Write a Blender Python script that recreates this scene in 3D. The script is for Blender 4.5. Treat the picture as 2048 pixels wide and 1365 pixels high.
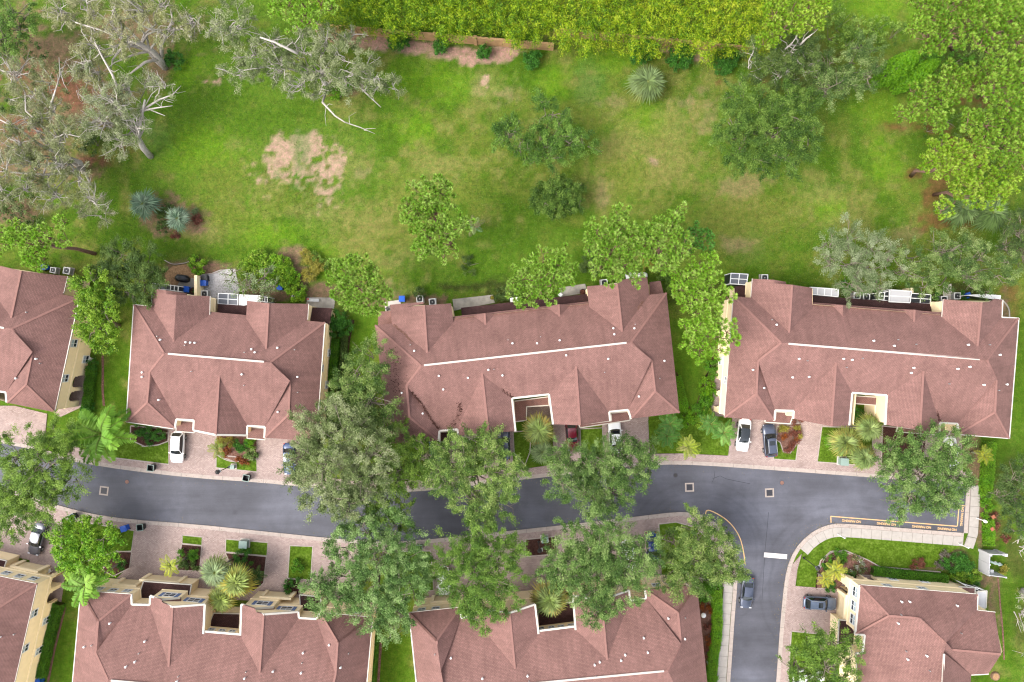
import bpy, bmesh, math, random
import numpy as np
from mathutils import Vector

random.seed(7)
RNG = np.random.default_rng(7)
for o in list(bpy.data.objects):
    bpy.data.objects.remove(o)
SC = bpy.context.scene
COL = SC.collection

# ------------------------------------------------------------------ camera, sky, sun, exposure
H = 100.0                      # drone height in metres
FPX = 2048 * 24 / 36           # focal length in photograph pixels
cam_d = bpy.data.cameras.new('camera'); cam_d.lens = 24; cam_d.sensor_width = 36
cam_d.clip_start = 0.5; cam_d.clip_end = 2000
cam = bpy.data.objects.new('camera', cam_d); COL.objects.link(cam)
cam.location = (0, 0, H); SC.camera = cam

SUN_AZ = (-0.93, -0.36)        # towards the sun, seen from above
SUN_EL = math.radians(52)
world = bpy.data.worlds.new('World'); SC.world = world; world.use_nodes = True
wn = world.node_tree.nodes; wl = world.node_tree.links
bg = wn['Background']
sky = wn.new('ShaderNodeTexSky'); sky.sky_type = 'NISHITA'; sky.sun_disc = False
sky.sun_elevation = SUN_EL
sky.sun_rotation = math.atan2(SUN_AZ[0], SUN_AZ[1])
sky.air_density = 1.0; sky.dust_density = 3.0; sky.ozone_density = 1.0
hz = wn.new('ShaderNodeHueSaturation'); hz.inputs['Saturation'].default_value = 0.3     # thin bright cloud: a paler sky
wl.new(sky.outputs[0], hz.inputs['Color']); wl.new(hz.outputs[0], bg.inputs[0]); bg.inputs[1].default_value = 0.15
sd = bpy.data.lights.new('sun', 'SUN'); sd.energy = 0.9; sd.angle = math.radians(30); sd.color = (1.0, 0.95, 0.87)
sun = bpy.data.objects.new('sun', sd); COL.objects.link(sun)
n_ = math.hypot(*SUN_AZ)
to_sun = Vector((SUN_AZ[0] / n_ * math.cos(SUN_EL), SUN_AZ[1] / n_ * math.cos(SUN_EL), math.sin(SUN_EL)))
sun.rotation_euler = (-to_sun).to_track_quat('-Z', 'Y').to_euler()
sun.location = to_sun * 150
SC.view_settings.view_transform = 'Standard'; SC.view_settings.look = 'None'
SC.view_settings.gamma = 1.0; SC.view_settings.exposure = 1.88
SC.view_settings.use_curve_mapping = False
SC.render.engine = 'CYCLES'
SC.cycles.use_denoising = True; SC.cycles.denoiser = 'OPENIMAGEDENOISE'; SC.cycles.denoising_input_passes = 'RGB_ALBEDO_NORMAL'; SC.cycles.denoising_prefilter = 'ACCURATE'; SC.cycles.filter_width = 1.2
SC.cycles.max_bounces = 6; SC.cycles.diffuse_bounces = 4; SC.cycles.transparent_max_bounces = 8

# ------------------------------------------------------------------ helpers
def P(px, py, z=0.0):
    """survey point: where the sight line of a photo pixel meets height z"""
    s = (H - z) / FPX
    return Vector(((px - 1024) * s, (682.5 - py) * s, z))
def pix(v):
    s = (H - v[2]) / FPX
    return (v[0] / s + 1024, 682.5 - v[1] / s)
def lin(c):
    c /= 255.0
    return c / 12.92 if c <= 0.04045 else ((c + 0.055) / 1.055) ** 2.4
ALB = 0.5
def C(r, g, b, k=1.0):
    return (lin(r) * ALB * k, lin(g) * ALB * k, lin(b) * ALB * k, 1.0)

def tag(o, label, cat, group=None):
    o['label'] = label; o['category'] = cat
    if group: o['group'] = group
    return o
def structure(o):
    o['kind'] = 'structure'; return o
def stuff(o):
    o['kind'] = 'stuff'; return o
def empty(name, loc, label=None, cat=None, group=None, rz=0.0):
    o = bpy.data.objects.new(name, None); COL.objects.link(o)
    o.location = loc; o.rotation_euler = (0, 0, rz); o.empty_display_size = 0.3
    if label: tag(o, label, cat, group)
    return o
def origin_of(parent):
    v = Vector((0, 0, 0))
    while parent is not None:
        v += parent.location; parent = parent.parent
    return v
def link(name, me, mat, parent=None, local=False):
    """world-space mesh becomes a child of parent (unless local coordinates are given)"""
    o = bpy.data.objects.new(name, me); COL.objects.link(o)
    if mat is not None and len(me.materials) == 0: me.materials.append(mat)
    if parent is not None:
        if not local:
            v = origin_of(parent)
            me.transform(__import__('mathutils').Matrix.Translation(-v))
        o.parent = parent
    return o
def mesh(name, verts, faces, mat, parent=None, local=False, smooth=False):
    me = bpy.data.meshes.new(name)
    me.from_pydata([tuple(v) for v in verts], [], faces)
    if smooth: me.polygons.foreach_set('use_smooth', [True] * len(me.polygons))
    me.update()
    return link(name, me, mat, parent, local)
class MB:
    """collects simple solids and builds them as ONE mesh"""
    def __init__(s): s.v = []; s.f = []
    def add(s, v, f):
        n = len(s.v); s.v += [tuple(p) for p in v]; s.f += [tuple(i + n for i in q) for q in f]; return s
    def box(s, c, size, rz=0.0):
        cx, cy, cz = c; a, b, h = size[0] / 2, size[1] / 2, size[2] / 2
        co, si = math.cos(rz), math.sin(rz)
        v = [(cx + x * co - y * si, cy + x * si + y * co, cz + z) for z in (-h, h) for x, y in ((-a, -b), (a, -b), (a, b), (-a, b))]
        return s.add(v, [(3, 2, 1, 0), (4, 5, 6, 7), (0, 1, 5, 4), (1, 2, 6, 5), (2, 3, 7, 6), (3, 0, 4, 7)])
    def prism(s, poly, z0, z1):
        if area2(poly) < 0: poly = poly[::-1]
        n = len(poly)
        v = [(p[0], p[1], z0) for p in poly] + [(p[0], p[1], z1) for p in poly]
        f = [tuple(range(n))[::-1], tuple(range(n, 2 * n))] + [(i, (i + 1) % n, n + (i + 1) % n, n + i) for i in range(n)]
        return s.add(v, f)
    def tube(s, pts, rads, n=6, cap=True):
        pts = [Vector(p) for p in pts]; v = []; f = []
        for i, p in enumerate(pts):
            d = (pts[min(i + 1, len(pts) - 1)] - pts[max(i - 1, 0)])
            d = d.normalized() if d.length > 1e-6 else Vector((0, 0, 1))
            a = d.cross(Vector((0.31, 0.93, 0.17))).normalized(); b = d.cross(a)
            for k in range(n):
                t = 2 * math.pi * k / n
                v.append(p + (a * math.cos(t) + b * math.sin(t)) * rads[i])
        for i in range(len(pts) - 1):
            for k in range(n):
                f.append((i * n + k, i * n + (k + 1) % n, (i + 1) * n + (k + 1) % n, (i + 1) * n + k))
        if cap:
            f.append(tuple(range(n))[::-1]); f.append(tuple((len(pts) - 1) * n + k for k in range(n)))
        return s.add(v, f)
    def cyl(s, c, r, h, n=12, r2=None):
        return s.tube([c, (c[0], c[1], c[2] + h)], [r, r if r2 is None else r2], n)
    def bar(s, a, b, w, h):
        a = Vector(a); b = Vector(b); d = b - a
        t = Vector((-d.y, d.x, 0)); t = t.normalized() * (w / 2) if t.length > 1e-6 else Vector((w / 2, 0, 0))
        u = Vector((0, 0, 1)) if (abs(d.x) + abs(d.y)) > 1e-6 else Vector((0, 1, 0))
        u = u * (h / 2)
        v = [a - t - u, a + t - u, a + t + u, a - t + u, b - t - u, b + t - u, b + t + u, b - t + u]
        return s.add(v, [(0, 3, 2, 1), (4, 5, 6, 7), (0, 1, 5, 4), (1, 2, 6, 5), (2, 3, 7, 6), (3, 0, 4, 7)])
    def build(s, name, mat, parent=None, local=False, smooth=False):
        return mesh(name, s.v, s.f, mat, parent, local, smooth)
def area2(poly):
    return sum(poly[i][0] * poly[(i + 1) % len(poly)][1] - poly[(i + 1) % len(poly)][0] * poly[i][1] for i in range(len(poly)))
def inset(poly, d):
    """poly: list of (x,y) counter-clockwise; moved inwards by d"""
    n = len(poly); out = []
    for i in range(n):
        a, b, c = Vector(poly[i - 1][:2]), Vector(poly[i][:2]), Vector(poly[(i + 1) % n][:2])
        e1 = (b - a).normalized(); e2 = (c - b).normalized()
        n1 = Vector((-e1.y, e1.x)); n2 = Vector((-e2.y, e2.x))
        k = 1 + n1.dot(n2)
        m = (n1 + n2) / max(k, 0.25)
        out.append(b + m * d)
    return out
def inpoly(x, y, poly):
    r = False; j = len(poly) - 1
    for i in range(len(poly)):
        xi, yi = poly[i][0], poly[i][1]; xj, yj = poly[j][0], poly[j][1]
        if (yi > y) != (yj > y) and x < (xj - xi) * (y - yi) / (yj - yi) + xi: r = not r
        j = i
    return r
def vgrid(shape, cell, seed):
    """smooth value noise on an array of coordinates (x, y)"""
    r = np.random.default_rng(seed); g = r.random((256, 256))
    def f(x, y):
        u = x / cell + 1000.3; v = y / cell + 1000.7
        i = np.floor(u).astype(int); j = np.floor(v).astype(int); a = u - i; b = v - j
        a = a * a * (3 - 2 * a); b = b * b * (3 - 2 * b)
        G = lambda p, q: g[p % 256, q % 256]
        return (G(i, j) * (1 - a) + G(i + 1, j) * a) * (1 - b) + (G(i, j + 1) * (1 - a) + G(i + 1, j + 1) * a) * b
    return f

# ------------------------------------------------------------------ materials
def new_mat(name):
    m = bpy.data.materials.new(name); m.use_nodes = True
    nt = m.node_tree; b = nt.nodes['Principled BSDF']
    return m, nt, b
def setspec(b, v):
    if 'Specular IOR Level' in b.inputs: b.inputs['Specular IOR Level'].default_value = v
def noise_node(nt, scale, detail=4, rough=0.6, coord=None):
    n = nt.nodes.new('ShaderNodeTexNoise'); n.inputs['Scale'].default_value = scale
    n.inputs['Detail'].default_value = detail; n.inputs['Roughness'].default_value = rough
    if coord is None:
        g = nt.nodes.new('ShaderNodeNewGeometry'); coord = g.outputs['Position']
    nt.links.new(coord, n.inputs['Vector']); return n
def ramp(nt, fac, stops):
    r = nt.nodes.new('ShaderNodeValToRGB'); e = r.color_ramp.elements
    while len(e) < len(stops): e.new(0.5)
    for k, (p, c) in enumerate(stops): e[k].position = p; e[k].color = c
    nt.links.new(fac, r.inputs[0]); return r
def mix(nt, mode, fac, a, b):
    m = nt.nodes.new('ShaderNodeMix'); m.data_type = 'RGBA'; m.blend_type = mode
    for sock, val in ((m.inputs[0], fac), (m.inputs[6], a), (m.inputs[7], b)):
        if hasattr(val, 'is_output'): nt.links.new(val, sock)
        else: sock.default_value = val
    return m.outputs[2]
def gray(v): return (v, v, v, 1)
def plain(name, col, rough=0.6, spec=0.3, metal=0.0, var=0.0, scale=3.0, coat=0.0):
    m, nt, b = new_mat(name)
    b.inputs['Roughness'].default_value = rough; setspec(b, spec); b.inputs['Metallic'].default_value = metal
    if coat: b.inputs['Coat Weight'].default_value = coat
    if var > 0:
        n = noise_node(nt, scale, 5)
        r = ramp(nt, n.outputs['Fac'], [(0.25, gray(1 - var)), (0.75, gray(1 + var))])
        nt.links.new(mix(nt, 'MULTIPLY', 1.0, col, r.outputs[0]), b.inputs['Base Color'])
    else:
        b.inputs['Base Color'].default_value = col
    return m
def leaf_mat(name, trans=0.27, rough=0.55):
    m, nt, b = new_mat(name)
    a = nt.nodes.new('ShaderNodeAttribute'); a.attribute_name = 'col'
    nt.links.new(a.outputs['Color'], b.inputs['Base Color'])
    b.inputs['Roughness'].default_value = rough; setspec(b, 0.25)
    t = nt.nodes.new('ShaderNodeBsdfTranslucent'); nt.links.new(a.outputs['Color'], t.inputs['Color'])
    mx = nt.nodes.new('ShaderNodeMixShader'); mx.inputs[0].default_value = trans
    nt.links.new(b.outputs[0], mx.inputs[1]); nt.links.new(t.outputs[0], mx.inputs[2])
    nt.links.new(mx.outputs[0], nt.nodes['Material Output'].inputs['Surface'])
    return m
M = {}
M['leaf'] = leaf_mat('leaf')
M['bark'] = plain('bark', C(150, 138, 122), 0.9, 0.1, var=0.35, scale=4)
M['dead_bark'] = plain('weathered_bark', C(214, 204, 194), 0.9, 0.1, var=0.3, scale=3)
M['pine_bark'] = plain('pine_bark', C(160, 125, 110), 0.9, 0.1, var=0.35, scale=5)
M['palm_bark'] = plain('palm_bark', C(165, 155, 140), 0.9, 0.1, var=0.35, scale=8)
M['stucco'] = plain('stucco', C(244, 222, 182, 1.78), 0.9, 0.1, var=0.06, scale=1.5)
M['trim'] = plain('white_trim', C(244, 236, 222, .95), 0.6, 0.3, var=0.1, scale=2)
M['vent_trim'] = plain('ridge_vent_strip', C(236, 222, 210, .95), 0.7, 0.2, var=0.14, scale=1.3)
M['cream_trim'] = plain('cream_trim', C(250, 230, 192, 1.75), 0.8, 0.2, var=0.05, scale=2)
M['garage'] = plain('garage_door_paint', C(234, 212, 172, 1.6), 0.7, 0.2, var=0.05, scale=2)
M['white'] = plain('white_paint', C(255, 253, 250, 1.35), 0.5, 0.3)
M['pane'] = plain('window_glass', C(70, 82, 98, 0.8), 0.08, 0.6)
M['blind'] = plain('window_blind', C(205, 222, 232), 0.25, 0.5)
M['shutter'] = plain('blue_shutter', C(125, 150, 200), 0.6, 0.3)
M['black'] = plain('black_plastic', C(42, 44, 48), 0.45, 0.4)
M['bin_green'] = plain('dark_bin_plastic', C(48, 54, 54), 0.5, 0.4)
M['blue'] = plain('blue_plastic', C(25, 105, 225), 0.4, 0.4)
M['steel'] = plain('galvanised_steel', C(190, 190, 188), 0.45, 0.5, metal=0.3, var=0.1)
M['dark_steel'] = plain('dark_steel', C(60, 58, 56), 0.5, 0.5, metal=0.3)
M['screen'] = plain('insect_screen', C(120, 122, 130), 0.5, 0.3)
M['screen_dark'] = plain('dark_screen', C(48, 52, 54), 0.4, 0.3)
M['poly_roof'] = plain('white_roof_panel', C(228, 226, 228, .95), 0.4, 0.4, var=0.04)
M['rubber'] = plain('rubber', C(38, 38, 40), 0.8, 0.2)
M['carglass'] = plain('car_glass', C(48, 56, 62, 0.7), 0.05, 0.7)
M['lamp_red'] = plain('red_lens', C(170, 20, 25), 0.2, 0.5)
M['lamp_clear'] = plain('clear_lens', C(225, 225, 230), 0.1, 0.6)
M['joint'] = plain('joint_filler', C(160, 150, 142), 0.95, 0.1)
M['concrete'] = plain('concrete', C(228, 216, 206), 0.9, 0.1, var=0.12, scale=1.2)
M['sidewalk'] = plain('sidewalk_concrete', C(234, 224, 214, .72), 0.9, 0.1, var=0.1, scale=1.7)
M['kerb'] = plain('kerb_concrete', C(228, 211, 200, .78), 0.9, 0.1, var=0.16, scale=2.0)
M['old_concrete'] = plain('weathered_concrete', C(186, 178, 166), 0.95, 0.1, var=0.35, scale=0.9)
M['yellow'] = plain('yellow_road_paint', C(250, 205, 150), 0.8, 0.1, var=0.2, scale=2.5)
M['stop'] = plain('white_road_paint', C(248, 240, 235, 1.1), 0.8, 0.1, var=0.08, scale=3)
M['brick_low'] = plain('wood_post', C(150, 120, 95), 0.8, 0.2, var=0.2)
M['tan_wall'] = plain('tan_wall_paint', C(226, 182, 132, .85), 0.9, 0.1, var=0.2, scale=0.8)
M['green_box'] = plain('green_cabinet_paint', C(165, 188, 178), 0.5, 0.3)
M['rust'] = plain('rusty_iron', C(150, 112, 98), 0.8, 0.3, var=0.25, scale=5)
M['terracotta'] = plain('terracotta', C(190, 120, 90), 0.8, 0.2)

def shingle_mat(name, c1, c2, c3, stain=0.25):
    m, nt, b = new_mat(name)
    uv = nt.nodes.new('ShaderNodeUVMap'); uv.uv_map = 'UVMap'
    br = nt.nodes.new('ShaderNodeTexBrick'); nt.links.new(uv.outputs[0], br.inputs['Vector'])
    br.inputs['Scale'].default_value = 1.0
    br.inputs['Brick Width'].default_value = 0.34; br.inputs['Row Height'].default_value = 0.16
    br.inputs['Mortar Size'].default_value = 0.026; br.inputs['Mortar Smooth'].default_value = 0.4; br.inputs['Bias'].default_value = 0.0
    br.inputs['Color1'].default_value = c1; br.inputs['Color2'].default_value = c2; br.inputs['Mortar'].default_value = c3
    n1 = noise_node(nt, 0.35, 5, 0.65)
    r1 = ramp(nt, n1.outputs['Fac'], [(0.3, gray(1 - stain)), (0.62, gray(1.06))])
    c = mix(nt, 'MULTIPLY', 1.0, br.outputs['Color'], r1.outputs[0])
    n2 = noise_node(nt, 5.0, 3, 0.7)
    r2 = ramp(nt, n2.outputs['Fac'], [(0.3, gray(0.86)), (0.7, gray(1.14))])
    c = mix(nt, 'MULTIPLY', 1.0, c, r2.outputs[0])
    mp = nt.nodes.new('ShaderNodeMapping'); mp.inputs['Scale'].default_value = (1.6, 0.16, 1); nt.links.new(uv.outputs[0], mp.inputs[0])
    n4 = noise_node(nt, 1.0, 5, 0.7, mp.outputs[0])
    r4 = ramp(nt, n4.outputs['Fac'], [(0.3, gray(0.84)), (0.55, gray(1.0)), (0.75, gray(1.1))])
    c = mix(nt, 'MULTIPLY', 1.0, c, r4.outputs[0])
    nt.links.new(c, b.inputs['Base Color'])
    b.inputs['Roughness'].default_value = 0.92; setspec(b, 0.15)
    bp = nt.nodes.new('ShaderNodeBump'); bp.inputs['Strength'].default_value = 0.35; bp.inputs['Distance'].default_value = 0.02
    nt.links.new(br.outputs['Fac'], bp.inputs['Height']); bp.invert = True
    nt.links.new(bp.outputs[0], b.inputs['Normal'])
    return m
M['shingle'] = shingle_mat('roof_shingles', C(168, 127, 118), C(158, 118, 110), C(134, 100, 94), 0.2)
M['shingle_wet'] = shingle_mat('damp_roof_shingles', C(106, 74, 72), C(90, 62, 60), C(60, 42, 41), 0.3)
M['cap'] = plain('ridge_shingles', C(166, 124, 115), 0.9, 0.1, var=0.15, scale=4)

def asphalt_mat():
    m, nt, b = new_mat('asphalt')
    n1 = noise_node(nt, 0.075, 6, 0.62)
    r1 = ramp(nt, n1.outputs['Fac'], [(0.34, C(85, 85, 93)), (0.5, C(99, 99, 108)), (0.68, C(123, 124, 136))])
    # streaks of wear along and across the carriageway
    g = nt.nodes.new('ShaderNodeNewGeometry'); mp = nt.nodes.new('ShaderNodeMapping')
    mp.inputs['Scale'].default_value = (0.05, 0.55, 1); mp.inputs['Rotation'].default_value = (0, 0, 0.08)
    nt.links.new(g.outputs['Position'], mp.inputs[0])
    n2 = noise_node(nt, 1.0, 6, 0.65, mp.outputs[0])
    r2 = ramp(nt, n2.outputs['Fac'], [(0.32, gray(0.84)), (0.7, gray(1.18))])
    c = mix(nt, 'MULTIPLY', 1.0, r1.outputs[0], r2.outputs[0])
    n3 = noise_node(nt, 7.0, 3, 0.8)
    r3 = ramp(nt, n3.outputs['Fac'], [(0.3, gray(0.9)), (0.7, gray(1.1))])
    c = mix(nt, 'MULTIPLY', 1.0, c, r3.outputs[0])
    sep = nt.nodes.new('ShaderNodeVectorMath'); sep.operation = 'MULTIPLY'; sep.inputs[1].default_value = (1, 1, 0)
    nt.links.new(g.outputs['Position'], sep.inputs[0])
    wob = noise_node(nt, 0.5, 4, 0.6)
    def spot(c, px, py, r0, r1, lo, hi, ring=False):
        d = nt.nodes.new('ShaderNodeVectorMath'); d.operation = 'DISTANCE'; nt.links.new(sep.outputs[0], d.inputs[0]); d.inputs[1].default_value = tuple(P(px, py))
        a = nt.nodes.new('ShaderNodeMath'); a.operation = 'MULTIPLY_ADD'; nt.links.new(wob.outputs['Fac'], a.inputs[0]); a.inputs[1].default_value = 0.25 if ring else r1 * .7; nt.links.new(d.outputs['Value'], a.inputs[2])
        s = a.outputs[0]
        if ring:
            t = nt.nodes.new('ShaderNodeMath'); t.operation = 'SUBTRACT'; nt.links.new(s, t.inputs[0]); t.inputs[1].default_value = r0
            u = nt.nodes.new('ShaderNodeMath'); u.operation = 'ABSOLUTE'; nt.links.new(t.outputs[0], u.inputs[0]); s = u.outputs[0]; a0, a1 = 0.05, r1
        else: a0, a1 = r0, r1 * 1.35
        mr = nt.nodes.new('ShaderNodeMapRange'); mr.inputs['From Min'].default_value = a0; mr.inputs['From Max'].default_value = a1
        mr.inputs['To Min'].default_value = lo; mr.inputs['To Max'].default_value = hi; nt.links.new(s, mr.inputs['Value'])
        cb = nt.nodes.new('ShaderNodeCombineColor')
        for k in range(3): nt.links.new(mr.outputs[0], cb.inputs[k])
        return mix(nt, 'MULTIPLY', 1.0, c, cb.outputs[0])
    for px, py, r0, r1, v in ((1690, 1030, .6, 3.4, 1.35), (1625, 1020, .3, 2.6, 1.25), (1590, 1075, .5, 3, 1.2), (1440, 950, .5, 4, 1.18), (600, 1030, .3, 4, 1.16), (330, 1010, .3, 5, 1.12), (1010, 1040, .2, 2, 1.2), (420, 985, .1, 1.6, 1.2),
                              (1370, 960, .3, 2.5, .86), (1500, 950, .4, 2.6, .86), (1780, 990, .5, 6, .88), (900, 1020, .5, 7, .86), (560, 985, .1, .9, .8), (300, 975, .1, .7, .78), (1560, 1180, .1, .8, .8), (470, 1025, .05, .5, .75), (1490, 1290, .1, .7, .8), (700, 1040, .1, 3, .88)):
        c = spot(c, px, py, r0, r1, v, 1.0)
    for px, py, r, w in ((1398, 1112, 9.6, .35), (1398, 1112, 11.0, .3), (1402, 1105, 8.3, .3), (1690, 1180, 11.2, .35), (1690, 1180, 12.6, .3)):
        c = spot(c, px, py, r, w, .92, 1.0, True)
    nt.links.new(c, b.inputs['Base Color']); b.inputs['Roughness'].default_value = 0.75; setspec(b, 0.3)
    return m
M['asphalt'] = asphalt_mat()
M['asphalt_crack'] = plain('crack_sealer', C(58, 58, 66), 0.7, 0.3)
M['asphalt_patch'] = plain('tyre_marks', C(88, 86, 97), 0.75, 0.3, var=0.2, scale=1.0)
M['asphalt_pale'] = plain('worn_pale_asphalt', C(150, 150, 168), 0.75, 0.3, var=0.25, scale=0.7)

def paver_mat():
    m, nt, b = new_mat('concrete_pavers')
    g = nt.nodes.new('ShaderNodeNewGeometry')
    br = nt.nodes.new('ShaderNodeTexBrick'); nt.links.new(g.outputs['Position'], br.inputs['Vector'])
    br.inputs['Scale'].default_value = 1.0
    br.inputs['Brick Width'].default_value = 0.24; br.inputs['Row Height'].default_value = 0.16; br.inputs['Mortar Size'].default_value = 0.012
    br.inputs['Color1'].default_value = C(218, 195, 186); br.inputs['Color2'].default_value = C(194, 169, 161); br.inputs['Mortar'].default_value = C(150, 126, 122)
    n1 = noise_node(nt, 0.22, 6, 0.7)
    r1 = ramp(nt, n1.outputs['Fac'], [(0.28, gray(0.72)), (0.5, gray(0.93)), (0.7, gray(1.08))])
    c = mix(nt, 'MULTIPLY', 1.0, br.outputs['Color'], r1.outputs[0])
    n2 = noise_node(nt, 1.6, 6, 0.75)
    r2 = ramp(nt, n2.outputs['Fac'], [(0.30, C(92, 80, 78)), (0.42, C(255, 255, 255, 2.0))])
    f2 = noise_node(nt, 0.12, 2, 0.5)
    rf = ramp(nt, f2.outputs['Fac'], [(0.42, gray(0.0)), (0.7, gray(0.9))])
    c = mix(nt, 'MULTIPLY', rf.outputs[0], c, r2.outputs[0])
    nt.links.new(c, b.inputs['Base Color']); b.inputs['Roughness'].default_value = 0.9; setspec(b, 0.15)
    return m
M['paver'] = paver_mat()

def ground_mat(name):
    m, nt, b = new_mat(name)
    a = nt.nodes.new('ShaderNodeAttribute'); a.attribute_name = 'col'
    n1 = noise_node(nt, 1.1, 6, 0.7); r1 = ramp(nt, n1.outputs['Fac'], [(0.3, gray(0.7)), (0.7, gray(1.3))])
    n2 = noise_node(nt, 5.5, 6, 0.85); r2 = ramp(nt, n2.outputs['Fac'], [(0.3, gray(0.55)), (0.7, gray(1.45))])
    n3 = noise_node(nt, 2.2, 5, 0.7); r3 = ramp(nt, n3.outputs['Fac'], [(0.35, (0.86, 1.06, 0.85, 1)), (0.65, (1.16, 0.96, 1.15, 1))])
    c = mix(nt, 'MULTIPLY', 1.0, a.outputs['Color'], r1.outputs[0])
    c = mix(nt, 'MULTIPLY', 1.0, c, r2.outputs[0]); c = mix(nt, 'MULTIPLY', 1.0, c, r3.outputs[0]); c = mix(nt, 'MULTIPLY', 1.0, c, gray(0.92))
    nt.links.new(c, b.inputs['Base Color']); b.inputs['Roughness'].default_value = 0.95; setspec(b, 0.05)
    bp = nt.nodes.new('ShaderNodeBump'); bp.inputs['Strength'].default_value = 0.7; bp.inputs['Distance'].default_value = 0.12
    nt.links.new(n2.outputs['Fac'], bp.inputs['Height']); nt.links.new(bp.outputs[0], b.inputs['Normal'])
    return m
M['ground'] = ground_mat('lawn_and_soil')
def patch_mat(name, stops, scale=2.0, bump=0.5):
    m, nt, b = new_mat(name)
    n1 = noise_node(nt, scale, 6, 0.75); r1 = ramp(nt, n1.outputs['Fac'], stops)
    n2 = noise_node(nt, scale * 4, 3, 0.7); r2 = ramp(nt, n2.outputs['Fac'], [(0.3, gray(0.65)), (0.7, gray(1.3))])
    nt.links.new(mix(nt, 'MULTIPLY', 1.0, r1.outputs[0], r2.outputs[0]), b.inputs['Base Color'])
    b.inputs['Roughness'].default_value = 0.95; setspec(b, 0.05)
    bp = nt.nodes.new('ShaderNodeBump'); bp.inputs['Strength'].default_value = bump; bp.inputs['Distance'].default_value = 0.08
    nt.links.new(n2.outputs['Fac'], bp.inputs['Height']); nt.links.new(bp.outputs[0], b.inputs['Normal'])
    return m
M['turf'] = patch_mat('kept_turf', [(0.3, C(78, 106, 26)), (0.5, C(96, 126, 34)), (0.7, C(122, 146, 58))], 0.9)
M['mulch'] = patch_mat('bark_mulch', [(0.3, C(110, 78, 66)), (0.55, C(150, 112, 98)), (0.75, C(188, 150, 136))], 3.0)
M['mulch_dark'] = patch_mat('dark_mulch', [(0.3, C(62, 42, 38)), (0.6, C(98, 68, 60)), (0.8, C(140, 108, 100))], 3.0)
M['shell'] = patch_mat('white_shell_gravel', [(0.3, C(200, 192, 190)), (0.6, C(236, 230, 228))], 4.0)
M['soil_tan'] = patch_mat('tan_gravel', [(0.3, C(160, 120, 86)), (0.6, C(206, 166, 124))], 3.0)
# ------------------------------------------------------------------ ground
def axis(lo, hi, step, far):
    c = np.arange(lo, hi + 1e-6, step)
    return np.concatenate([[lo - far, lo - far / 3, lo - far / 9, lo - 6], c, [hi + 6, hi + far / 9, hi + far / 3, hi + far]])
gx = axis(-82, 82, 0.4, 500.0); gy = axis(-58, 58, 0.4, 500.0)
GX, GY = np.meshgrid(gx, gy)
fx = GX.ravel(); fy = GY.ravel()
PXX = fx * FPX / H + 1024; PYY = 682.5 - fy * FPX / H
nz = [vgrid(None, c, s) for c, s in ((9, 1), (4, 2), (1.7, 3), (0.8, 4), (20, 5))]
n9, n4, n17, n08, n20 = [f(fx, fy) for f in nz]
n05 = vgrid(None, 0.45, 9)(fx, fy)
fbm = 0.45 * n9 + 0.3 * n4 + 0.15 * n17 + 0.1 * n08
def c3(r, g, b, k=1.0): return np.array(C(r, g, b, k)[:3])
LUSH, MID, OLIVE, DRY = c3(88, 124, 30), c3(104, 137, 42), c3(122, 137, 54), c3(166, 154, 98)
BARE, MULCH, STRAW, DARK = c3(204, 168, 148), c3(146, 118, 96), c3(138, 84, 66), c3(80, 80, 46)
PINK, BRIGHT, TEAL = c3(178, 144, 124), c3(118, 160, 36), c3(102, 136, 66)
def sm(a, lo, hi): t = np.clip((a - lo) / (hi - lo), 0, 1); return t * t * (3 - 2 * t)
col = np.empty((len(fx), 3)); col[:] = MID
def lay(c, w): 
    global col
    w = np.clip(w, 0, 1)[:, None]; col = col * (1 - w) + c * w
lay(LUSH, sm(n4 * 0.6 + n9 * 0.4, 0.40, 0.68) * 0.9)
lay(OLIVE, sm(0.5 * n17 + 0.5 * n20, 0.45, 0.7) * 0.8)
lay(DRY, sm(0.35 * n08 + 0.4 * n17 + 0.25 * n9, 0.56, 0.78) * 0.3)
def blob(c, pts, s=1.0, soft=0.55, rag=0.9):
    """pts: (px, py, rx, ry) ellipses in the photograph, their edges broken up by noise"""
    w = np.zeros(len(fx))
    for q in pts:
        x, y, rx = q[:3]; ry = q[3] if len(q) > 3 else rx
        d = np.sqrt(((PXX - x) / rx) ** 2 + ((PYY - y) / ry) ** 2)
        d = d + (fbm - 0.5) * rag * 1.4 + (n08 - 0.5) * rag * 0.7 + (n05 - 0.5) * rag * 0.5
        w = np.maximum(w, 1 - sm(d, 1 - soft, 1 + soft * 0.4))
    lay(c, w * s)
# grass tones of the meadow
blob(BRIGHT, [(375, 135, 45, 60), (880, 170, 130, 60), (1290, 240, 60, 40), (830, 260, 60, 50), (1270, 330, 25, 60), (640, 520, 90, 40), (420, 300, 90, 60), (1460, 560, 60, 40), (1660, 420, 60, 40), (1780, 330, 50, 60), (1220, 120, 70, 30), (540, 470, 80, 40), (1110, 165, 40, 40), (1755, 20, 70, 40), (1760, 220, 50, 40)], 0.75, 0.8)
blob(LUSH, [(430, 190, 80, 50), (520, 250, 90, 40), (1010, 250, 60, 50), (330, 480, 130, 40), (1040, 330, 40, 60), (960, 560, 60, 40), (1600, 570, 60, 50), (450, 500, 60, 30), (1840, 300, 60, 50), (1590, 470, 70, 50), (1000, 470, 70, 60), (240, 470, 100, 30)], 0.75, 0.8)
blob(TEAL, [(300, 270, 40, 40), (590, 355, 14, 20), (600, 290, 30, 30), (1180, 170, 40, 50), (1490, 490, 40, 40), (560, 520, 40, 20)], 0.55, 0.8)
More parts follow.
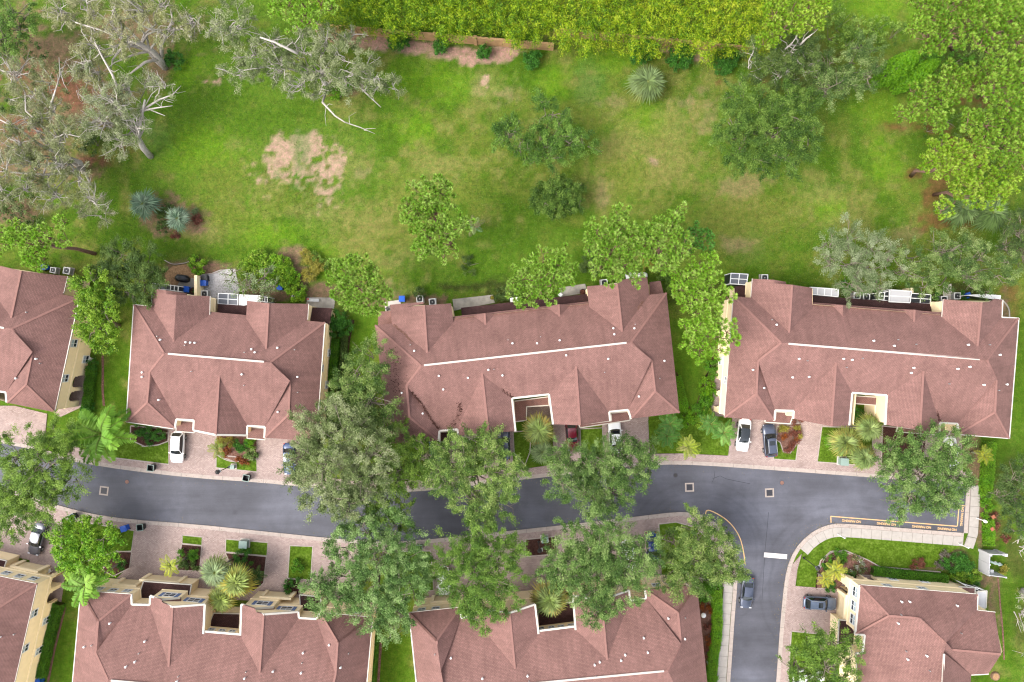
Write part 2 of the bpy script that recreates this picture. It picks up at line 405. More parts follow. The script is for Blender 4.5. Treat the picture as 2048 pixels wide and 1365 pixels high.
blob(OLIVE, [(420, 440, 110, 40), (560, 400, 60, 50), (730, 470, 100, 60), (820, 430, 60, 60), (1440, 470, 90, 70), (1550, 420, 90, 60), (1280, 350, 100, 60), (760, 560, 60, 40), (450, 360, 70, 50), (690, 200, 60, 40), (960, 600, 60, 20)], 0.75, 0.8)
blob(DRY, [(735, 450, 70, 50), (970, 180, 45, 70), (1350, 250, 40, 60), (1400, 200, 40, 60), (1260, 290, 60, 40), (1320, 330, 60, 60), (1480, 370, 60, 30), (1650, 380, 70, 40), (780, 520, 60, 30), (560, 350, 60, 60), (390, 460, 60, 20), (700, 210, 40, 40), (1690, 440, 60, 30), (470, 290, 20, 16), (1470, 490, 40, 14), (640, 420, 90, 30), (1200, 380, 30, 40), (1080, 260, 30, 30), (880, 330, 60, 40), (700, 330, 60, 40)], 0.38, 0.95, 1.4)
blob(PINK, [(960, 170, 14, 35), (1020, 190, 26, 20), (1415, 190, 30, 60), (1380, 205, 40, 16), (1205, 385, 14, 26), (1230, 210, 30, 20), (775, 570, 30, 16), (1305, 325, 12, 10), (1475, 490, 24, 12), (1490, 372, 40, 14), (350, 600, 40, 30), (720, 345, 20, 10), (800, 590, 30, 20), (1800, 470, 30, 20)], 0.3, 0.9, 1.8)
blob(BARE, [(572, 320, 36, 26), (560, 345, 40, 20), (600, 345, 45, 40), (635, 345, 36, 26), (640, 380, 34, 30), (650, 400, 20, 16), (670, 330, 16, 24), (560, 295, 18, 16), (972, 160, 6, 14), (675, 170, 6, 4), (420, 165, 12, 8), (1310, 323, 6, 4)], 0.8, 0.75, 2.2)
blob(TEAL, [(555, 350, 10, 14), (600, 320, 14, 40), (590, 375, 26, 10)], 0.55, 0.8, 1.4)
for _ in range(34):
    x, y = RNG.normal(625, 42), RNG.normal(372, 28)
    blob(OLIVE * 0.8, [(x, y, RNG.uniform(3, 6))], 0.9, 0.4, 0.3)
# leaf litter and mulch
blob(MULCH, [(70, 130, 140, 110), (250, 60, 140, 60), (60, 300, 130, 90), (170, 220, 110, 60), (150, 330, 80, 40), (20, 420, 100, 30), (320, 130, 30, 50)], 0.85, 0.5, 1.0)
blob(STRAW, [(125, 185, 60, 30), (170, 200, 40, 18), (60, 260, 50, 30), (190, 320, 60, 22), (90, 320, 40, 20), (30, 150, 50, 20), (250, 300, 20, 20)], 0.6, 0.7, 1.3)
blob(LUSH * 0.9, [(200, 100, 40, 26), (260, 130, 30, 30), (60, 310, 30, 14), (220, 440, 70, 22), (150, 430, 60, 14)], 0.8, 0.6)
blob(c3(196, 158, 140), [(760, 85, 60, 18), (830, 95, 60, 16), (900, 106, 60, 16), (970, 112, 60, 20), (1010, 105, 40, 20), (940, 120, 30, 14), (1410, 112, 30, 14), (1330, 98, 26, 10), (690, 75, 40, 14)], 0.95, 0.35, 0.6)
blob(MULCH, [(330, 430, 45, 40), (380, 440, 30, 26), (320, 460, 20, 16), (690, 175, 40, 20), (380, 545, 60, 22)], 0.85, 0.4)
blob(STRAW, [(1825, 350, 20, 16), (1870, 385, 26, 34), (1800, 255, 40, 12), (1880, 258, 40, 20), (1960, 200, 60, 30), (1440, 165, 12, 10), (1525, 170, 14, 20), (1900, 440, 60, 20), (1960, 160, 60, 30), (1920, 300, 60, 40)], 0.65, 0.6, 1.3)
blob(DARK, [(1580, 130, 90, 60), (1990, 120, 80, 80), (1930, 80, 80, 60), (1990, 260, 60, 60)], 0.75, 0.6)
blob(STRAW * 0.8, [(560, 520, 30, 30), (580, 550, 30, 30), (600, 505, 26, 14)], 0.0)
blob(MULCH, [(585, 515, 36, 26), (600, 560, 26, 40), (635, 585, 40, 24), (550, 590, 60, 14), (440, 540, 30, 14), (760, 605, 40, 10), (850, 600, 60, 12)], 0.9, 0.3, 0.7)
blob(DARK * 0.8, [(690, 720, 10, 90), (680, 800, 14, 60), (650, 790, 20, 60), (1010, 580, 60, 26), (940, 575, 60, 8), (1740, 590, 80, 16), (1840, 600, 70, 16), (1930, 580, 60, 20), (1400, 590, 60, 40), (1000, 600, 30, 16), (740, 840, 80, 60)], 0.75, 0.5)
blob(c3(140, 132, 72), [(1290, 310, 150, 110), (760, 450, 110, 70), (1480, 420, 120, 50)], 0.25, 0.9, 1.3)
blob(STRAW, [(1960, 1000, 14, 60), (1975, 1070, 26, 24), (1990, 1040, 20, 20), (2020, 590, 30, 24), (2000, 640, 10, 40), (2030, 650, 14, 60)], 0.55, 0.6)
blob(MULCH, [(1952, 960, 12, 90), (1960, 1040, 10, 60), (1900, 1110, 60, 16), (1960, 1160, 40, 20), (1880, 1130, 40, 16), (1990, 1190, 14, 40), (2000, 1250, 6, 70), (1930, 890, 20, 40), (2010, 620, 10, 40)], 0.85, 0.45, 0.7)
blob(c3(92, 88, 50), [(2020, 960, 40, 50), (2030, 1110, 24, 60), (2010, 1060, 20, 30), (2035, 1250, 26, 70)], 0.6, 0.5)
blob(LUSH, [(2015, 1200, 26, 40), (2010, 1300, 26, 70), (1990, 890, 30, 50), (2040, 740, 20, 140), (720, 670, 40, 50), (230, 730, 24, 60), (118, 1310, 34, 80), (780, 1320, 40, 70), (1385, 780, 40, 120), (1330, 860, 60, 40)], 0.85, 0.5, 0.5)
me = bpy.data.meshes.new('lawn')
nx, ny = len(gx), len(gy)
ii = np.arange(nx * ny).reshape(ny, nx)
quads = np.stack([ii[:-1, :-1], ii[:-1, 1:], ii[1:, 1:], ii[1:, :-1]], -1).reshape(-1, 4)
vz = np.zeros(len(fx))
me.vertices.add(len(fx)); me.vertices.foreach_set('co', np.stack([fx, fy, vz], 1).astype(np.float32).ravel())
me.loops.add(quads.size); me.loops.foreach_set('vertex_index', quads.astype(np.int32).ravel())
me.polygons.add(len(quads)); me.polygons.foreach_set('loop_start', (np.arange(len(quads)) * 4).astype(np.int32))
me.polygons.foreach_set('loop_total', np.full(len(quads), 4, np.int32))
me.update(calc_edges=True)
at = me.attributes.new('col', 'FLOAT_COLOR', 'POINT')
at.data.foreach_set('color', np.concatenate([col, np.ones((len(col), 1))], 1).astype(np.float32).ravel())
structure(link('lawn', me, M['ground']))
CGRID = col.reshape(ny, nx, 3)

# loose blades of grass standing in the lawn, tinted like the ground below them
def grass(n=190000):
    r = np.random.default_rng(31); x = r.uniform(-80, 80, n); y = r.uniform(4, 54, n)
    i = np.clip(np.searchsorted(gx, x), 0, nx - 1); j = np.clip(np.searchsorted(gy, y), 0, ny - 1)
    c = CGRID[j, i]
    green = c[:, 1] / np.maximum(c[:, 0], 1e-4)
    keep = (r.random(n) < np.clip((green - .95) * 3, 0.05, 1)); x, y, c = x[keep], y[keep], c[keep]; m = len(x)
    p = np.stack([x, y, np.zeros(m)], 1); a = r.uniform(0, 6.283, m); L = r.uniform(.10, .22, m); lean = r.uniform(.3, 1.0, m)
    d = np.stack([np.cos(a) * lean, np.sin(a) * lean, np.ones(m) * .55], 1); s = np.stack([-np.sin(a), np.cos(a), np.zeros(m)], 1) * r.uniform(.03, .07, m)[:, None]
    V = np.stack([p - s, p + s, p + d * L[:, None]], 1).reshape(-1, 3)
    cc = c * r.uniform(.65, 1.5, (m, 1)) * np.stack([r.uniform(.85, 1.25, m), np.ones(m), r.uniform(.7, 1.2, m)], 1)
    me = bpy.data.meshes.new('grass'); me.vertices.add(m * 3); me.vertices.foreach_set('co', V.astype(np.float32).ravel())
    me.loops.add(m * 3); me.loops.foreach_set('vertex_index', np.arange(m * 3, dtype=np.int32))
    me.polygons.add(m); me.polygons.foreach_set('loop_start', (np.arange(m) * 3).astype(np.int32)); me.polygons.foreach_set('loop_total', np.full(m, 3, np.int32))
    me.update(calc_edges=True); at = me.attributes.new('col', 'FLOAT_COLOR', 'FACE')
    at.data.foreach_set('color', np.concatenate([cc, np.ones((m, 1))], 1).astype(np.float32).ravel())
    o = stuff(link('grass', me, M['leaf'])); tag(o, 'short rough grass growing over the meadow and lawns', 'grass')
grass()

# ------------------------------------------------------------------ roads, kerbs, paving (survey points on the ground)
def W2(pts, z=0.0): return [P(x, y, z)[:2] for x, y in pts]
def slab(name, pts, z1, mat, z0=-0.2, parent=None):
    return MB().prism(W2(pts), z0, z1).build(name, M[mat], parent)
def smooth_line(pts, it=2):
    for _ in range(it):
        q = [pts[0]]
        for a, b in zip(pts[:-1], pts[1:]):
            q += [(a[0] * .75 + b[0] * .25, a[1] * .75 + b[1] * .25), (a[0] * .25 + b[0] * .75, a[1] * .25 + b[1] * .75)]
        pts = q + [pts[-1]]
    return pts
def offs(pts, d):
    """offset a pixel polyline to its left (in picture sense, +d = towards lower y when running right)"""
    out = []
    for i, p in enumerate(pts):
        a = Vector(pts[max(i - 1, 0)]); b = Vector(pts[min(i + 1, len(pts) - 1)])
        t = (b - a).normalized(); out.append((p[0] + t.y * d, p[1] - t.x * d))
    return out
def strip(name, line, d0, d1, z1, mat, z0=-0.2, parent=None):
    return slab(name, offs(line, d0) + offs(line, d1)[::-1], z1, mat, z0, parent)
def strip_mesh(name, line, d0, d1, z, mat, parent=None, h=0.003):
    return strip(name, line, d0, d1, z, mat, z - h, parent)

ROAD_N = smooth_line([(-160, 858), (40, 892), (110, 914), (167, 927), (256, 941), (385, 956), (520, 965), (618, 975), (723, 984), (790, 985), (869, 981), (1020, 962), (1097, 954), (1220, 938), (1320, 929), (1394, 930), (1540, 940), (1756, 956), (1933, 970)], 1)
ROAD_S = smooth_line([(-160, 930), (20, 978), (90, 1003), (133, 1015), (179, 1027), (256, 1039), (385, 1048), (520, 1062), (664, 1077), (787, 1084), (882, 1077), (1020, 1062), (1148, 1048), (1276, 1033), (1351, 1024), (1379, 1025), (1420, 1036), (1451, 1064), (1469, 1100), (1475, 1135), (1474, 1174), (1469, 1233), (1460, 1365), (1450, 1500)], 1)
ARM_S = smooth_line([(1543, 1500), (1552, 1365), (1561, 1238), (1569, 1159), (1579, 1118), (1600, 1084), (1631, 1059), (1664, 1047), (1700, 1048), (1790, 1055), (1927, 1066)], 1)
ARM_E = [(1927, 1066), (1930, 1015), (1933, 970)]
road = structure(slab('road', ROAD_N + [(1930, 1015)] + ARM_S[::-1] + ROAD_S[::-1], 0.012, 'asphalt'))
KJ = MB()
for ln, d in ((ROAD_N, 1), (ROAD_S, -1), (ARM_S, -1), (ARM_E, -1)):
    structure(strip('kerb', ln, 0, d * 7.5, 0.12, 'kerb'))
    acc = 0.0
    for a, b in zip(ln[:-1], ln[1:]):
        sl = math.hypot(b[0] - a[0], b[1] - a[1]); t = (b[0] - a[0]) / sl, (b[1] - a[1]) / sl
        while acc < sl:
            x, y = a[0] + t[0] * acc, a[1] + t[1] * acc; n = (t[1] * d * 7.4, -t[0] * d * 7.4)
            KJ.bar(P(x, y, 0)[:2] + (.121,), P(x + n[0], y + n[1], 0)[:2] + (.121,), .05, .004); acc += 41
        acc -= sl
structure(stuff(KJ.build('kerb_joint', M['joint'])))
# sidewalk of brick pavers along the street, then driveways, one slab 4 mm lower
def cut(line, x0, x1): return [p for p in line if x0 <= p[0] <= x1]
NB = offs(ROAD_N, 7.3); SB = offs(ROAD_S, -7.3)
structure(slab('brick_sidewalk', cut(NB, 120, 1950) + [(1945, 945), (1790, 932), (1707, 929), (1634, 924), (1546, 919), (1456, 912), (1361, 907), (1310, 908), (1200, 916), (1097, 931), (1056, 937), (990, 946), (862, 959), (805, 963), (720, 962), (620, 953), (514, 944), (433, 937), (338, 929), (213, 914), (150, 893)], 0.104, 'paver'))
sbw = [p for p in SB if p[1] < 1178 and 60 <= p[0]]
structure(slab('brick_sidewalk', sbw + [(1440, 1178), (1442, 1130), (1425, 1085), (1395, 1055), (1353, 1043), (1316, 1047), (1200, 1060), (1110, 1073), (1051, 1079), (950, 1092), (861, 1101), (795, 1103), (700, 1097), (625, 1092), (580, 1089), (536, 1084), (452, 1077), (405, 1073), (365, 1069), (269, 1060), (126, 1037), (60, 1020)], 0.104, 'paver'))
hb = [p for p in offs(ARM_S, -7.3) if p[1] > 1118]
structure(slab('brick_sidewalk', hb + [(1603, 1108), (1594, 1140), (1590, 1174), (1584, 1262), (1578, 1365), (1570, 1500)], 0.104, 'paver'))
for pts in ([(338, 846), (600, 874), (600, 957), (514, 950), (433, 940), (338, 932)],
            [(866, 876), (962, 862), (966, 958), (868, 962)],
            [(968, 862), (1026, 856), (1026, 944), (968, 952)],
            [(1106, 838), (1160, 834), (1162, 926), (1106, 934)],
            [(1204, 832), (1296, 824), (1300, 912), (1204, 918)],
            [(1455, 828), (1800, 860), (1800, 936), (1634, 928), (1455, 915)],
            [(1845, 862), (1922, 868), (1925, 948), (1845, 940)],
            [(-80, 1010), (128, 1034), (122, 1105), (132, 1140), (122, 1210), (70, 1210), (60, 1120), (-80, 1090)],
            [(258, 1056), (720, 1094), (720, 1210), (225, 1190), (225, 1165), (262, 1130)],
            [(840, 1096), (1120, 1070), (1330, 1044), (1330, 1165), (840, 1215)],
            [(1588, 1172), (1692, 1180), (1700, 1330), (1582, 1330)],
            [(-60, 812), (30, 812), (95, 828), (90, 880), (60, 895), (-60, 870)]):
    structure(slab('driveway', pts, 0.1, 'paver'))
structure(slab('path', [(154, 741), (178, 746), (172, 790), (163, 815), (120, 835), (110, 826), (140, 800)], 0.1, 'paver'))
structure(slab('path', [(1430, 752), (1450, 752), (1447, 838), (1420, 836)], 0.1, 'paver'))
structure(slab('path', [(1668, 1140), (1745, 1146), (1745, 1160), (1700, 1160), (1700, 1195), (1662, 1195)], 0.102, 'paver'))
structure(slab('path', [(1053, 813), (1100, 808), (1104, 850), (1085, 860), (1082, 848), (1056, 846)], 0.1, 'paver'))
def plot(name, pts, z, mat, edge=True):
    o = structure(slab(name, pts, z, mat))
    if edge:
        ring = pts + [pts[0]]
        structure(strip('edging', ring, -1.1, 1.1, z + 0.012, 'kerb', 0.0))
    return o
plot('lawn_plot', [(222, 868), (338, 866), (338, 929), (213, 914), (190, 905)], 0.112, 'turf')
plot('lawn_plot', [(433, 910), (514, 918), (514, 944), (433, 936)], 0.116, 'turf')
plot('flower_bed', [(433, 868), (515, 874), (514, 918), (470, 924), (433, 910)], 0.124, 'mulch')
plot('flower_bed', [(262, 852), (337, 858), (337, 882), (318, 890), (290, 893), (262, 880)], 0.118, 'mulch_dark')
plot('lawn_plot', [(930, 878), (968, 874), (970, 950), (930, 955)], 0.116, 'turf')
plot('lawn_plot', [(1026, 864), (1062, 862), (1060, 904), (1050, 930), (1028, 906)], 0.116, 'turf')
plot('lawn_plot', [(1160, 858), (1205, 856), (1207, 920), (1162, 924)], 0.116, 'turf')
plot('lawn_plot', [(1296, 840), (1462, 832), (1464, 838), (1456, 911), (1361, 907), (1310, 907), (1298, 880)], 0.116, 'turf', False)
plot('lawn_plot', [(1552, 854), (1601, 852), (1591, 921), (1546, 918)], 0.116, 'turf')
plot('flower_bed', [(1553, 854), (1602, 846), (1596, 884), (1580, 906), (1566, 904), (1560, 885), (1552, 880)], 0.126, 'mulch')
plot('lawn_plot', [(1643, 853), (1745, 858), (1742, 932), (1634, 924)], 0.116, 'turf')
plot('flower_bed', [(1764, 852), (1852, 862), (1846, 938), (1762, 932)], 0.118, 'mulch_dark')
plot('lawn_plot', [(126, 1038), (269, 1061), (264, 1102), (230, 1104), (150, 1130), (124, 1110)], 0.118, 'turf')
plot('flower_bed', [(232, 1102), (264, 1104), (260, 1136), (228, 1152), (205, 1140)], 0.122, 'mulch_dark')
plot('lawn_plot', [(365, 1070), (405, 1074), (404, 1091), (365, 1087)], 0.116, 'turf')
plot('flower_bed', [(364, 1088), (404, 1092), (400, 1142), (356, 1140)], 0.12, 'mulch_dark')
plot('lawn_plot', [(452, 1078), (536, 1085), (534, 1112), (452, 1104)], 0.116, 'turf')
plot('flower_bed', [(451, 1105), (533, 1113), (528, 1166), (505, 1184), (470, 1150)], 0.12, 'mulch_dark')
plot('lawn_plot', [(580, 1091), (626, 1093), (622, 1160), (576, 1156)], 0.116, 'turf')
plot('flower_bed', [(575, 1157), (601, 1160), (598, 1190), (570, 1184)], 0.12, 'mulch_dark')
plot('lawn_plot', [(795, 1103), (861, 1102), (868, 1180), (800, 1190)], 0.116, 'turf')
plot('lawn_plot', [(1051, 1079), (1110, 1073), (1114, 1108), (1051, 1113)], 0.118, 'mulch_dark')
plot('lawn_plot', [(1317, 1048), (1352, 1044), (1394, 1056), (1422, 1086), (1430, 1160), (1322, 1150)], 0.116, 'turf')
plot('lawn_plot', [(1604, 1108), (1625, 1085), (1664, 1069), (1925, 1088), (1900, 1105), (1870, 1135), (1740, 1132), (1690, 1100), (1632, 1130), (1630, 1174), (1592, 1172)], 0.107, 'turf', False)
plot('flower_bed', [(1640, 1122), (1660, 1103), (1690, 1101), (1735, 1120), (1760, 1134), (1880, 1144), (1880, 1160), (1690, 1148), (1680, 1180), (1632, 1176)], 0.12, 'mulch')
plot('lawn_plot', [(1582, 1262), (1640, 1268), (1640, 1330), (1576, 1360)], 0.116, 'turf')
plot('flower_bed', [(1395, 1175), (1440, 1180), (1420, 1365), (1412, 1365)], 0.06, 'mulch', False)
structure(slab('gravel_bed', [(404, 549), (420, 548), (440, 540), (470, 538), (480, 580), (470, 606), (404, 606)], 0.03, 'shell'))
structure(slab('gravel_bed', [(330, 545), (345, 533), (380, 528), (404, 545), (404, 560), (330, 585)], 0.03, 'soil_tan'))
structure(slab('patio', [(356, 570), (362, 558), (402, 556), (402, 600), (352, 600)], 0.08, 'old_concrete'))
structure(slab('patio', [(905, 599), (986, 590), (990, 606), (925, 618), (908, 622)], 0.08, 'old_concrete'))
structure(slab('patio', [(1118, 576), (1170, 568), (1175, 586), (1122, 594)], 0.08, 'old_concrete'))
structure(slab('patio', [(768, 605), (800, 600), (806, 622), (772, 626)], 0.08, 'concrete'))
structure(slab('patio', [(615, 595), (671, 596), (668, 618), (612, 615)], 0.08, 'old_concrete'))
structure(slab('patio', [(1886, 572), (1902, 568), (1904, 602), (1886, 602)], 0.08, 'concrete'))
structure(slab('patio', [(1740, 588), (1764, 590), (1764, 604), (1740, 602)], 0.08, 'old_concrete'))

# concrete sidewalk: every slab is a part
def sidewalk(line, d0, d1, n, name='sidewalk'):
    e = empty(name, P(*line[0])); structure(e)
    A, B = offs(line, d0), offs(line, d1)
    L = [0.0]
    for a, b in zip(line[:-1], line[1:]): L.append(L[-1] + math.hypot(b[0] - a[0], b[1] - a[1]))
    def at(s):
        for k in range(len(L) - 1):
            if s <= L[k + 1] + 1e-9:
                t = (s - L[k]) / (L[k + 1] - L[k])
                return [(q[k][0] + (q[k + 1][0] - q[k][0]) * t, q[k][1] + (q[k + 1][1] - q[k][1]) * t) for q in (A, B)]
    for k in range(n):
        s0, s1 = L[-1] * k / n + 0.4, L[-1] * (k + 1) / n - 0.4
        ps = [at(s0 + (s1 - s0) * t) for t in (0, 0.25, 0.5, 0.75, 1)]
        slab('slab', [q[0] for q in ps] + [q[1] for q in ps[::-1]], 0.115 + random.uniform(0, 0.008), 'sidewalk', 0.0, e)
    return e
structure(strip('slab_joint', [p for p in ARM_S if p[1] < 1108], -7.6, -25, 0.1, 'joint', 0.0))
sidewalk([p for p in ARM_S if p[1] < 1108], -8, -26.5, 17)
structure(strip('slab_joint', [(1936, 1066), (1939, 1015), (1941, 970)], 0.5, -18, 0.1, 'joint', 0.0))
sidewalk([(1927, 1092), (1936, 1066), (1939, 1015), (1941, 972)][0:], -0.6, -19, 6)
gs = [(1465, 1165), (1459, 1233), (1450, 1365), (1444, 1440)]
structure(strip('slab_joint', gs, 0.5, -17, 0.1, 'joint', 0.0))
sidewalk([(1467, 1165), (1461, 1233), (1452, 1365), (1446, 1440)], -0.6, -18.5, 13)

# leaves blown into the gutters and over the brick
def gutter_leaves():
    r = np.random.default_rng(5); V = []; cols = []
    tones = [C(150, 120, 70), C(120, 92, 60), C(170, 150, 80), C(96, 110, 50)]
    for line, sg in ((ROAD_N, -1), (ROAD_S, 1), (ARM_S, 1)):
        for _ in range(900):
            k = r.integers(len(line) - 1); t = r.random(); a, b = line[k], line[k + 1]
            d = Vector((b[0] - a[0], b[1] - a[1])).normalized(); o = abs(r.normal(0, 7)) * (1 if r.random() < .7 else -1) * sg
            q = P(a[0] + (b[0] - a[0]) * t + d.y * o, a[1] + (b[1] - a[1]) * t - d.x * o, 0.02 if o * sg > 0 else 0.13)
            an = r.uniform(0, 6.28); l = r.uniform(.05, .12)
            V += [(q.x, q.y, q.z), (q.x + math.cos(an) * l, q.y + math.sin(an) * l, q.z + .01), (q.x + math.cos(an + .9) * l, q.y + math.sin(an + .9) * l, q.z)]
            cols.append(tones[r.integers(4)])
    me = bpy.data.meshes.new('fallen_leaves'); me.from_pydata(V, [], [(i, i + 1, i + 2) for i in range(0, len(V), 3)])
    at = me.attributes.new('col', 'FLOAT_COLOR', 'FACE'); at.data.foreach_set('color', [c for q in cols for c in q])
    tag(stuff(link('fallen_leaves', me, M['leaf'])), 'brown fallen leaves scattered along the street gutters', 'fallen leaves')
gutter_leaves()
# road paint and iron covers
def paint(name, a, b, w, z=0.018, mat='yellow'):
    d = Vector((b[0] - a[0], b[1] - a[1])); n = Vector((d.y, -d.x)).normalized() * (w / 2)
    return slab(name, [(a[0] + n.x, a[1] + n.y), (b[0] + n.x, b[1] + n.y), (b[0] - n.x, b[1] - n.y), (a[0] - n.x, a[1] - n.y)], z, mat, z - 0.004, road)
paint('painted_line', (1662, 1046), (1661.5, 1033), 2.0)
paint('painted_line', (1661, 1033), (1914, 1053), 2.0, 0.0225)
paint('painted_line', (1914.6, 1053), (1918, 1011), 2.0, 0.018)
paint('painted_line', (1917, 1011), (1930, 1012), 2.0, 0.0225)
strip_mesh('painted_line', smooth_line([(1411, 1029), (1413, 1019), (1432, 1026), (1458, 1043), (1477, 1068), (1486, 1095), (1490, 1128)], 2), -1, 1, 0.018, 'yellow', road)
paint('stop_bar', (1528, 1110), (1574, 1114), 9.5, 0.018, 'stop')
def lettering(text, px, py, ang, size):
    cu = bpy.data.curves.new('lettering', 'FONT'); cu.body = text; cu.size = size; cu.align_x = 'CENTER'; cu.align_y = 'CENTER'
    cu.extrude = 0.002; cu.offset = 0.015; cu.space_character = 0.98; cu.space_word = 0.9
    t = bpy.data.objects.new('tmp', cu); COL.objects.link(t)
    dg = bpy.context.evaluated_depsgraph_get(); me = bpy.data.meshes.new_from_object(t.evaluated_get(dg))
    bpy.data.objects.remove(t)
    me.transform(__import__('mathutils').Matrix.Rotation(ang, 4, 'Z')); p = P(px, py)
    me.transform(__import__('mathutils').Matrix.Translation((p.x, p.y, 0.019)))
    me.materials.clear(); link('lettering', me, M['yellow'], road)
for x, y in ((1703, 1042.5), (1772.5, 1048), (1843, 1054), (1894, 1058.5)):
    lettering('NO PARKING', x, y, math.pi - 0.075, 0.47)
lettering('NO PARKING', 1923.5, 1033.5, -math.pi / 2 - 0.09, 0.47)
strip_mesh('crack', [(1537, 1025), (1534, 1060), (1530, 1100), (1527, 1150), (1524, 1200)], -0.35, 0.35, 0.017, 'asphalt_crack', road)
strip_mesh('crack', [(1425, 958), (1440, 952), (1452, 958), (1470, 962), (1500, 968)], -0.4, 0.4, 0.017, 'asphalt_crack', road)
strip_mesh('crack', [(1430, 942), (1428, 958), (1424, 965)], -0.35, 0.35, 0.0165, 'asphalt_crack', road)
def grate(px, py, rz, label):
    e = empty('storm_drain', P(px, py, 0.012), label, 'storm drain', 'storm drains in the road', rz)
    m = MB()
    for x in (-0.55, 0.55): m.box((x, 0, 0.012), (0.2, 1.3, 0.03))
    for y in (-0.55, 0.55): m.box((0, y, 0.012), (0.96, 0.2, 0.03))
    m.build('frame', M['kerb'], e, True)
    MB().box((0, 0, 0.002), (0.96, 0.96, 0.006)).build('pit_shade', M['black'], e, True)  # flat sheet under the bars, coloured black for the shade inside the drain
    for k in range(6):
        MB().box((-0.4 + k * 0.16, 0, 0.012), (0.07, 0.94, 0.02)).build('grate_bar', M['asphalt_patch'], e, True)
    MB().box((0, 0, 0.016), (0.96, 0.06, 0.02)).build('cross_bar', M['dark_steel'], e, True)
grate(208, 982, -0.12, 'square storm drain in the road opposite the feather palm')
grate(1379, 975, 0.03, 'square storm drain in the road nearest the small dark manhole')
grate(1539, 986, 0.03, 'square storm drain in the road at the mouth of the dead-end arm')
def manhole(px, py, mat, label):
    e = empty('manhole_cover', P(px, py, 0.012), label, 'manhole', 'manhole covers')
    MB().cyl((0, 0, 0.0), 0.36, 0.012, 20).build('collar', M['asphalt_patch'], e, True)
    MB().cyl((0, 0, 0.012), 0.28, 0.01, 20).build('lid', M[mat], e, True)
manhole(254, 964, 'rust', 'brown round manhole cover in the road below the white hatchback drive')
manhole(1351, 951, 'dark_steel', 'dark round manhole cover near the paved bend of the road')
manhole(1564, 966, 'rust', 'rusty orange round manhole cover in the road below the grey wagon')
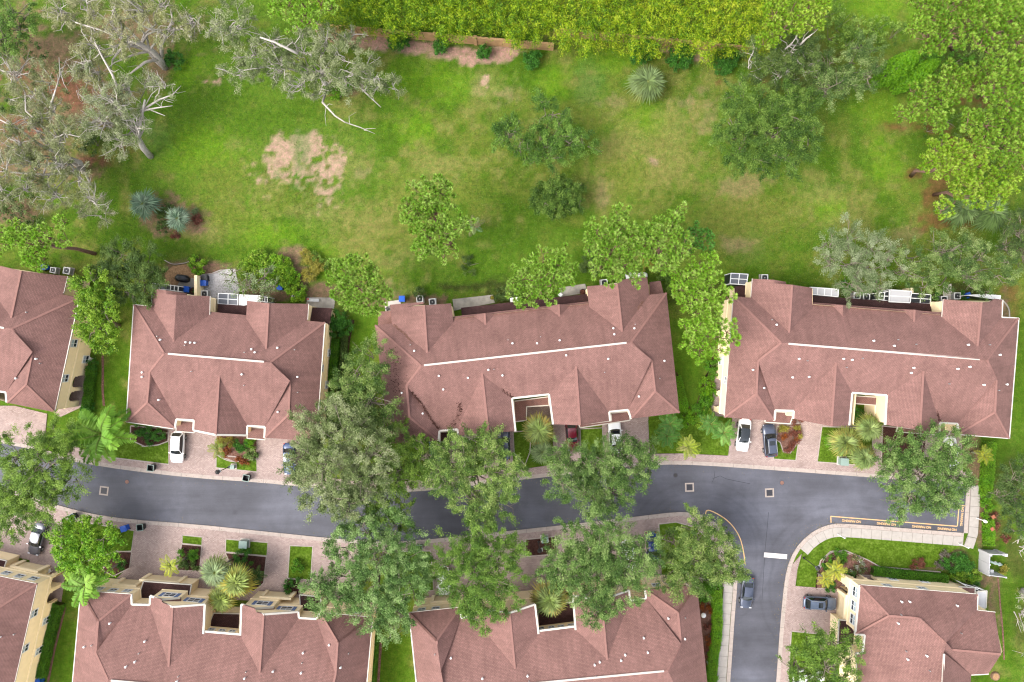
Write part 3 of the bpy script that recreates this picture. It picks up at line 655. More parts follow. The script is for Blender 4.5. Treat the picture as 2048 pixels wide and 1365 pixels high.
# ------------------------------------------------------------------ houses
class House:
    def __init__(s, name, label, at, E, R, group='townhouse blocks'):
        s.E, s.R = E, R; s.planes = {}; s.fac = []
        s.e = empty(name, P(*at), label, 'building', group)
    def z(s, v): return {'E': s.E, 'R': s.R}.get(v, v)
    def plane(s, key, *pts):
        a, b, c = [P(x, y, s.z(z)) for x, y, z in pts]
        n = (b - a).cross(c - a).normalized(); s.planes[key] = (a, n)
    def on(s, key, px, py):
        a, n = s.planes[key]; o = Vector((0, 0, H)); d = P(px, py, 0) - o
        return o + d * ((a - o).dot(n) / d.dot(n))
    def facet(s, key, *pts): s.fac.append((key, [tuple(p) for p in pts]))
    def zat(s, px, py, dflt=None):
        best = None
        for key, poly in s.fac:
            if inpoly(px, py, poly):
                z = s.on(key, px, py).z
                if best is None or z > best: best = z
        if best is None:
            c = [s.on(k, px, py).z for k, poly in s.fac for q in poly if abs(q[0] - px) + abs(q[1] - py) < 1.5]
            best = max(c) if c else (s.E if dflt is None else dflt)
        return best
    def wing(s, host, outL, rOut, outR, valR, rIn, valL, bumpL=(), bumpR=()):
        zr = s.on(host, *rIn).z - 0.02
        k = 'w%d' % len(s.planes)
        s.plane(k + 'l', (rIn[0], rIn[1], zr), (rOut[0], rOut[1], zr), (valL[0], valL[1], s.on(host, *valL).z))
        s.plane(k + 'r', (rIn[0], rIn[1], zr), (rOut[0], rOut[1], zr), (valR[0], valR[1], s.on(host, *valR).z))
        s.facet(k + 'l', outL, *bumpL, rOut, rIn, valL)
        s.facet(k + 'r', rOut, *bumpR, outR, valR, rIn)
        s.caps.append((rOut, rIn)); s.gables.append((outL, rOut, outR, zr))
        return k
    caps = None; gables = None
    def hipwing(s, host, top, low, corner_in, val, corner_out, main):
        """corner wing: ridge top-low lies on the end slope 'host', its end is hipped"""
        zt, zl = s.on(host, *top).z, s.on(host, *low).z
        k = 'h%d' % len(s.planes)
        s.plane(k + 'f', (top[0], top[1], zt), (low[0], low[1], zl), (val[0], val[1], s.on(main, *val).z))
        s.plane(k + 'h', (low[0], low[1], zl), (corner_in[0], corner_in[1], s.on(k + 'f', *corner_in).z), (corner_out[0], corner_out[1], 'E'))
        s.facet(k + 'f', top, low, corner_in, val); s.facet(k + 'h', low, corner_in, corner_out)
        s.caps += [(top, low), (low, corner_in), (low, corner_out)]
    def build(s, foot, over=0.25, vents=(), pipes=(), ridge_vent=None, gutters=(), rakes=(), arches=(), caps=()):
        s.caps += list(caps)
        # roof: every slope with its own courses of shingles, fascia boards hang from every free edge
        v = []; f = []; uv = []; edges = {}
        for key, poly in s.fac:
            pts = [s.on(key, *q) for q in poly]
            n = s.planes[key][1].copy()
            if n.z < 0: n = -n
            h = n.cross(Vector((0, 0, 1))); h = h.normalized() if h.length > 1e-4 else Vector((1, 0, 0)); u = h.cross(n)
            if area2(pts) < 0: pts = pts[::-1]; poly = poly[::-1]
            b = len(v); v += pts; f.append(tuple(range(b, b + len(pts)))); uv.append([(p.dot(h), p.dot(u)) for p in pts])
            for i in range(len(poly)):
                e = (poly[i], poly[(i + 1) % len(poly)]); edges.setdefault(tuple(sorted(e)), []).append((pts[i], pts[(i + 1) % len(poly)]))
        for e, l in edges.items():
            if len(l) == 1:
                p, q = l[0]; b = len(v); d = Vector((0, 0, 0.24))
                v += [p, p - d, q - d, q]; f.append((b, b + 1, b + 2, b + 3)); uv.append([(0, 0), (0, .1), (1, .1), (1, 0)])
        for e, l in edges.items():
            if len(l) == 2:                              # flashing where two slopes meet at slightly different heights
                (p, q), (q2, p2) = l
                if (p - p2).length > (p - q2).length: p2, q2 = q2, p2
                if abs(p.z - p2.z) + abs(q.z - q2.z) > 0.02:
                    b = len(v); v += [p, q, q2, p2]; f.append((b, b + 1, b + 2, b + 3)); uv.append([(0, 0), (1, 0), (1, .1), (0, .1)])
        me = bpy.data.meshes.new('roof'); me.from_pydata([tuple(p) for p in v], [], f)
        ul = me.uv_layers.new(name='UVMap'); ul.data.foreach_set('uv', [c for q in uv for p in q for c in p])
        link('roof', me, M['shingle'], s.e)
        # walls under the slopes, one storey-high string course
        poly = [P(x, y, s.E)[:2] for x, y in foot]
        if area2(poly) < 0: poly = poly[::-1]
        ins = inset(poly, over); s.ins = ins
        tops = []
        for p in ins:
            z = s.zat(*pix((p[0], p[1], s.E))) - 0.12; tops.append(min(z, s.R))
        n = len(ins); m = MB()
        s.edge = [(ins[i], ins[(i + 1) % n], tops[i], tops[(i + 1) % n]) for i in range(n)]
        s.tops = tops
        aj = [[] for _ in range(n)]
        for j0, j1 in arches:
            i, t0 = s.near_edge(P(*j0)); _, t1 = s.near_edge(P(*j1), i); aj[i].append(tuple(sorted((t0, t1))))
        for i, (a, b, za, zb) in enumerate(s.edge):
            L = (b - a).length
            if L < 0.05: continue
            d = (b - a) / L; nin = Vector((-d.y, d.x))
            def q(t, z, dep=0.0): return (a.x + d.x * t + nin.x * dep, a.y + d.y * t + nin.y * dep, z)
            if not aj[i]:
                m.add([q(0, -.1), q(L, -.1), q(L, zb), q(0, za)], [(0, 1, 2, 3)]); continue
            prof = [(0, -.1)]
            for t0, t1 in sorted(aj[i]):
                t0 = max(t0, 0.2); t1 = min(t1, L - 0.2)
                arc = [(t0, -.1), (t0, 2.0)] + [((t0 + t1) / 2 - (t1 - t0) / 2 * math.cos(math.pi * k / 10), 2.0 + 0.65 * math.sin(math.pi * k / 10)) for k in range(1, 10)] + [(t1, 2.0), (t1, -.1)]
                prof += arc
                m.add([q(*p) for p in arc] + [q(p[0], p[1], 0.42) for p in arc], [(k, k + 1, len(arc) + k + 1, len(arc) + k) for k in range(len(arc) - 1)])
                for tt in (t0, t1):
                    m.box(q(tt, 2.0, 0.21), (0.24, 0.56, 0.16), math.atan2(d.y, d.x))
            prof += [(L, -.1), (L, zb), (0, za)]
            m.add([q(*p) for p in prof], [tuple(range(len(prof)))])
            m.add([q(*p, 0.42) for p in prof], [tuple(range(len(prof)))[::-1]])
            dep = 2.0
            m.add([q(0, 0, dep), q(L, 0, dep), q(L, 2.9, dep), q(0, 2.9, dep)], [(0, 1, 2, 3)])
            m.add([q(0, 2.9, 0.1), q(L, 2.9, 0.1), q(L, 2.9, dep), q(0, 2.9, dep)], [(0, 1, 2, 3)])
        for outL, rOut, outR, zr in s.gables:
            a = P(*outL, s.E); b = P(*outR, s.E); c = P(*rOut, zr)
            cen = sum((Vector((p[0], p[1], 0)) for p in poly), Vector((0, 0, 0))) / n
            mid = (a + b) / 2; mv = (Vector((cen.x, cen.y, 0)) - Vector((mid.x, mid.y, 0))).normalized() * (over + 0.01)
            m.add([a + mv - Vector((0, 0, .14)), b + mv - Vector((0, 0, .14)), c + mv - Vector((0, 0, .14))], [(0, 1, 2)])
        m.build('wall', M['stucco'], s.e)
        band = MB()
        for a, b, za, zb in s.edge:
            if (b - a).length > 1.0:
                d = (b - a).normalized(); o = Vector((d.y, -d.x)) * 0.03
                band.bar((a.x + o.x, a.y + o.y, 3.05), (b.x + o.x, b.y + o.y, 3.05), 0.12, 0.2)
        band.build('string_course', M['cream_trim'], s.e)
        # ridge and hip caps
        for p, q in s.caps:
            a, b = P(*p, s.zat(*p)), P(*q, s.zat(*q))
            MB().bar(a + Vector((0, 0, .0)), b + Vector((0, 0, .0)), 0.28, 0.05).build('ridge_cap', M['cap'], s.e)
        if ridge_vent:
            p, q = ridge_vent
            MB().bar(P(*p, s.zat(*p) + 0.08), P(*q, s.zat(*q) + 0.05), 0.25, 0.1).build('ridge_vent', M['vent_trim'], s.e)
        gm = None
        for p, q in zip(vents, range(len(vents))):
            b = P(*p, s.zat(*p))
            MB().cyl((b.x, b.y, b.z - 0.15), 0.1, 0.5, 10).cyl((b.x, b.y, b.z + 0.32), 0.14, 0.07, 10, 0.07).build('roof_vent', M['white'], s.e)
        for p in pipes:
            b = P(*p, s.zat(*p)); MB().cyl((b.x, b.y, b.z - 0.1), 0.06, 0.45, 8).build('vent_pipe', M['steel'], s.e)
        for pts in gutters:
            g = MB()
            for p, q in zip(pts[:-1], pts[1:]):
                a, b = P(*p, s.zat(*p) - 0.07), P(*q, s.zat(*q) - 0.07)
                g.bar(a, b, 0.17, 0.15)
            g.build('gutter', M['trim'], s.e)
        for pts in rakes:
            g = MB()
            for p, q in zip(pts[:-1], pts[1:]):
                a, b = P(*p, s.zat(*p) - 0.02), P(*q, s.zat(*q) - 0.02); g.bar(a, b, 0.26, 0.2)
            g.build('fascia', M['trim'], s.e)
        return s
    def near_edge(s, p, only=None):
        best = (1e9, 0, 0)
        for i, (a, b, za, zb) in enumerate(s.edge):
            if only is not None and i != only: continue
            L = (b - a).length
            if L < 0.3: continue
            d = (b - a) / L; t = max(0, min(L, (Vector(p[:2]) - a).dot(d))); g = (a + d * t - Vector(p[:2])).length
            if g < best[0]: best = (g, i, t)
        return best[1], best[2]
    def wallpoint(s, px, py, zmin=0.2):
        o = Vector((0, 0, H)); r = P(px, py, 0) - o; best = None
        for a, b, za, zb in s.edge:
            L = (b - a).length
            if L < 0.6: continue
            d = (b - a) / L; n = Vector((d.y, -d.x))
            den = r.x * n.x + r.y * n.y
            if abs(den) < 1e-6: continue
            k = (a.x * n.x + a.y * n.y) / den
            p = o + r * k; t = (Vector((p.x, p.y)) - a).dot(d)
            if -0.2 < t < L + 0.2 and zmin < p.z < min(s.R - 1, max(za, zb) + 0.15) and den < 0 and (best is None or p.z > best[0].z): best = (p, d, n)
        return best
    def window(s, px, py, w=1.0, h=1.25, shutters=False, zmax=None):
        r = s.wallpoint(px, py)
        if r is None: print('no wall at', px, py); return
        p, d, n = r
        z = min(p.z, zmax or s.E - 0.35 - h / 2); rz = math.atan2(d.y, d.x)
        c = Vector((p.x, p.y, z)); n3 = Vector((n.x, n.y, 0)); d3 = Vector((d.x, d.y, 0))
        m = MB()
        for k in (-1, 1):
            m.box(c + d3 * (k * (w / 2 + .03)) + n3 * .02, (0.1, 0.12, h + .2), rz)
            m.box(c + Vector((0, 0, k * (h / 2 + .03))) + n3 * .02, (w, 0.14, 0.1), rz)
        m.box(c + n3 * .01, (w, 0.08, 0.06), rz); m.box(c + n3 * .012, (0.05, 0.08, h), rz)
        fr = m.build('window', M['white'], s.e)
        for k in (-1, 1):
            MB().box(c + Vector((0, 0, k * h / 4)) + n3 * .004, (w, 0.03, h / 2 - .05), rz).build('pane', M['pane' if k < 0 else 'blind'] if not shutters else M['pane'], fr)
        if shutters:
            for k in (-1, 1):
                MB().box(c + d3 * (k * (w / 2 + .34)) + n3 * .03, (0.46, 0.06, h + .1), rz).build('shutter', M['shutter'], s.e)
    def garage(s, px, py, w):
        r = s.wallpoint(px, py, -0.5)
        if r is None: print('no garage wall at', px, py); return
        p, d, n = r; rz = math.atan2(d.y, d.x); c = Vector((p.x, p.y, 0)); n3 = Vector((n.x, n.y, 0)); d3 = Vector((d.x, d.y, 0))
        g = MB()
        for k in range(4): g.box(c + n3 * .05 + Vector((0, 0, .36 + .56 * k)), (w, 0.06, 0.53), rz)
        g.build('garage_door', M['garage'], s.e)
        t = MB()
        for k in (-1, 1): t.box(c + d3 * (k * (w / 2 + .3)) + n3 * .14 + Vector((0, 0, 1.3)), (0.5, 0.3, 2.6), rz)
        t.box(c + n3 * .14 + Vector((0, 0, 2.55)), (w + 1.1, 0.3, 0.28), rz)
        t.build('garage_surround', M['cream_trim'], s.e)
    def low_roof(s, pts, z0, z1=None, mat='shingle_wet', walls=True, gutter=True, hi=None, front=(0, 1)):
        """one-storey roof leaning on the block; pts in order, 'hi' = indexes of the corners on the uphill side"""
        n = len(pts); hi = hi or (); z1 = z1 or z0
        v = [P(x, y, z1 if i in hi else z0) for i, (x, y) in enumerate(pts)]
        if area2(v) < 0: v = v[::-1]
        me = bpy.data.meshes.new('porch_roof')
        nn = (v[1] - v[0]).cross(v[2] - v[0]).normalized()
        if nn.z < 0: nn = -nn
        h = nn.cross(Vector((0, 0, 1))); h = h.normalized() if h.length > 1e-3 else (v[1] - v[0]).normalized(); u = h.cross(nn)
        vv = v + [p - Vector((0, 0, .2)) for p in v]
        me.from_pydata([tuple(p) for p in vv], [], [tuple(range(n))] + [(i, n + i, n + (i + 1) % n, (i + 1) % n) for i in range(n)])
        ul = me.uv_layers.new(name='UVMap'); ul.data.foreach_set('uv', [c for l in me.loops for c in (vv[l.vertex_index].dot(h), vv[l.vertex_index].dot(u))])
        link('porch_roof', me, M[mat], s.e)
        if walls:
            ins = inset([p[:2] for p in v], 0.2); zs = [p.z - .1 for p in v]
            MB().add([(p.x, p.y, -.1) for p in ins] + [(p.x, p.y, z) for p, z in zip(ins, zs)], [(i, (i + 1) % n, n + (i + 1) % n, n + i) for i in range(n)]).build('porch_wall', M['stucco'], s.e)
            s.edge += [(ins[i], ins[(i + 1) % n], zs[i], zs[(i + 1) % n]) for i in range(n)]
        if gutter:
            g = MB()
            for p, q in zip(v, v[1:] + v[:1]): g.bar(p - Vector((0, 0, .05)), q - Vector((0, 0, .05)), 0.14, 0.16)
            g.build('porch_fascia', M['trim'] if gutter is True else M[gutter], s.e)

def start(*a):
    h = House(*a); h.caps = []; h.gables = []; return h

# --- block at the photo's left edge, above the street
A = start('townhouse', 'pink roofed block north of the street, cut off by the left edge', (40, 700), 5.6, 9.2)
A.plane('N', (159, 596, 'E'), (-100, 545, 'E'), (23, 658, 'R')); A.plane('E', (159, 596, 'E'), (109, 825, 'E'), (23, 658, 'R'))
A.plane('S', (109, 825, 'E'), (-100, 775, 'E'), (23, 658, 'R'))
A.facet('N', (159, 596), (23, 658), (-110, 632), (-110, 543)); A.facet('E', (159, 596), (23, 658), (65, 704), (52, 770), (109, 825))
A.facet('S', (65, 704), (23, 658), (-110, 632), (-110, 772), (-4, 798), (0, 783), (12, 785))
A.hipwing('E', (65, 704), (52, 770), (14, 806), (12, 785), (109, 825), 'S')
A.wing('N', (-6, 531), (42, 542), (135, 553), (127, 587), (22, 636), (-30, 562), bumpL=((8, 534), (20, 537)))
A.build([(159, 596), (109, 825), (14, 806), (-110, 772), (-110, 543), (-30, 562), (-6, 531), (135, 553), (127, 588)],
        vents=[(74, 718), (34, 757)], pipes=[(82, 727), (55, 625)], ridge_vent=((-110, 634), (8, 656.5)),
        gutters=[[(159, 597), (109, 824)], [(135, 553), (127, 587)]], rakes=[[(14, 805), (12, 785), (-2, 783)]],
        arches=[((175.5, 752), (171, 776)), ((169.5, 782), (165, 803))], caps=[((159, 596), (23, 658)), ((23, 658), (65, 704))])
for w in ((147.5, 687), (130, 757)): A.window(*w)
A.window(171, 719, 1.0, 1.3, zmax=1.7)

# --- short block with two rear gables
B = start('townhouse', 'shortest pink roofed block, with the white hatchback on its front drive', (450, 740), 5.3, 9.0)
B.plane('N', (268, 610, 'E'), (650, 645, 'E'), (328, 707, 'R')); B.plane('S', (253, 844, 'E'), (632, 883, 'E'), (328, 707, 'R'))
B.plane('W', (268, 610, 'E'), (253, 844, 'E'), (328, 707, 'R')); B.plane('E', (650, 645, 'E'), (632, 883, 'E'), (541, 725, 'R'))
B.facet('N', (268, 610), (650, 645), (541, 725), (328, 707)); B.facet('W', (268, 610), (328, 707), (299, 744), (294, 806), (253, 844))
B.facet('S', (299, 744), (328, 707), (541, 725), (580, 762), (530, 854), (495, 852), (388, 841), (353, 839))
B.facet('E', (650, 645), (541, 725), (580, 762), (577, 830), (632, 883))
B.hipwing('W', (299, 744), (294, 806), (350, 858), (353, 839), (253, 844), 'S')
B.hipwing('E', (580, 762), (577, 830), (529, 876), (530, 854), (632, 883), 'S')
B.wing('S', (387, 861), (431, 870), (494, 871), (495, 852), (438, 753), (388, 841))
B.wing('N', (305, 577), (353, 590), (420, 593), (419, 630), (347, 684), (304, 614), bumpL=((331, 581), (333, 589)))
B.wing('N', (494, 602), (537, 607), (617, 608), (615, 640), (532, 699), (492, 637))
B.plane('b1', (331, 581, 7.3), (372, 587, 6.1), (372, 592, 6.1)); B.facet('b1', (331, 581), (372, 587), (372, 592), (333, 589))
B.build([(268, 610), (304, 613), (305, 577), (420, 593), (419, 630), (492, 637), (494, 602), (617, 608), (615, 641), (650, 645), (632, 883), (529, 876), (530, 854), (495, 852), (494, 871), (387, 861), (388, 841), (353, 839), (350, 858), (253, 844)],
        vents=[(322, 680), (373, 685), (382, 685.5), (391, 686), (504, 699), (511, 705), (286, 745), (286, 754), (319, 800), (485, 749), (596, 754), (556, 696), (557, 824)],
        pipes=[(316, 673), (490, 705), (371, 691), (384, 743), (489, 771), (596, 785), (590, 700)], ridge_vent=((336, 708), (528, 724)),
        gutters=[[(268, 610), (253, 844), (350, 858)], [(305, 577), (304, 613)], [(268, 610), (304, 613.5)], [(420, 593), (419, 630)], [(617, 608), (615, 640)], [(650, 646), (637, 822)]],
        rakes=[[(350, 857), (353, 839), (388, 841), (387, 861)], [(494, 871), (495, 852), (530, 854), (529, 876)], [(387, 861), (431, 870), (494, 871)]],
        caps=[((268, 610), (328, 707)), ((650, 645), (541, 725)), ((328, 707), (299, 744)), ((541, 725), (580, 762))])
B.low_roof([(353, 842), (390, 844), (389, 866), (352, 863)], 3.2, walls=False, mat='shingle', gutter=True)
B.low_roof([(496, 855), (532, 857), (530, 880), (494, 877)], 3.2, walls=False, mat='shingle', gutter=True)
B.low_roof([(436, 608), (493, 612), (492, 640), (434, 634)], 3.0, 3.6, hi=(2, 3), gutter=False)
B.low_roof([(625, 615), (664, 617), (658, 650), (619, 646)], 3.0, 3.2, hi=(0, 3), gutter=False)
for w in ((643.5, 737), (637, 809)): B.window(*w, 0.9, 1.2)
for w in ((657.5, 706), (652.5, 770)): B.window(*w, 1.0, 1.3, zmax=1.7)

# --- long block in the middle
Cc = start('townhouse', 'long pink roofed block in the middle with dark leaf stains on one end', (1060, 720), 5.7, 9.4)
NW, NE, SE, SW, rW, rE = (750, 651), (1333, 586), (1359, 826), (779, 888), (842, 732), (1262, 685)
Cc.plane('N', (*NW, 'E'), (*NE, 'E'), (*rW, 'R')); Cc.plane('S', (*SW, 'E'), (*SE, 'E'), (*rW, 'R'))
Cc.plane('W', (*NW, 'E'), (*SW, 'E'), (*rW, 'R')); Cc.plane('E', (*NE, 'E'), (*SE, 'E'), (*rE, 'R'))
Cc.facet('N', NW, NE, rE, rW); Cc.facet('W', NW, rW, (813, 771), (819, 835), SW)
Cc.facet('S', (813, 771), rW, rE, (1303, 720), (1256, 820), (1218, 824), (1098, 789), (1024, 797), (915, 859), (879, 862))
Cc.facet('E', NE, rE, (1303, 720), (1310, 783), SE)
Cc.hipwing('W', (813, 771), (819, 835), (877, 882), (879, 862), SW, 'S')
Cc.hipwing('E', (1303, 720), (1310, 783), (1262, 838), (1256, 820), SE, 'S')
Cc.wing('S', (917, 872), (977, 866), (1031, 863), (1024, 797), (964, 747), (915, 859))
Cc.wing('S', (1106, 849), (1160, 851), (1220, 842), (1218, 824), (1152, 733), (1098, 789))
Cc.wing('N', (780, 610), (848, 611), (902, 607), (907, 645), (854, 706), (784, 649), bumpL=((847, 604), (847, 608), (814, 614)))
Cc.wing('N', (1174, 573), (1234, 568), (1294, 554), (1299, 589), (1244, 664), (1178, 614), bumpL=(), bumpR=((1234, 563), (1262, 556)))
Cc.wing('N', (946, 631), (969, 627), (990, 627), (990, 628), (971, 650), (946, 632))
Cc.wing('N', (1093, 614), (1117, 609), (1140, 610), (1140, 611), (1119, 634), (1093, 615))
Cc.build([NW, (784, 649), (780, 610), (902, 607), (907, 634), (1178, 604), (1174, 573), (1294, 554), (1299, 589), NE, SE, (1262, 838), (1256, 820), (1218, 824), (1220, 842), (1106, 849), (1098, 789), (1024, 797), (1031, 863), (917, 872), (915, 859), (879, 862), (877, 882), SW],
         vents=[(829, 702), (804, 786), (846, 827), (878, 752), (887, 779), (936, 756), (977, 740), (1005, 751), (1025, 687), (1074, 687), (1119, 681), (1132, 711), (1216, 718), (1226, 657), (1228, 669), (1268, 657), (1328, 722), (1277, 793)],
         pipes=[(821, 690), (1081, 674), (1016, 680), (1209, 745), (1270, 649), (988, 739), (800, 812), (1319, 757)], ridge_vent=((848, 731), (1253, 686)),
         gutters=[[(1106, 849), (1098, 789)], [(1031, 863), (1024, 797)]],
         rakes=[[(1031, 863), (1024, 797), (1098, 789), (1106, 849)], [(917, 872), (915, 859), (879, 862), (877, 882)], [(1220, 842), (1218, 824), (1256, 820), (1262, 838)]],
         caps=[(NW, rW), (NE, rE), (rW, (813, 771)), (rE, (1303, 720))])
Cc.low_roof([(1028, 803), (1097, 794), (1098, 811), (1053, 814), (1053, 841), (1030, 844)], 3.2, mat='shingle', walls=False)
Cc.low_roof([(1222, 827), (1258, 823), (1260, 841), (1160, 856), (1158, 850), (1223, 842)], 3.1, mat='shingle', walls=False)
Cc.low_roof([(881, 865), (915, 862), (917, 874), (940, 876), (938, 882), (880, 885)], 3.1, walls=False)
Cc.low_roof([(922, 616), (1030, 604), (1176, 588), (1179, 606), (1030, 624), (924, 636)], 3.0, 3.6, hi=(3, 4, 5), gutter=False)
Cc.low_roof([(756, 624), (783, 622), (787, 652), (756, 654)], 3.0, 3.2, hi=(1, 2), mat='shingle', gutter=False)
Cc.low_roof([(1299, 565), (1321, 562), (1328, 590), (1300, 592)], 3.0, 3.2, hi=(0, 3), mat='shingle', gutter=False)

# --- long block with screened porches
D = start('townhouse', 'long pink roofed block with white screened porches and canopy along its back', (1740, 720), 6.2, 10.0)
NW, NE, SE, SW, rW, rE = (1467, 593), (2037, 637), (2018, 877), (1449, 835), (1562, 686), (1974, 720)
D.plane('N', (*NW, 'E'), (*NE, 'E'), (*rW, 'R')); D.plane('S', (*SW, 'E'), (*SE, 'E'), (*rW, 'R'))
D.plane('W', (*NW, 'E'), (*SW, 'E'), (*rW, 'R')); D.plane('E', (*NE, 'E'), (*SE, 'E'), (*rE, 'R'))
D.facet('N', NW, NE, rE, rW); D.facet('W', NW, rW, (1516, 722), (1513, 788), SW)
D.facet('S', (1516, 722), rW, rE, (1993, 760), (1915, 848), (1879, 846), (1773, 791), (1704, 786), (1587, 822), (1550, 821))
D.facet('E', NE, rE, (1993, 760), (1990, 825), SE)
D.hipwing('W', (1516, 722), (1513, 788), (1548, 842), (1550, 821), SW, 'S')
D.hipwing('E', (1993, 760), (1990, 825), (1916, 869), (1915, 848), SE, 'S')
D.wing('S', (1586, 838), (1663, 853), (1698, 851), (1704, 786), (1672, 726), (1587, 822))
D.wing('S', (1770, 850), (1840, 861), (1878, 866), (1879, 846), (1847, 742), (1773, 791))
D.wing('N', (1505, 558), (1584, 570), (1624, 576), (1625, 616), (1578, 666), (1502, 594), bumpL=((1548, 560), (1549, 567)))
D.wing('N', (1887, 599), (1963, 605), (2005, 600), (2003, 636), (1955, 693), (1884, 635), bumpR=((1981, 604), (1990, 598)))
D.plane('b1', (1548, 559, 8.0), (1571, 564, 7.2), (1572, 569, 7.2)); D.facet('b1', (1548, 560), (1571, 564), (1573, 569), (1549, 567))
D.wing('N', (1662, 609), (1686, 611), (1705, 612), (1705, 613), (1686, 634), (1662, 610))
D.wing('N', (1805, 619), (1829, 620), (1850, 623), (1850, 624), (1828, 644), (1805, 620))
D.build([NW, (1502, 594), (1505, 558), (1624, 576), (1625, 606), (1884, 627), (1887, 599), (2005, 600), (2003, 635), NE, SE, (1916, 869), (1915, 848), (1879, 846), (1878, 866), (1770, 850), (1773, 791), (1704, 786), (1698, 851), (1586, 838), (1587, 822), (1550, 821), (1548, 842), SW],
        vents=[(1552, 650), (1746, 682), (1787, 692), (1597, 718), (1686, 718), (1703, 720), (1584, 755), (1617, 754), (1527, 776), (1505, 740), (1826, 736), (1821, 746), (1914, 738), (1938, 734), (1966, 770), (2012, 769), (1998, 710), (1935, 690)],
        pipes=[(1543, 640), (1795, 680), (1831, 689), (1724, 717), (1614, 722), (1897, 768), (1996, 781), (1978, 690), (1692, 735)], ridge_vent=((1577, 688), (1959, 719)),
        gutters=[[(2003, 635), (2037, 637), (2018, 877), (1916, 869)], [(2005, 600), (2003, 635)], [(1887, 599), (1884, 635)], [(1467, 593), (1449, 835)], [(1505, 558), (1502, 594)]],
        rakes=[[(1698, 851), (1704, 786), (1773, 791), (1770, 850)], [(1548, 842), (1550, 821), (1587, 822), (1586, 838)], [(1878, 866), (1879, 846), (1915, 848), (1916, 869)]],
        arches=[((1430, 757), (1428, 781)), ((1427, 789), (1426, 812))],
        caps=[(NW, rW), (NE, rE), (rW, (1516, 722)), (rE, (1993, 760))])
D.low_roof([(1704, 792), (1756, 795), (1752, 811), (1702, 807)], 3.2, mat='shingle', walls=False)
D.low_roof([(1552, 824), (1588, 826), (1580, 848), (1530, 845), (1531, 838), (1550, 840)], 3.1, mat='shingle', walls=False)
D.low_roof([(1882, 850), (1906, 852), (1896, 872), (1793, 864), (1796, 854), (1878, 866)], 3.1, mat='shingle', walls=False)
D.low_roof([(1625, 592), (1862, 608), (1864, 630), (1624, 610)], 3.0, 3.6, hi=(2, 3), gutter=False)
D.low_roof([(1470, 573), (1494, 571), (1496, 596), (1470, 596)], 3.0, 3.2, hi=(2, 3), gutter=False)
D.window(1441.5, 722, 1.0, 1.3, zmax=1.9); D.window(1452, 761, 0.9, 1.2)

# --- rotated block in the lower left corner
Eh = start('townhouse', 'pink roofed block in the lower left corner with cream arched walls', (0, 1290), 6.3, 10.0)
Eh.plane('N', (74, 1168, 'E'), (-100, 1133, 'E'), (-60, 1252, 'R')); Eh.plane('E', (74, 1168, 'E'), (12, 1440, 'E'), (-60, 1252, 'R'))
Eh.facet('N', (74, 1168), (-60, 1252), (-170, 1230), (-170, 1119)); Eh.facet('E', (74, 1168), (-60, 1252), (-110, 1470), (5, 1470))
Eh.build([(74, 1168), (5, 1470), (-170, 1470), (-170, 1119)], vents=[(1, 1274)], pipes=[(30, 1268)], gutters=[[(74, 1168), (5, 1470)], [(-100, 1133), (74, 1168)]],
         arches=[((131, 1143), (125, 1166)), ((124, 1175), (118, 1198)), ((99, 1132), (125, 1137))], caps=[((74, 1168), (-60, 1252))])
for w in ((12.5, 1147), (39, 1153), (67, 1158)): Eh.window(*w, 0.95, 1.1)
for w in ((68, 1227), (50, 1297)): Eh.window(*w, 1.0, 1.25)
for w in ((92, 1241), (77, 1302)): Eh.window(*w, 1.0, 1.35, zmax=1.9)
Eh.garage(75, 1128, 3.0)
Eh.low_roof([(-60, 1106), (13, 1122), (6, 1142), (-70, 1128)], 3.1)

# --- long block at the bottom, two front gables with blue shutters
F = start('townhouse', 'pink roofed block at the bottom with blue shuttered gables behind fan palms', (440, 1300), 5.8, 9.6)
F.plane('N', (162, 1182, 'E'), (745, 1235, 'E'), (216, 1361, 'R')); F.plane('W', (162, 1182, 'E'), (140, 1430, 'E'), (216, 1361, 'R'))
F.plane('E', (745, 1235, 'E'), (722, 1480, 'E'), (660, 1400, 'R')); F.plane('S', (146, 1540, 'E'), (722, 1590, 'E'), (216, 1361, 'R'))
F.facet('W', (162, 1182), (196, 1243), (191, 1306), (216, 1361), (130, 1540))
F.hipwing('W', (191, 1306), (196, 1243), (263, 1189), (264, 1209), (162, 1182), 'N')
F.facet('N', (191, 1306), (216, 1361), (660, 1400), (671, 1348), (633, 1238), (598, 1235), (481, 1269), (410, 1263), (300, 1210), (264, 1209))
F.hipwing('E', (671, 1348), (675, 1285), (640, 1226), (633, 1238), (745, 1235), 'N')
F.facet('E', (745, 1235), (675, 1285), (671, 1348), (660, 1400), (715, 1590)); F.facet('S', (216, 1361), (660, 1400), (715, 1590), (130, 1540))
F.wing('N', (301, 1192), (345, 1214), (410, 1209), (407, 1268), (337, 1334), (300, 1210), bumpL=((323, 1200), (325, 1206)))
F.wing('N', (483, 1209), (527, 1229), (597, 1224), (598, 1236), (519, 1347), (481, 1271), bumpL=((510, 1218), (513, 1225)))
F.plane('b1', (323, 1200, 7.1), (361, 1196, 5.9), (361, 1206, 5.9)); F.facet('b1', (323, 1200), (361, 1196), (361, 1206), (336, 1208), (325, 1206))
F.plane('b2', (510, 1218, 7.1), (548, 1215, 5.9), (548, 1225, 5.9)); F.facet('b2', (510, 1218), (548, 1215), (548, 1225), (524, 1227), (513, 1225))
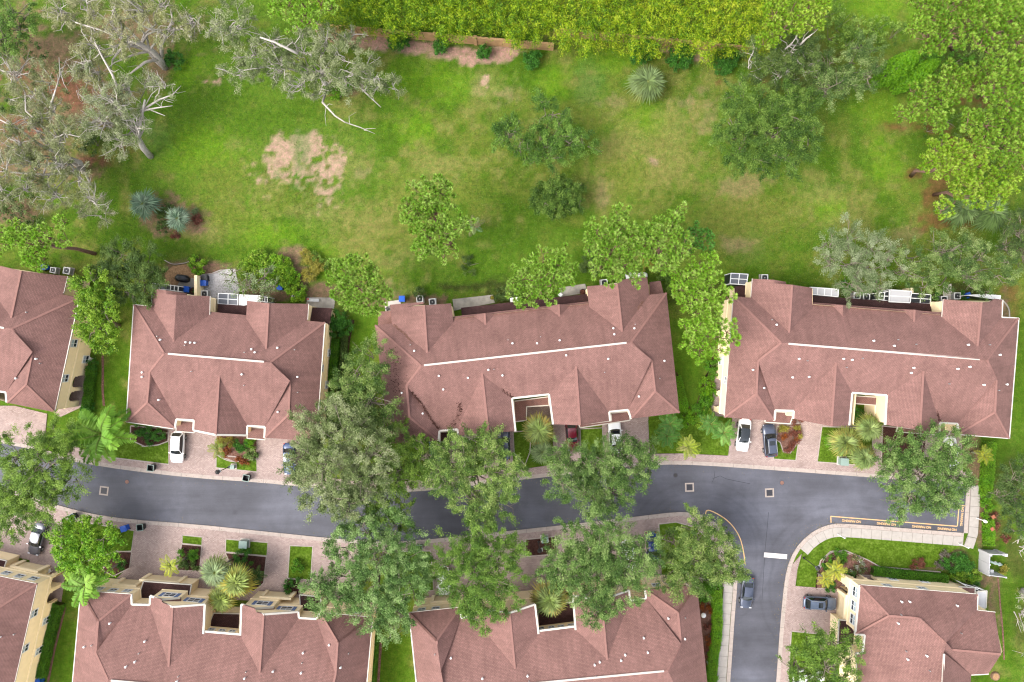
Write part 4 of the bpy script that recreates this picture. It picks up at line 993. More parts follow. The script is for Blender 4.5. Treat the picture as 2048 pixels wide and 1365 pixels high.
F.build([(162, 1182), (263, 1189), (264, 1209), (300, 1210), (301, 1190), (361, 1194), (361, 1203), (410, 1207), (410, 1263), (481, 1269), (483, 1209), (548, 1213), (548, 1222), (597, 1224), (598, 1235), (633, 1238), (640, 1226), (745, 1235), (718, 1590), (130, 1540)],
        vents=[(221, 1246), (170, 1293), (291, 1282), (271, 1323), (253, 1333), (355, 1362), (490, 1356), (547, 1342), (603, 1345), (659, 1289), (682, 1334), (607, 1305)],
        pipes=[(185, 1290), (279, 1306), (358, 1352), (493, 1343), (698, 1306), (605, 1325)], ridge_vent=((222, 1361.5), (655, 1399)),
        gutters=[[(162, 1182), (263, 1189)], [(162, 1182), (130, 1540)], [(640, 1226), (745, 1235)], [(745, 1235), (715, 1590)]],
        rakes=[[(263, 1189), (264, 1209), (300, 1210), (301, 1192), (323, 1200), (361, 1196)], [(325, 1206), (345, 1214), (410, 1209), (407, 1268)], [(410, 1263), (481, 1269)], [(481, 1271), (483, 1209), (510, 1218), (548, 1215)], [(513, 1225), (527, 1229), (597, 1224), (598, 1236), (633, 1238), (640, 1226)]],
        caps=[((162, 1182), (196, 1243)), ((745, 1235), (675, 1285)), ((191, 1306), (216, 1361)), ((671, 1348), (660, 1400))])
F.low_roof([(287, 1163), (383, 1170), (379, 1190), (362, 1212), (296, 1212), (273, 1206)], 3.1)
F.low_roof([(427, 1227), (480, 1228), (483, 1272), (412, 1266)], 3.0, 3.8, hi=(2, 3))
F.low_roof([(599, 1190), (642, 1194), (640, 1236), (602, 1233)], 3.1)
for w in ((199, 1178), (226, 1181), (254.5, 1182.5), (715, 1225)): F.window(*w, 1.0, 0.95)
for w in ((340, 1190.5), (525, 1207)): F.window(*w, 1.5, 1.25, True)
for w in ((388, 1201), (573, 1217.5)): F.window(*w, 1.5, 1.25, True)
for w in ((423, 1260), (444, 1262), (464, 1263.5)): F.window(*w, 0.8, 0.7)
F.garage(328, 1159, 4.6); F.garage(560, 1188, 3.4); F.garage(268, 1161, 2.4)

# --- long block at the bottom by the side road
G = start('townhouse', 'pink roofed block at the bottom between the street oaks and the side road', (1110, 1290), 5.8, 9.6)
G.plane('N', (818, 1226, 'E'), (1394, 1170, 'E'), (1335, 1341, 'R')); G.plane('W', (818, 1226, 'E'), (842, 1430, 'E'), (890, 1384, 'R'))
G.plane('E', (1394, 1170, 'E'), (1420, 1430, 'E'), (1335, 1341, 'R')); G.plane('S', (855, 1590, 'E'), (1430, 1530, 'E'), (1335, 1341, 'R'))
G.facet('W', (818, 1226), (873, 1282), (882, 1343), (890, 1384), (855, 1580))
G.hipwing('W', (882, 1343), (873, 1282), (920, 1215), (922, 1236), (818, 1226), 'N')
G.facet('N', (882, 1343), (890, 1384), (1335, 1341), (1362, 1288), (1292, 1197), (1258, 1200), (1150, 1253), (1077, 1262), (945, 1232), (922, 1236))
G.hipwing('E', (1362, 1288), (1356, 1226), (1290, 1180), (1292, 1197), (1394, 1170), 'N')
G.facet('E', (1394, 1170), (1356, 1226), (1362, 1288), (1335, 1341), (1432, 1530)); G.facet('S', (890, 1384), (1335, 1341), (1432, 1530), (855, 1580))
G.wing('N', (960, 1219), (1019, 1226), (1070, 1209), (1077, 1268), (1030, 1338), (947, 1234))
G.wing('N', (1146, 1192), (1203, 1200), (1258, 1181), (1260, 1202), (1214, 1320), (1151, 1260))
G.build([(818, 1226), (920, 1216), (922, 1236), (945, 1232), (960, 1217), (1070, 1207), (1077, 1262), (1149, 1253), (1146, 1190), (1258, 1179), (1260, 1200), (1292, 1197), (1290, 1180), (1394, 1170), (1432, 1530), (855, 1580)],
        vents=[(902, 1315), (965, 1356), (1055, 1351), (1189, 1329), (1199, 1323), (1242, 1320), (1295, 1304), (1287, 1275), (1336, 1236), (1369, 1277), (1250, 1309)],
        pipes=[(870, 1308), (1370, 1235), (1058, 1362), (1192, 1352)], ridge_vent=((900, 1383), (1328, 1342.5)),
        gutters=[[(818, 1226), (855, 1580)], [(818, 1226), (920, 1215)]],
        rakes=[[(920, 1215), (922, 1236), (945, 1232), (960, 1219), (1019, 1226), (1070, 1209), (1077, 1268)], [(1077, 1262), (1149, 1253)], [(1151, 1260), (1146, 1192), (1203, 1200), (1258, 1181), (1260, 1202), (1292, 1197), (1290, 1180)]],
        caps=[((818, 1226), (873, 1282)), ((1394, 1170), (1356, 1226)), ((882, 1343), (890, 1384)), ((1362, 1288), (1335, 1341))])
G.low_roof([(1075, 1213), (1148, 1204), (1152, 1257), (1078, 1265)], 3.0, 3.8, hi=(2, 3))
for w in ((1082, 1257.5), (1103, 1255.5), (1122, 1253.5), (1142, 1251)): G.window(*w, 0.8, 0.7)
for w in ((843, 1220), (871.5, 1217.5), (1312, 1170.5), (1340, 1167)): G.window(*w, 1.0, 0.95)
G.garage(895, 1196, 3.6)

# --- house on the corner of the side road
Hh = start('townhouse', 'pink roofed house with cream gallery walls beside the grey car drive, lower right corner', (1830, 1280), 6.0, 9.4)
Hh.plane('N', (1719, 1170, 'E'), (1955, 1189, 'E'), (1842, 1237, 8.4)); Hh.plane('WH', (1719, 1170, 'E'), (1710, 1269, 'E'), (1778, 1232, 8.2))
Hh.plane('W', (1711, 1307, 'E'), (1718, 1400, 'E'), (1888, 1306, 'R')); Hh.plane('E1', (1955, 1189, 'E'), (1954, 1221, 'E'), (1892, 1285, 9.3))
Hh.plane('EN', (1954, 1221, 'E'), (1990, 1225, 'E'), (1905, 1300, 8.9)); Hh.plane('ES', (1977, 1348, 'E'), (1942, 1350, 'E'), (1905, 1300, 8.9))
Hh.plane('EE', (1942, 1350, 'E'), (1946, 1480, 'E'), (1888, 1306, 'R'))
Hh.facet('N', (1719, 1170), (1955, 1189), (1892, 1285), (1842, 1237), (1778, 1232)); Hh.facet('WH', (1719, 1170), (1778, 1232), (1710, 1269))
Hh.facet('W', (1778, 1232), (1842, 1237), (1892, 1285), (1888, 1306), (1880, 1480), (1722, 1480), (1712, 1307), (1725, 1306), (1729, 1270), (1710, 1269))
Hh.facet('E1', (1955, 1189), (1954, 1221), (1892, 1285)); Hh.facet('EN', (1954, 1221), (1990, 1225), (2002, 1309), (1905, 1300), (1892, 1285))
Hh.facet('ES', (1905, 1300), (2002, 1309), (1977, 1348), (1942, 1350), (1888, 1306), (1892, 1285)); Hh.facet('EE', (1888, 1306), (1942, 1350), (1940, 1480), (1880, 1480))
Hh.build([(1719, 1170), (1955, 1189), (1954, 1221), (1990, 1225), (1986, 1290), (1977, 1348), (1942, 1350), (1940, 1480), (1722, 1480), (1712, 1307), (1725, 1306), (1729, 1270), (1710, 1269)],
         vents=[(1802, 1203), (1818, 1203), (1913, 1211), (1795, 1246), (1814, 1318), (1852, 1311)], pipes=[(1801, 1229), (1811, 1302), (1921, 1266), (1858, 1341)],
         ridge_vent=((1888, 1308), (1882, 1420)), gutters=[[(1719, 1170), (1955, 1189)], [(1955, 1189), (1954, 1221), (1990, 1225)], [(1722, 1480), (1712, 1307)], [(1977, 1348), (1942, 1350)]],
         rakes=[[(1719, 1170), (1710, 1269), (1729, 1270), (1725, 1306), (1712, 1307)]],
         arches=[((1691, 1146), (1715, 1147)), ((1718, 1147), (1741, 1149)), ((1676, 1162), (1674, 1178))],
         caps=[((1719, 1170), (1778, 1232)), ((1710, 1269), (1778, 1232)), ((1778, 1232), (1842, 1237)), ((1842, 1237), (1892, 1285)), ((1955, 1189), (1892, 1285)), ((1905, 1300), (2002, 1309))])
for w in ((1775, 1172), (1845, 1177.5)): Hh.window(*w, 1.1, 1.0)
for w in ((1785, 1159), (1848, 1164)): Hh.window(*w, 1.1, 1.0, zmax=2.0)
for w in ((1711, 1184), (1708, 1212), (1706, 1239)): Hh.window(*w, 1.3, 1.3)
Hh.garage(1677, 1215, 4.2)
Hh.low_roof([(1678, 1240), (1695, 1242), (1712, 1268), (1712, 1300), (1676, 1296)], 3.1)
Hh.low_roof([(1918, 1174), (1950, 1176), (1950, 1188), (1919, 1186)], 3.1, mat='shingle')
Hh.low_roof([(1954, 1184), (1974, 1182), (1972, 1216), (1954, 1220)], 2.9, mat='poly_roof', walls=False)

# damp leaf litter that has gathered on the middle block's roof
def litter(pts, n, w, cols, host=Cc, name='leaf_litter'):
    v = []; f = []
    for _ in range(n):
        k = random.randrange(len(pts) - 1); t = random.random(); a, b = pts[k], pts[k + 1]
        x = a[0] + (b[0] - a[0]) * t + random.gauss(0, w); y = a[1] + (b[1] - a[1]) * t + random.gauss(0, w)
        p = P(x, y, host.zat(x, y) + 0.04); r = random.uniform(0.04, 0.11); q = random.random() * 6.28
        i = len(v); v += [(p.x + math.cos(q + k2 * 1.57) * r, p.y + math.sin(q + k2 * 1.57) * r * .7, p.z + random.uniform(-.01, .03)) for k2 in range(4)]; f.append((i, i + 1, i + 2, i + 3))
    stuff(mesh(name, v, f, cols, host.e))
litter([(824, 785), (845, 810), (862, 838), (877, 858)], 300, 1.3, M['mulch_dark'])
litter([(918, 808), (921, 818), (915, 835), (904, 855), (893, 860)], 170, 2.6, M['mulch_dark'])
litter([(785, 700), (790, 745), (795, 790)], 150, 7, M['mulch_dark'])
litter([(788, 650), (806, 666), (826, 684)], 160, 1.2, M['mulch'])
litter([(1004, 780), (1018, 790), (1026, 796)], 70, 1.5, M['mulch_dark'])
litter([(1276, 618), (1285, 604)], 40, 1.2, M['mulch'])
litter([(1875, 824), (1879, 842)], 40, 1.0, M['mulch_dark'], D)
# ------------------------------------------------------------------ vegetation
def fast_mesh(name, V, nper, cols, mat, parent):
    """V: (faces*nper, 3) loose faces; cols: one colour per face"""
    nf = len(V) // nper
    me = bpy.data.meshes.new(name)
    if parent is not None: V = V - np.array(origin_of(parent))
    me.vertices.add(len(V)); me.vertices.foreach_set('co', V.astype(np.float32).ravel())
    me.loops.add(len(V)); me.loops.foreach_set('vertex_index', np.arange(len(V), dtype=np.int32))
    me.polygons.add(nf); me.polygons.foreach_set('loop_start', (np.arange(nf) * nper).astype(np.int32))
    me.polygons.foreach_set('loop_total', np.full(nf, nper, np.int32))
    me.update(calc_edges=True)
    a = me.attributes.new('col', 'FLOAT_COLOR', 'FACE')
    a.data.foreach_set('color', np.concatenate([cols, np.ones((nf, 1))], 1).astype(np.float32).ravel())
    me.materials.append(mat)
    o = bpy.data.objects.new(name, me); COL.objects.link(o); o.parent = parent
    return o
def unit(a): return a / np.maximum(np.linalg.norm(a, axis=1, keepdims=True), 1e-9)
def leaf_quads(pts, ln, wd, up=0.6, out=None, droop=0.0):
    n = len(pts); r = RNG
    nor = unit(r.normal(size=(n, 3))); nor[:, 2] = np.abs(nor[:, 2]); nor = unit(nor + np.array([0, 0, up]))
    t = r.normal(size=(n, 3))
    if out is not None: t = t * 0.5 + out
    t[:, 2] -= droop
    t = unit(t - nor * np.sum(t * nor, 1, keepdims=True)); b = np.cross(nor, t)
    L = (ln * r.uniform(0.6, 1.3, (n, 1))) / 2; Wd = (wd * r.uniform(0.6, 1.3, (n, 1))) / 2
    V = np.stack([pts - t * L, pts + b * Wd - t * L * .1, pts + t * L, pts - b * Wd - t * L * .1], 1)
    return V.reshape(-1, 3)
def leaf_tris(pts, ln, wd, up=0.6, out=None, droop=0.0):
    V = leaf_quads(pts, ln, wd, up, out, droop).reshape(-1, 4, 3)
    return np.stack([V[:, 0] * .5 + V[:, 3] * .5, V[:, 1], V[:, 2]], 1).reshape(-1, 3)
def palette(cols): return np.array([C(*c)[:3] for c in cols])
PAL = {
    'oak': palette([(70, 102, 38), (96, 132, 54), (122, 158, 70), (150, 182, 92), (180, 202, 120)]),
    'oakpale': palette([(100, 122, 62), (128, 150, 82), (154, 174, 104), (180, 194, 128), (204, 212, 160)]),
    'oakfresh': palette([(80, 116, 34), (110, 148, 48), (138, 176, 64), (168, 200, 90)]),
    'moss': palette([(120, 134, 78), (146, 158, 98), (172, 180, 126), (200, 202, 158), (150, 150, 116)]),
    'dark': palette([(66, 92, 40), (86, 114, 48), (106, 134, 60), (128, 152, 76)]),
    'broad': palette([(104, 160, 24), (130, 190, 34), (158, 212, 48), (188, 226, 66), (90, 138, 30)]),
    'lime': palette([(112, 164, 30), (138, 188, 42), (164, 206, 56), (196, 224, 84), (100, 144, 34)]),
    'yellow': palette([(160, 150, 48), (186, 176, 66), (206, 196, 92), (140, 140, 50)]),
    'silver': palette([(112, 138, 80), (138, 162, 102), (162, 182, 126), (188, 204, 154)]),
    'midlawn': palette([(62, 96, 28), (88, 128, 40), (116, 156, 54), (154, 188, 82)]),
    'shrub': palette([(58, 116, 34), (78, 146, 42), (104, 174, 56), (60, 104, 38)]),
    'hedge': palette([(74, 132, 22), (98, 162, 30), (124, 188, 42), (66, 112, 26)]),
    'bright': palette([(96, 160, 16), (120, 184, 24), (150, 204, 36), (84, 136, 20)]),
    'red': palette([(132, 70, 56), (160, 92, 72), (176, 116, 96), (112, 74, 58)]),
    'rust': palette([(176, 92, 36), (196, 112, 44), (150, 82, 48), (130, 84, 58)]),
    'grey': palette([(140, 132, 118), (160, 148, 136), (120, 116, 92)]),
    'flower': palette([(236, 230, 226), (120, 150, 70), (150, 170, 90), (90, 120, 54), (228, 190, 160)]),
    'bamboo': palette([(84, 130, 14), (116, 160, 16), (146, 186, 20), (176, 208, 24), (196, 218, 36), (208, 214, 60)]),
}
PINE = {'n': palette([(134, 194, 40), (160, 214, 58), (184, 230, 84), (206, 240, 120)]), 'y': palette([(122, 170, 26), (150, 196, 42), (178, 214, 64), (202, 228, 98)]),
        'm': palette([(106, 154, 32), (130, 178, 44), (156, 200, 62), (184, 220, 92)]), 'd': palette([(78, 144, 48), (100, 166, 60), (124, 188, 80)]), 'b': palette([(124, 178, 44), (150, 200, 62), (174, 216, 86), (196, 228, 116)])}
def pick(pal, clump_t, n):
    """colour per leaf: each clump leans to its own part of the palette"""
    k = np.clip(clump_t + RNG.normal(0, 0.22, n), 0, 0.999) * (len(pal) - 1)
    i = k.astype(int); f = (k - i)[:, None]
    c = pal[i] * (1 - f) + pal[np.minimum(i + 1, len(pal) - 1)] * f
    return c * RNG.uniform(0.85, 1.15, (n, 1))
def blob_world(blobs, z):
    out = []
    for b in blobs:
        zz = z + (b[3] if len(b) > 3 else 0); out.append((np.array(P(b[0], b[1], zz)), b[2] * (H - zz) / FPX))
    return out
def clumps_in(bw, per, flat, shell=0.5, crad=(0.45, 0.8), ragged=0.18):
    cen = []; out = []
    for c, R in bw:
        n = max(4, int(per * R * R))
        d = unit(RNG.normal(size=(n, 3))); d[:, 2] = np.where(RNG.random(n) < 0.78, np.abs(d[:, 2]), d[:, 2])
        lob = 1 + ragged * np.sin(3 * np.arctan2(d[:, 1], d[:, 0]) + RNG.random() * 6) + RNG.normal(0, ragged * 0.5, n)
        rr = R * RNG.uniform(shell, 1.0, (n, 1)) * lob[:, None]
        p = d * rr; p[:, 2] *= flat
        cen.append(c + p); out.append(unit(p + 1e-6))
    return np.concatenate(cen), np.concatenate(out)
def limbs(m, base, top, targets, r0, bend=0.12, nseg=4, rt=0.025):
    """trunk from base to top, then a limb to every target"""
    base = np.array(base); top = np.array(top)
    L = np.linalg.norm(top - base)
    tr = [base + (top - base) * t + np.append(RNG.normal(0, L * 0.03, 2), 0) * (0 < t < 1) for t in (0, .35, .7, 1)]
    m.tube(tr, [r0 * 1.25, r0, r0 * .85, r0 * .6], 8)
    for tg in targets:
        s = tr[RNG.integers(2, 4)] * 1.0; d = tg - s; l = np.linalg.norm(d)
        pts = [s]
        for k in range(1, nseg):
            t = k / nseg; q = s + d * t + RNG.normal(0, l * bend * 0.5, 3); q[2] += l * 0.10 * math.sin(t * math.pi); pts.append(q)
        pts.append(tg)
        ra = min(r0 * 0.42, 0.03 + l * 0.022)
        m.tube(pts, [ra * (1 - k / nseg) + rt for k in range(nseg + 1)], 5, False)
NLEAF = [0]
def tree(kind, label, blobs, z=8.0, pal='oak', base=None, name='oak_tree', cat='tree', group=None, bark='bark', per=4.6, dens=165, leaf=(0.27, 0.14), flat=0.55, r0=0.28, twigs=60, crad=0.58, up=0.55, twig_out=0.5, shell=0.5, droop=0.0, spray=1.7, extra=()):
    bw = [(c + np.array([0, 0, RNG.normal(0, .6)]), R * 1.0) for c, R in blob_world(blobs, z)]
    R2 = sum(R * R for c, R in bw)
    top = sum(c * R * R for c, R in bw) / R2
    b = np.array(P(*base, 0)) if base else np.array([top[0], top[1], 0.0])
    e = empty(name, b, label, cat, group)
    cen, out = clumps_in(bw, per, flat, shell)
    n = len(cen); k = np.maximum(3, (dens * crad * crad * 2.6 * RNG.uniform(0.5, 1.4, n))).astype(int)
    idx = np.repeat(np.arange(n), k)
    rad = crad * RNG.uniform(0.7, 1.3, n)
    off = RNG.normal(size=(len(idx), 3)) * 0.34; off[:, 2] *= 0.7
    ax = out + RNG.normal(0, .45, (n, 3)); ax[:, 2] *= .45; ax = unit(ax)
    off += ax[idx] * (RNG.random((len(idx), 1)) ** .8 * spray - .3)
    pts = cen[idx] + off * rad[idx][:, None]
    pts[:, 2] = np.maximum(pts[:, 2], 0.15)
    V = leaf_tris(pts, leaf[0], leaf[1], up, out[idx] * 0.8, droop)
    t = RNG.uniform(0.05, 0.95, n)
    fast_mesh('crown', V, 3, pick(PAL[pal], t[idx], len(idx)) * (RNG.uniform(.9, 1.1) * np.array([RNG.uniform(.93, 1.07), 1.0, RNG.uniform(.85, 1.15)])), M['leaf'], e)
    NLEAF[0] += len(idx)
    m = MB()
    tgt = [c + RNG.normal(0, .2, 3) for c, R in bw if R > 1.2]
    sel = RNG.choice(n, min(twigs, n), replace=False)
    hi = cen[sel] + out[sel] * twig_out
    fork = top * 0.55 + b * 0.45
    limbs(m, b, fork, tgt, r0)
    for q in hi:
        j = min(range(len(bw)), key=lambda a: np.linalg.norm(bw[a][0] - q)); s = bw[j][0] + RNG.normal(0, 0.3, 3); s[2] -= 0.3
        d = q - s; l = np.linalg.norm(d)
        p1 = s + d * .35 + RNG.normal(0, l * .1, 3); p2 = s + d * .7 + RNG.normal(0, l * .1, 3)
        m.tube([s, p1, p2, q], [0.09, 0.06, 0.045, 0.02], 4, False)
        for _ in range(2):
            g = p2 + RNG.normal(0, 0.55, 3); m.tube([p1 * .3 + p2 * .7, g], [0.035, 0.012], 3, False)
    for line in extra:
        pts3 = [np.array(P(x, y, zz)) for x, y, zz, r in line]; m.tube(pts3, [q[3] for q in line], 6)
        for a, c in zip(pts3[1:], pts3[2:]):
            for _ in range(2):
                g = a + (c - a) * RNG.random() + RNG.normal(0, 0.9, 3); m.tube([a + (c - a) * .3, (a + g) / 2 + RNG.normal(0, .15, 3), g], [0.06, 0.04, 0.015], 4, False)
    m.build('trunk', M[bark], e, smooth=True)
    return e
def pine(label, blobs, base, z=15.0, pal='n', per=14, name='pine_tree', group=None, nn=62, rt=0.47, twig=0.25):
    bw = [(c, R * 1.22) for c, R in blob_world(blobs, z)]; R2 = sum(R * R for c, R in bw); top = sum(c * R * R for c, R in bw) / R2
    b = np.array(P(*base, 0)) if base else np.array([top[0], top[1], 0.0])
    e = empty(name, b, label, 'tree', group)
    cen, out = clumps_in(bw, per, 0.7, 0.55, ragged=0.18)
    keep = []
    for i in np.argsort(-cen[:, 2]):                      # tufts stand apart from one another
        if not keep or np.min(np.sum((cen[keep] - cen[i]) ** 2, 1)) > (rt * 1.2) ** 2: keep.append(i)
    cen, out = cen[keep], out[keep]
    n = len(cen); m = MB()
    idx = np.repeat(np.arange(n), nn)
    az = RNG.uniform(0, 2 * np.pi, n * nn); el = np.radians(RNG.uniform(-12, 52, n * nn))
    d = np.stack([np.cos(az) * np.cos(el), np.sin(az) * np.cos(el), np.sin(el)], 1)
    d = unit(d + 0.35 * out[idx] + np.array([0, 0, .1]))
    inner = (np.arange(n * nn) % 4 == 0); r = rt * RNG.uniform(0.8, 1.15, n)[idx] * RNG.uniform(0.75, 1.1, n * nn) * np.where(inner, .5, 1)
    a = cen[idx] + d * 0.05
    side = unit(np.cross(d, RNG.normal(size=(n * nn, 3)))) * 0.05
    tip = a + d * r[:, None]; mid = a + d * (r * .6)[:, None]; 
    V = np.stack([a, mid + side, tip, mid - side], 1).reshape(-1, 3)
    t = RNG.uniform(0.1, 0.9, n)
    cols = pick(PINE[pal], t[idx], n * nn); cols[inner] = cols[inner] * .45 + np.array(C(150, 120, 60)[:3]) * .4
    fast_mesh('crown', V, 4, cols, M['leaf'], e); NLEAF[0] += n * nn
    cd = MB()
    for c in cen: cd.add([c + np.array(q) for q in ((-.06, -.06, .05), (.06, -.06, .05), (0, .08, .05), (0, 0, .26))], [(0, 1, 3), (1, 2, 3), (2, 0, 3)])
    stuff(cd.build('buds', M['bud'], e))
    fork = np.array([top[0], top[1], z - 2.0]); lead = fork * .8 + b * .2
    limbs(m, b, fork, [c for c, R in bw], 0.24, 0.08)
    for q, o in zip(cen, out):
        j = min(range(len(bw)), key=lambda a: np.linalg.norm(bw[a][0] - q)); s = bw[j][0] - np.array([0, 0, .5])
        if RNG.random() < twig: m.tube([s, (s + q) / 2 + RNG.normal(0, .2, 3), q], [0.07, 0.045, 0.025], 4, False)
    m.build('trunk', M['pine_bark'], e, smooth=True)
    return e
M['bud'] = plain('pine_bud', C(150, 138, 70), 0.8, 0.2)

def fan_palm(label, px, py, r, z=4.5, pal=None, n=34, name='fan_palm', group=None, base=None, seed=0, stiff=0.4):
    """round crown of folded fans on long stalks; r = crown radius in pixels"""
    pal = palette(pal or [(120, 150, 70), (150, 174, 84), (176, 192, 104)])
    c = np.array(P(px, py, z)); R = 1.12 * r * (H - z) / FPX
    b = np.array(P(*base, 0)) if base else np.array([c[0], c[1], 0.0])
    e = empty(name, b, label, 'palm tree', group)
    V = []; cols = []; st = MB()
    for k in range(n):
        az = k * 2.39996 + RNG.normal(0, .2); f = (k + .5) / n; el = math.radians(58 - 74 * f ** 0.9 + RNG.normal(0, 6))
        d = np.array([math.cos(az) * math.cos(el), math.sin(az) * math.cos(el), math.sin(el)])
        ln = R * (0.03 + 0.44 * f) * RNG.uniform(.85, 1.15); hub = c + d * ln; hub[2] -= 0.05 * R * f
        st.tube([c - np.array([0, 0, .2]), (c + hub) / 2 + np.array([0, 0, .05 * R]), hub], [0.035, 0.03, 0.02], 4, False)
        d = unit((d + np.array([0, 0, -.35 * f]))[None])[0]
        side = np.cross(d, [0, 0, 1]); side /= max(np.linalg.norm(side), 1e-6); nor = np.cross(side, d)
        pc = pick(pal[::-1], np.full(1, np.clip(f + RNG.normal(0, .22), 0, .95)), 1)[0]
        m = 13; bl = R * RNG.uniform(.56, .74)
        for j in range(m):
            a = math.radians(-88 + 176 * (j + .5) / m + RNG.normal(0, 2.5))
            q = d * math.cos(a) + side * math.sin(a); lj = bl * (0.62 + 0.38 * math.cos(a)) * RNG.uniform(.85, 1.1)
            p1 = hub + q * lj * .45 + nor * 0.02 * (1 if j % 2 else -1); p2 = hub + q * lj; p2[2] -= lj * stiff * RNG.uniform(.3, .9)
            s2 = np.cross(q, nor) * bl * 0.055
            V += [hub, p1 + s2, p2, p1 - s2]; cols.append(pc * RNG.uniform(.6, 1.3))
    fast_mesh('crown', np.array(V), 4, np.array(cols), M['leaf'], e); NLEAF[0] += len(cols)
    st.build('leaf_stalk', M['stalk'], e)
    tm = MB(); nseg = 5
    pts = [b + (c - b) * k / nseg + np.append(RNG.normal(0, .03, 2), 0) for k in range(nseg)] + [c]
    tm.tube(pts, [.22, .18, .17, .17, .18, .14], 8); tm.build('trunk', M['palm_bark'], e, smooth=True)
    return e
M['stalk'] = plain('palm_stalk', C(150, 165, 80), 0.6, 0.3)
def feather_palm(label, px, py, r, z=6.0, pal=None, n=15, name='feather_palm', group=None, base=None, leafl=0.55, droop=0.75, pairs=26):
    pal = palette(pal or [(104, 160, 34), (132, 188, 48), (164, 208, 70)])
    c = np.array(P(px, py, z)); R = r * (H - z) / FPX
    b = np.array(P(*base, 0)) if base else np.array([c[0], c[1], 0.0])
    e = empty(name, b, label, 'palm tree', group); V = []; cols = []; st = MB()
    for k in range(n):
        az = k * 2.39996 + RNG.normal(0, .12); f = (k + .5) / n
        el0 = math.radians(70 - 55 * f); h = np.array([math.cos(az), math.sin(az), 0.0]); L = R * RNG.uniform(.92, 1.1) * (0.72 + .28 * f)
        ns = 9; pts = []; p = c.copy()
        for s in range(ns + 1):
            pts.append(p.copy()); el = el0 - droop * 1.5 * (s / ns) ** 1.3
            p = p + (h * math.cos(el) + np.array([0, 0, math.sin(el)])) * L * 1.18 / ns
        st.tube(pts, [0.05 * (1 - .85 * s / ns) for s in range(ns + 1)], 4, False)
        side = np.array([-h[1], h[0], 0.0]); pc = pick(pal, np.full(1, RNG.uniform(0.1, .9)), 1)[0]
        for s in range(pairs):
            t = 0.12 + 0.86 * s / (pairs - 1); u = t * ns; i = min(int(u), ns - 1); q = pts[i] + (pts[i + 1] - pts[i]) * (u - i); tg = unit((pts[i + 1] - pts[i])[None])[0]
            ll = leafl * (R / 2.8) * (0.45 + 1.1 * math.sin(math.pi * min(t * 0.9 + .1, 1)) ** .8) * RNG.uniform(.85, 1.1)
            for sg in (-1, 1):
                dr = unit((side * sg + tg * .55 + np.array([0, 0, -.25 + RNG.normal(0, .12)]))[None])[0]; w = np.cross(dr, [0, 0, 1]) * 0.075 * (R / 2.8)
                m1 = q + dr * ll * .5; tip = q + dr * ll + np.array([0, 0, -ll * .22])
                V += [q, m1 + w, tip, m1 - w]; cols.append(pc * RNG.uniform(.85, 1.18))
    fast_mesh('crown', np.array(V), 4, np.array(cols), M['leaf'], e); NLEAF[0] += len(cols)
    st.build('leaf_stalk', M['stalk'], e)
    tm = MB(); pts = [b + (c - b) * k / 4 for k in range(5)]; tm.tube(pts, [.2, .15, .14, .13, .1], 8); tm.build('trunk', M['palm_bark'], e, smooth=True)
    return e
def shrub(label, blobs, h=1.4, pal='shrub', name='shrub', cat='shrub', group=None, leaf=(0.22, 0.15), per=15, dens=300, crad=0.3, up=0.4, round_=True):
    bw = blob_world(blobs, h * 0.45); e0 = bw[0][0]
    e = empty(name, (e0[0], e0[1], 0), label, cat, group)
    cen = []; out = []
    for c, R in bw:
        n = max(5, int(per * R * R)); d = unit(RNG.normal(size=(n, 3))); d[:, 2] = np.where(RNG.random(n) < .85, np.abs(d[:, 2]), d[:, 2])
        p = d * R * RNG.uniform(.72, 1.0, (n, 1)) * RNG.uniform(.9, 1.08, (n, 1)); p[:, 2] = p[:, 2] / R * h * 0.55
        cen.append(c + p); out.append(d)
    cen = np.concatenate(cen); out = np.concatenate(out); n = len(cen)
    k = np.maximum(3, dens * crad * crad * 3 * RNG.uniform(.6, 1.3, n)).astype(int); idx = np.repeat(np.arange(n), k)
    pts = cen[idx] + RNG.normal(size=(len(idx), 3)) * crad * .5; pts[:, 2] = np.maximum(pts[:, 2], 0.06)
    V = leaf_tris(pts, leaf[0], leaf[1], up, out[idx]); t = RNG.uniform(.05, .95, n)
    fast_mesh('foliage', V, 3, pick(PAL[pal], t[idx], len(idx)), M['leaf'], e); NLEAF[0] += len(idx)
    m = MB()
    for c, R in bw:
        for _ in range(4):
            q = c + RNG.normal(0, R * .35, 3); q[2] = h * .7; m.tube([(c[0], c[1], 0), q], [0.04, .015], 4, False)
    stuff(m.build('stem', M['bark'], e))
    return e
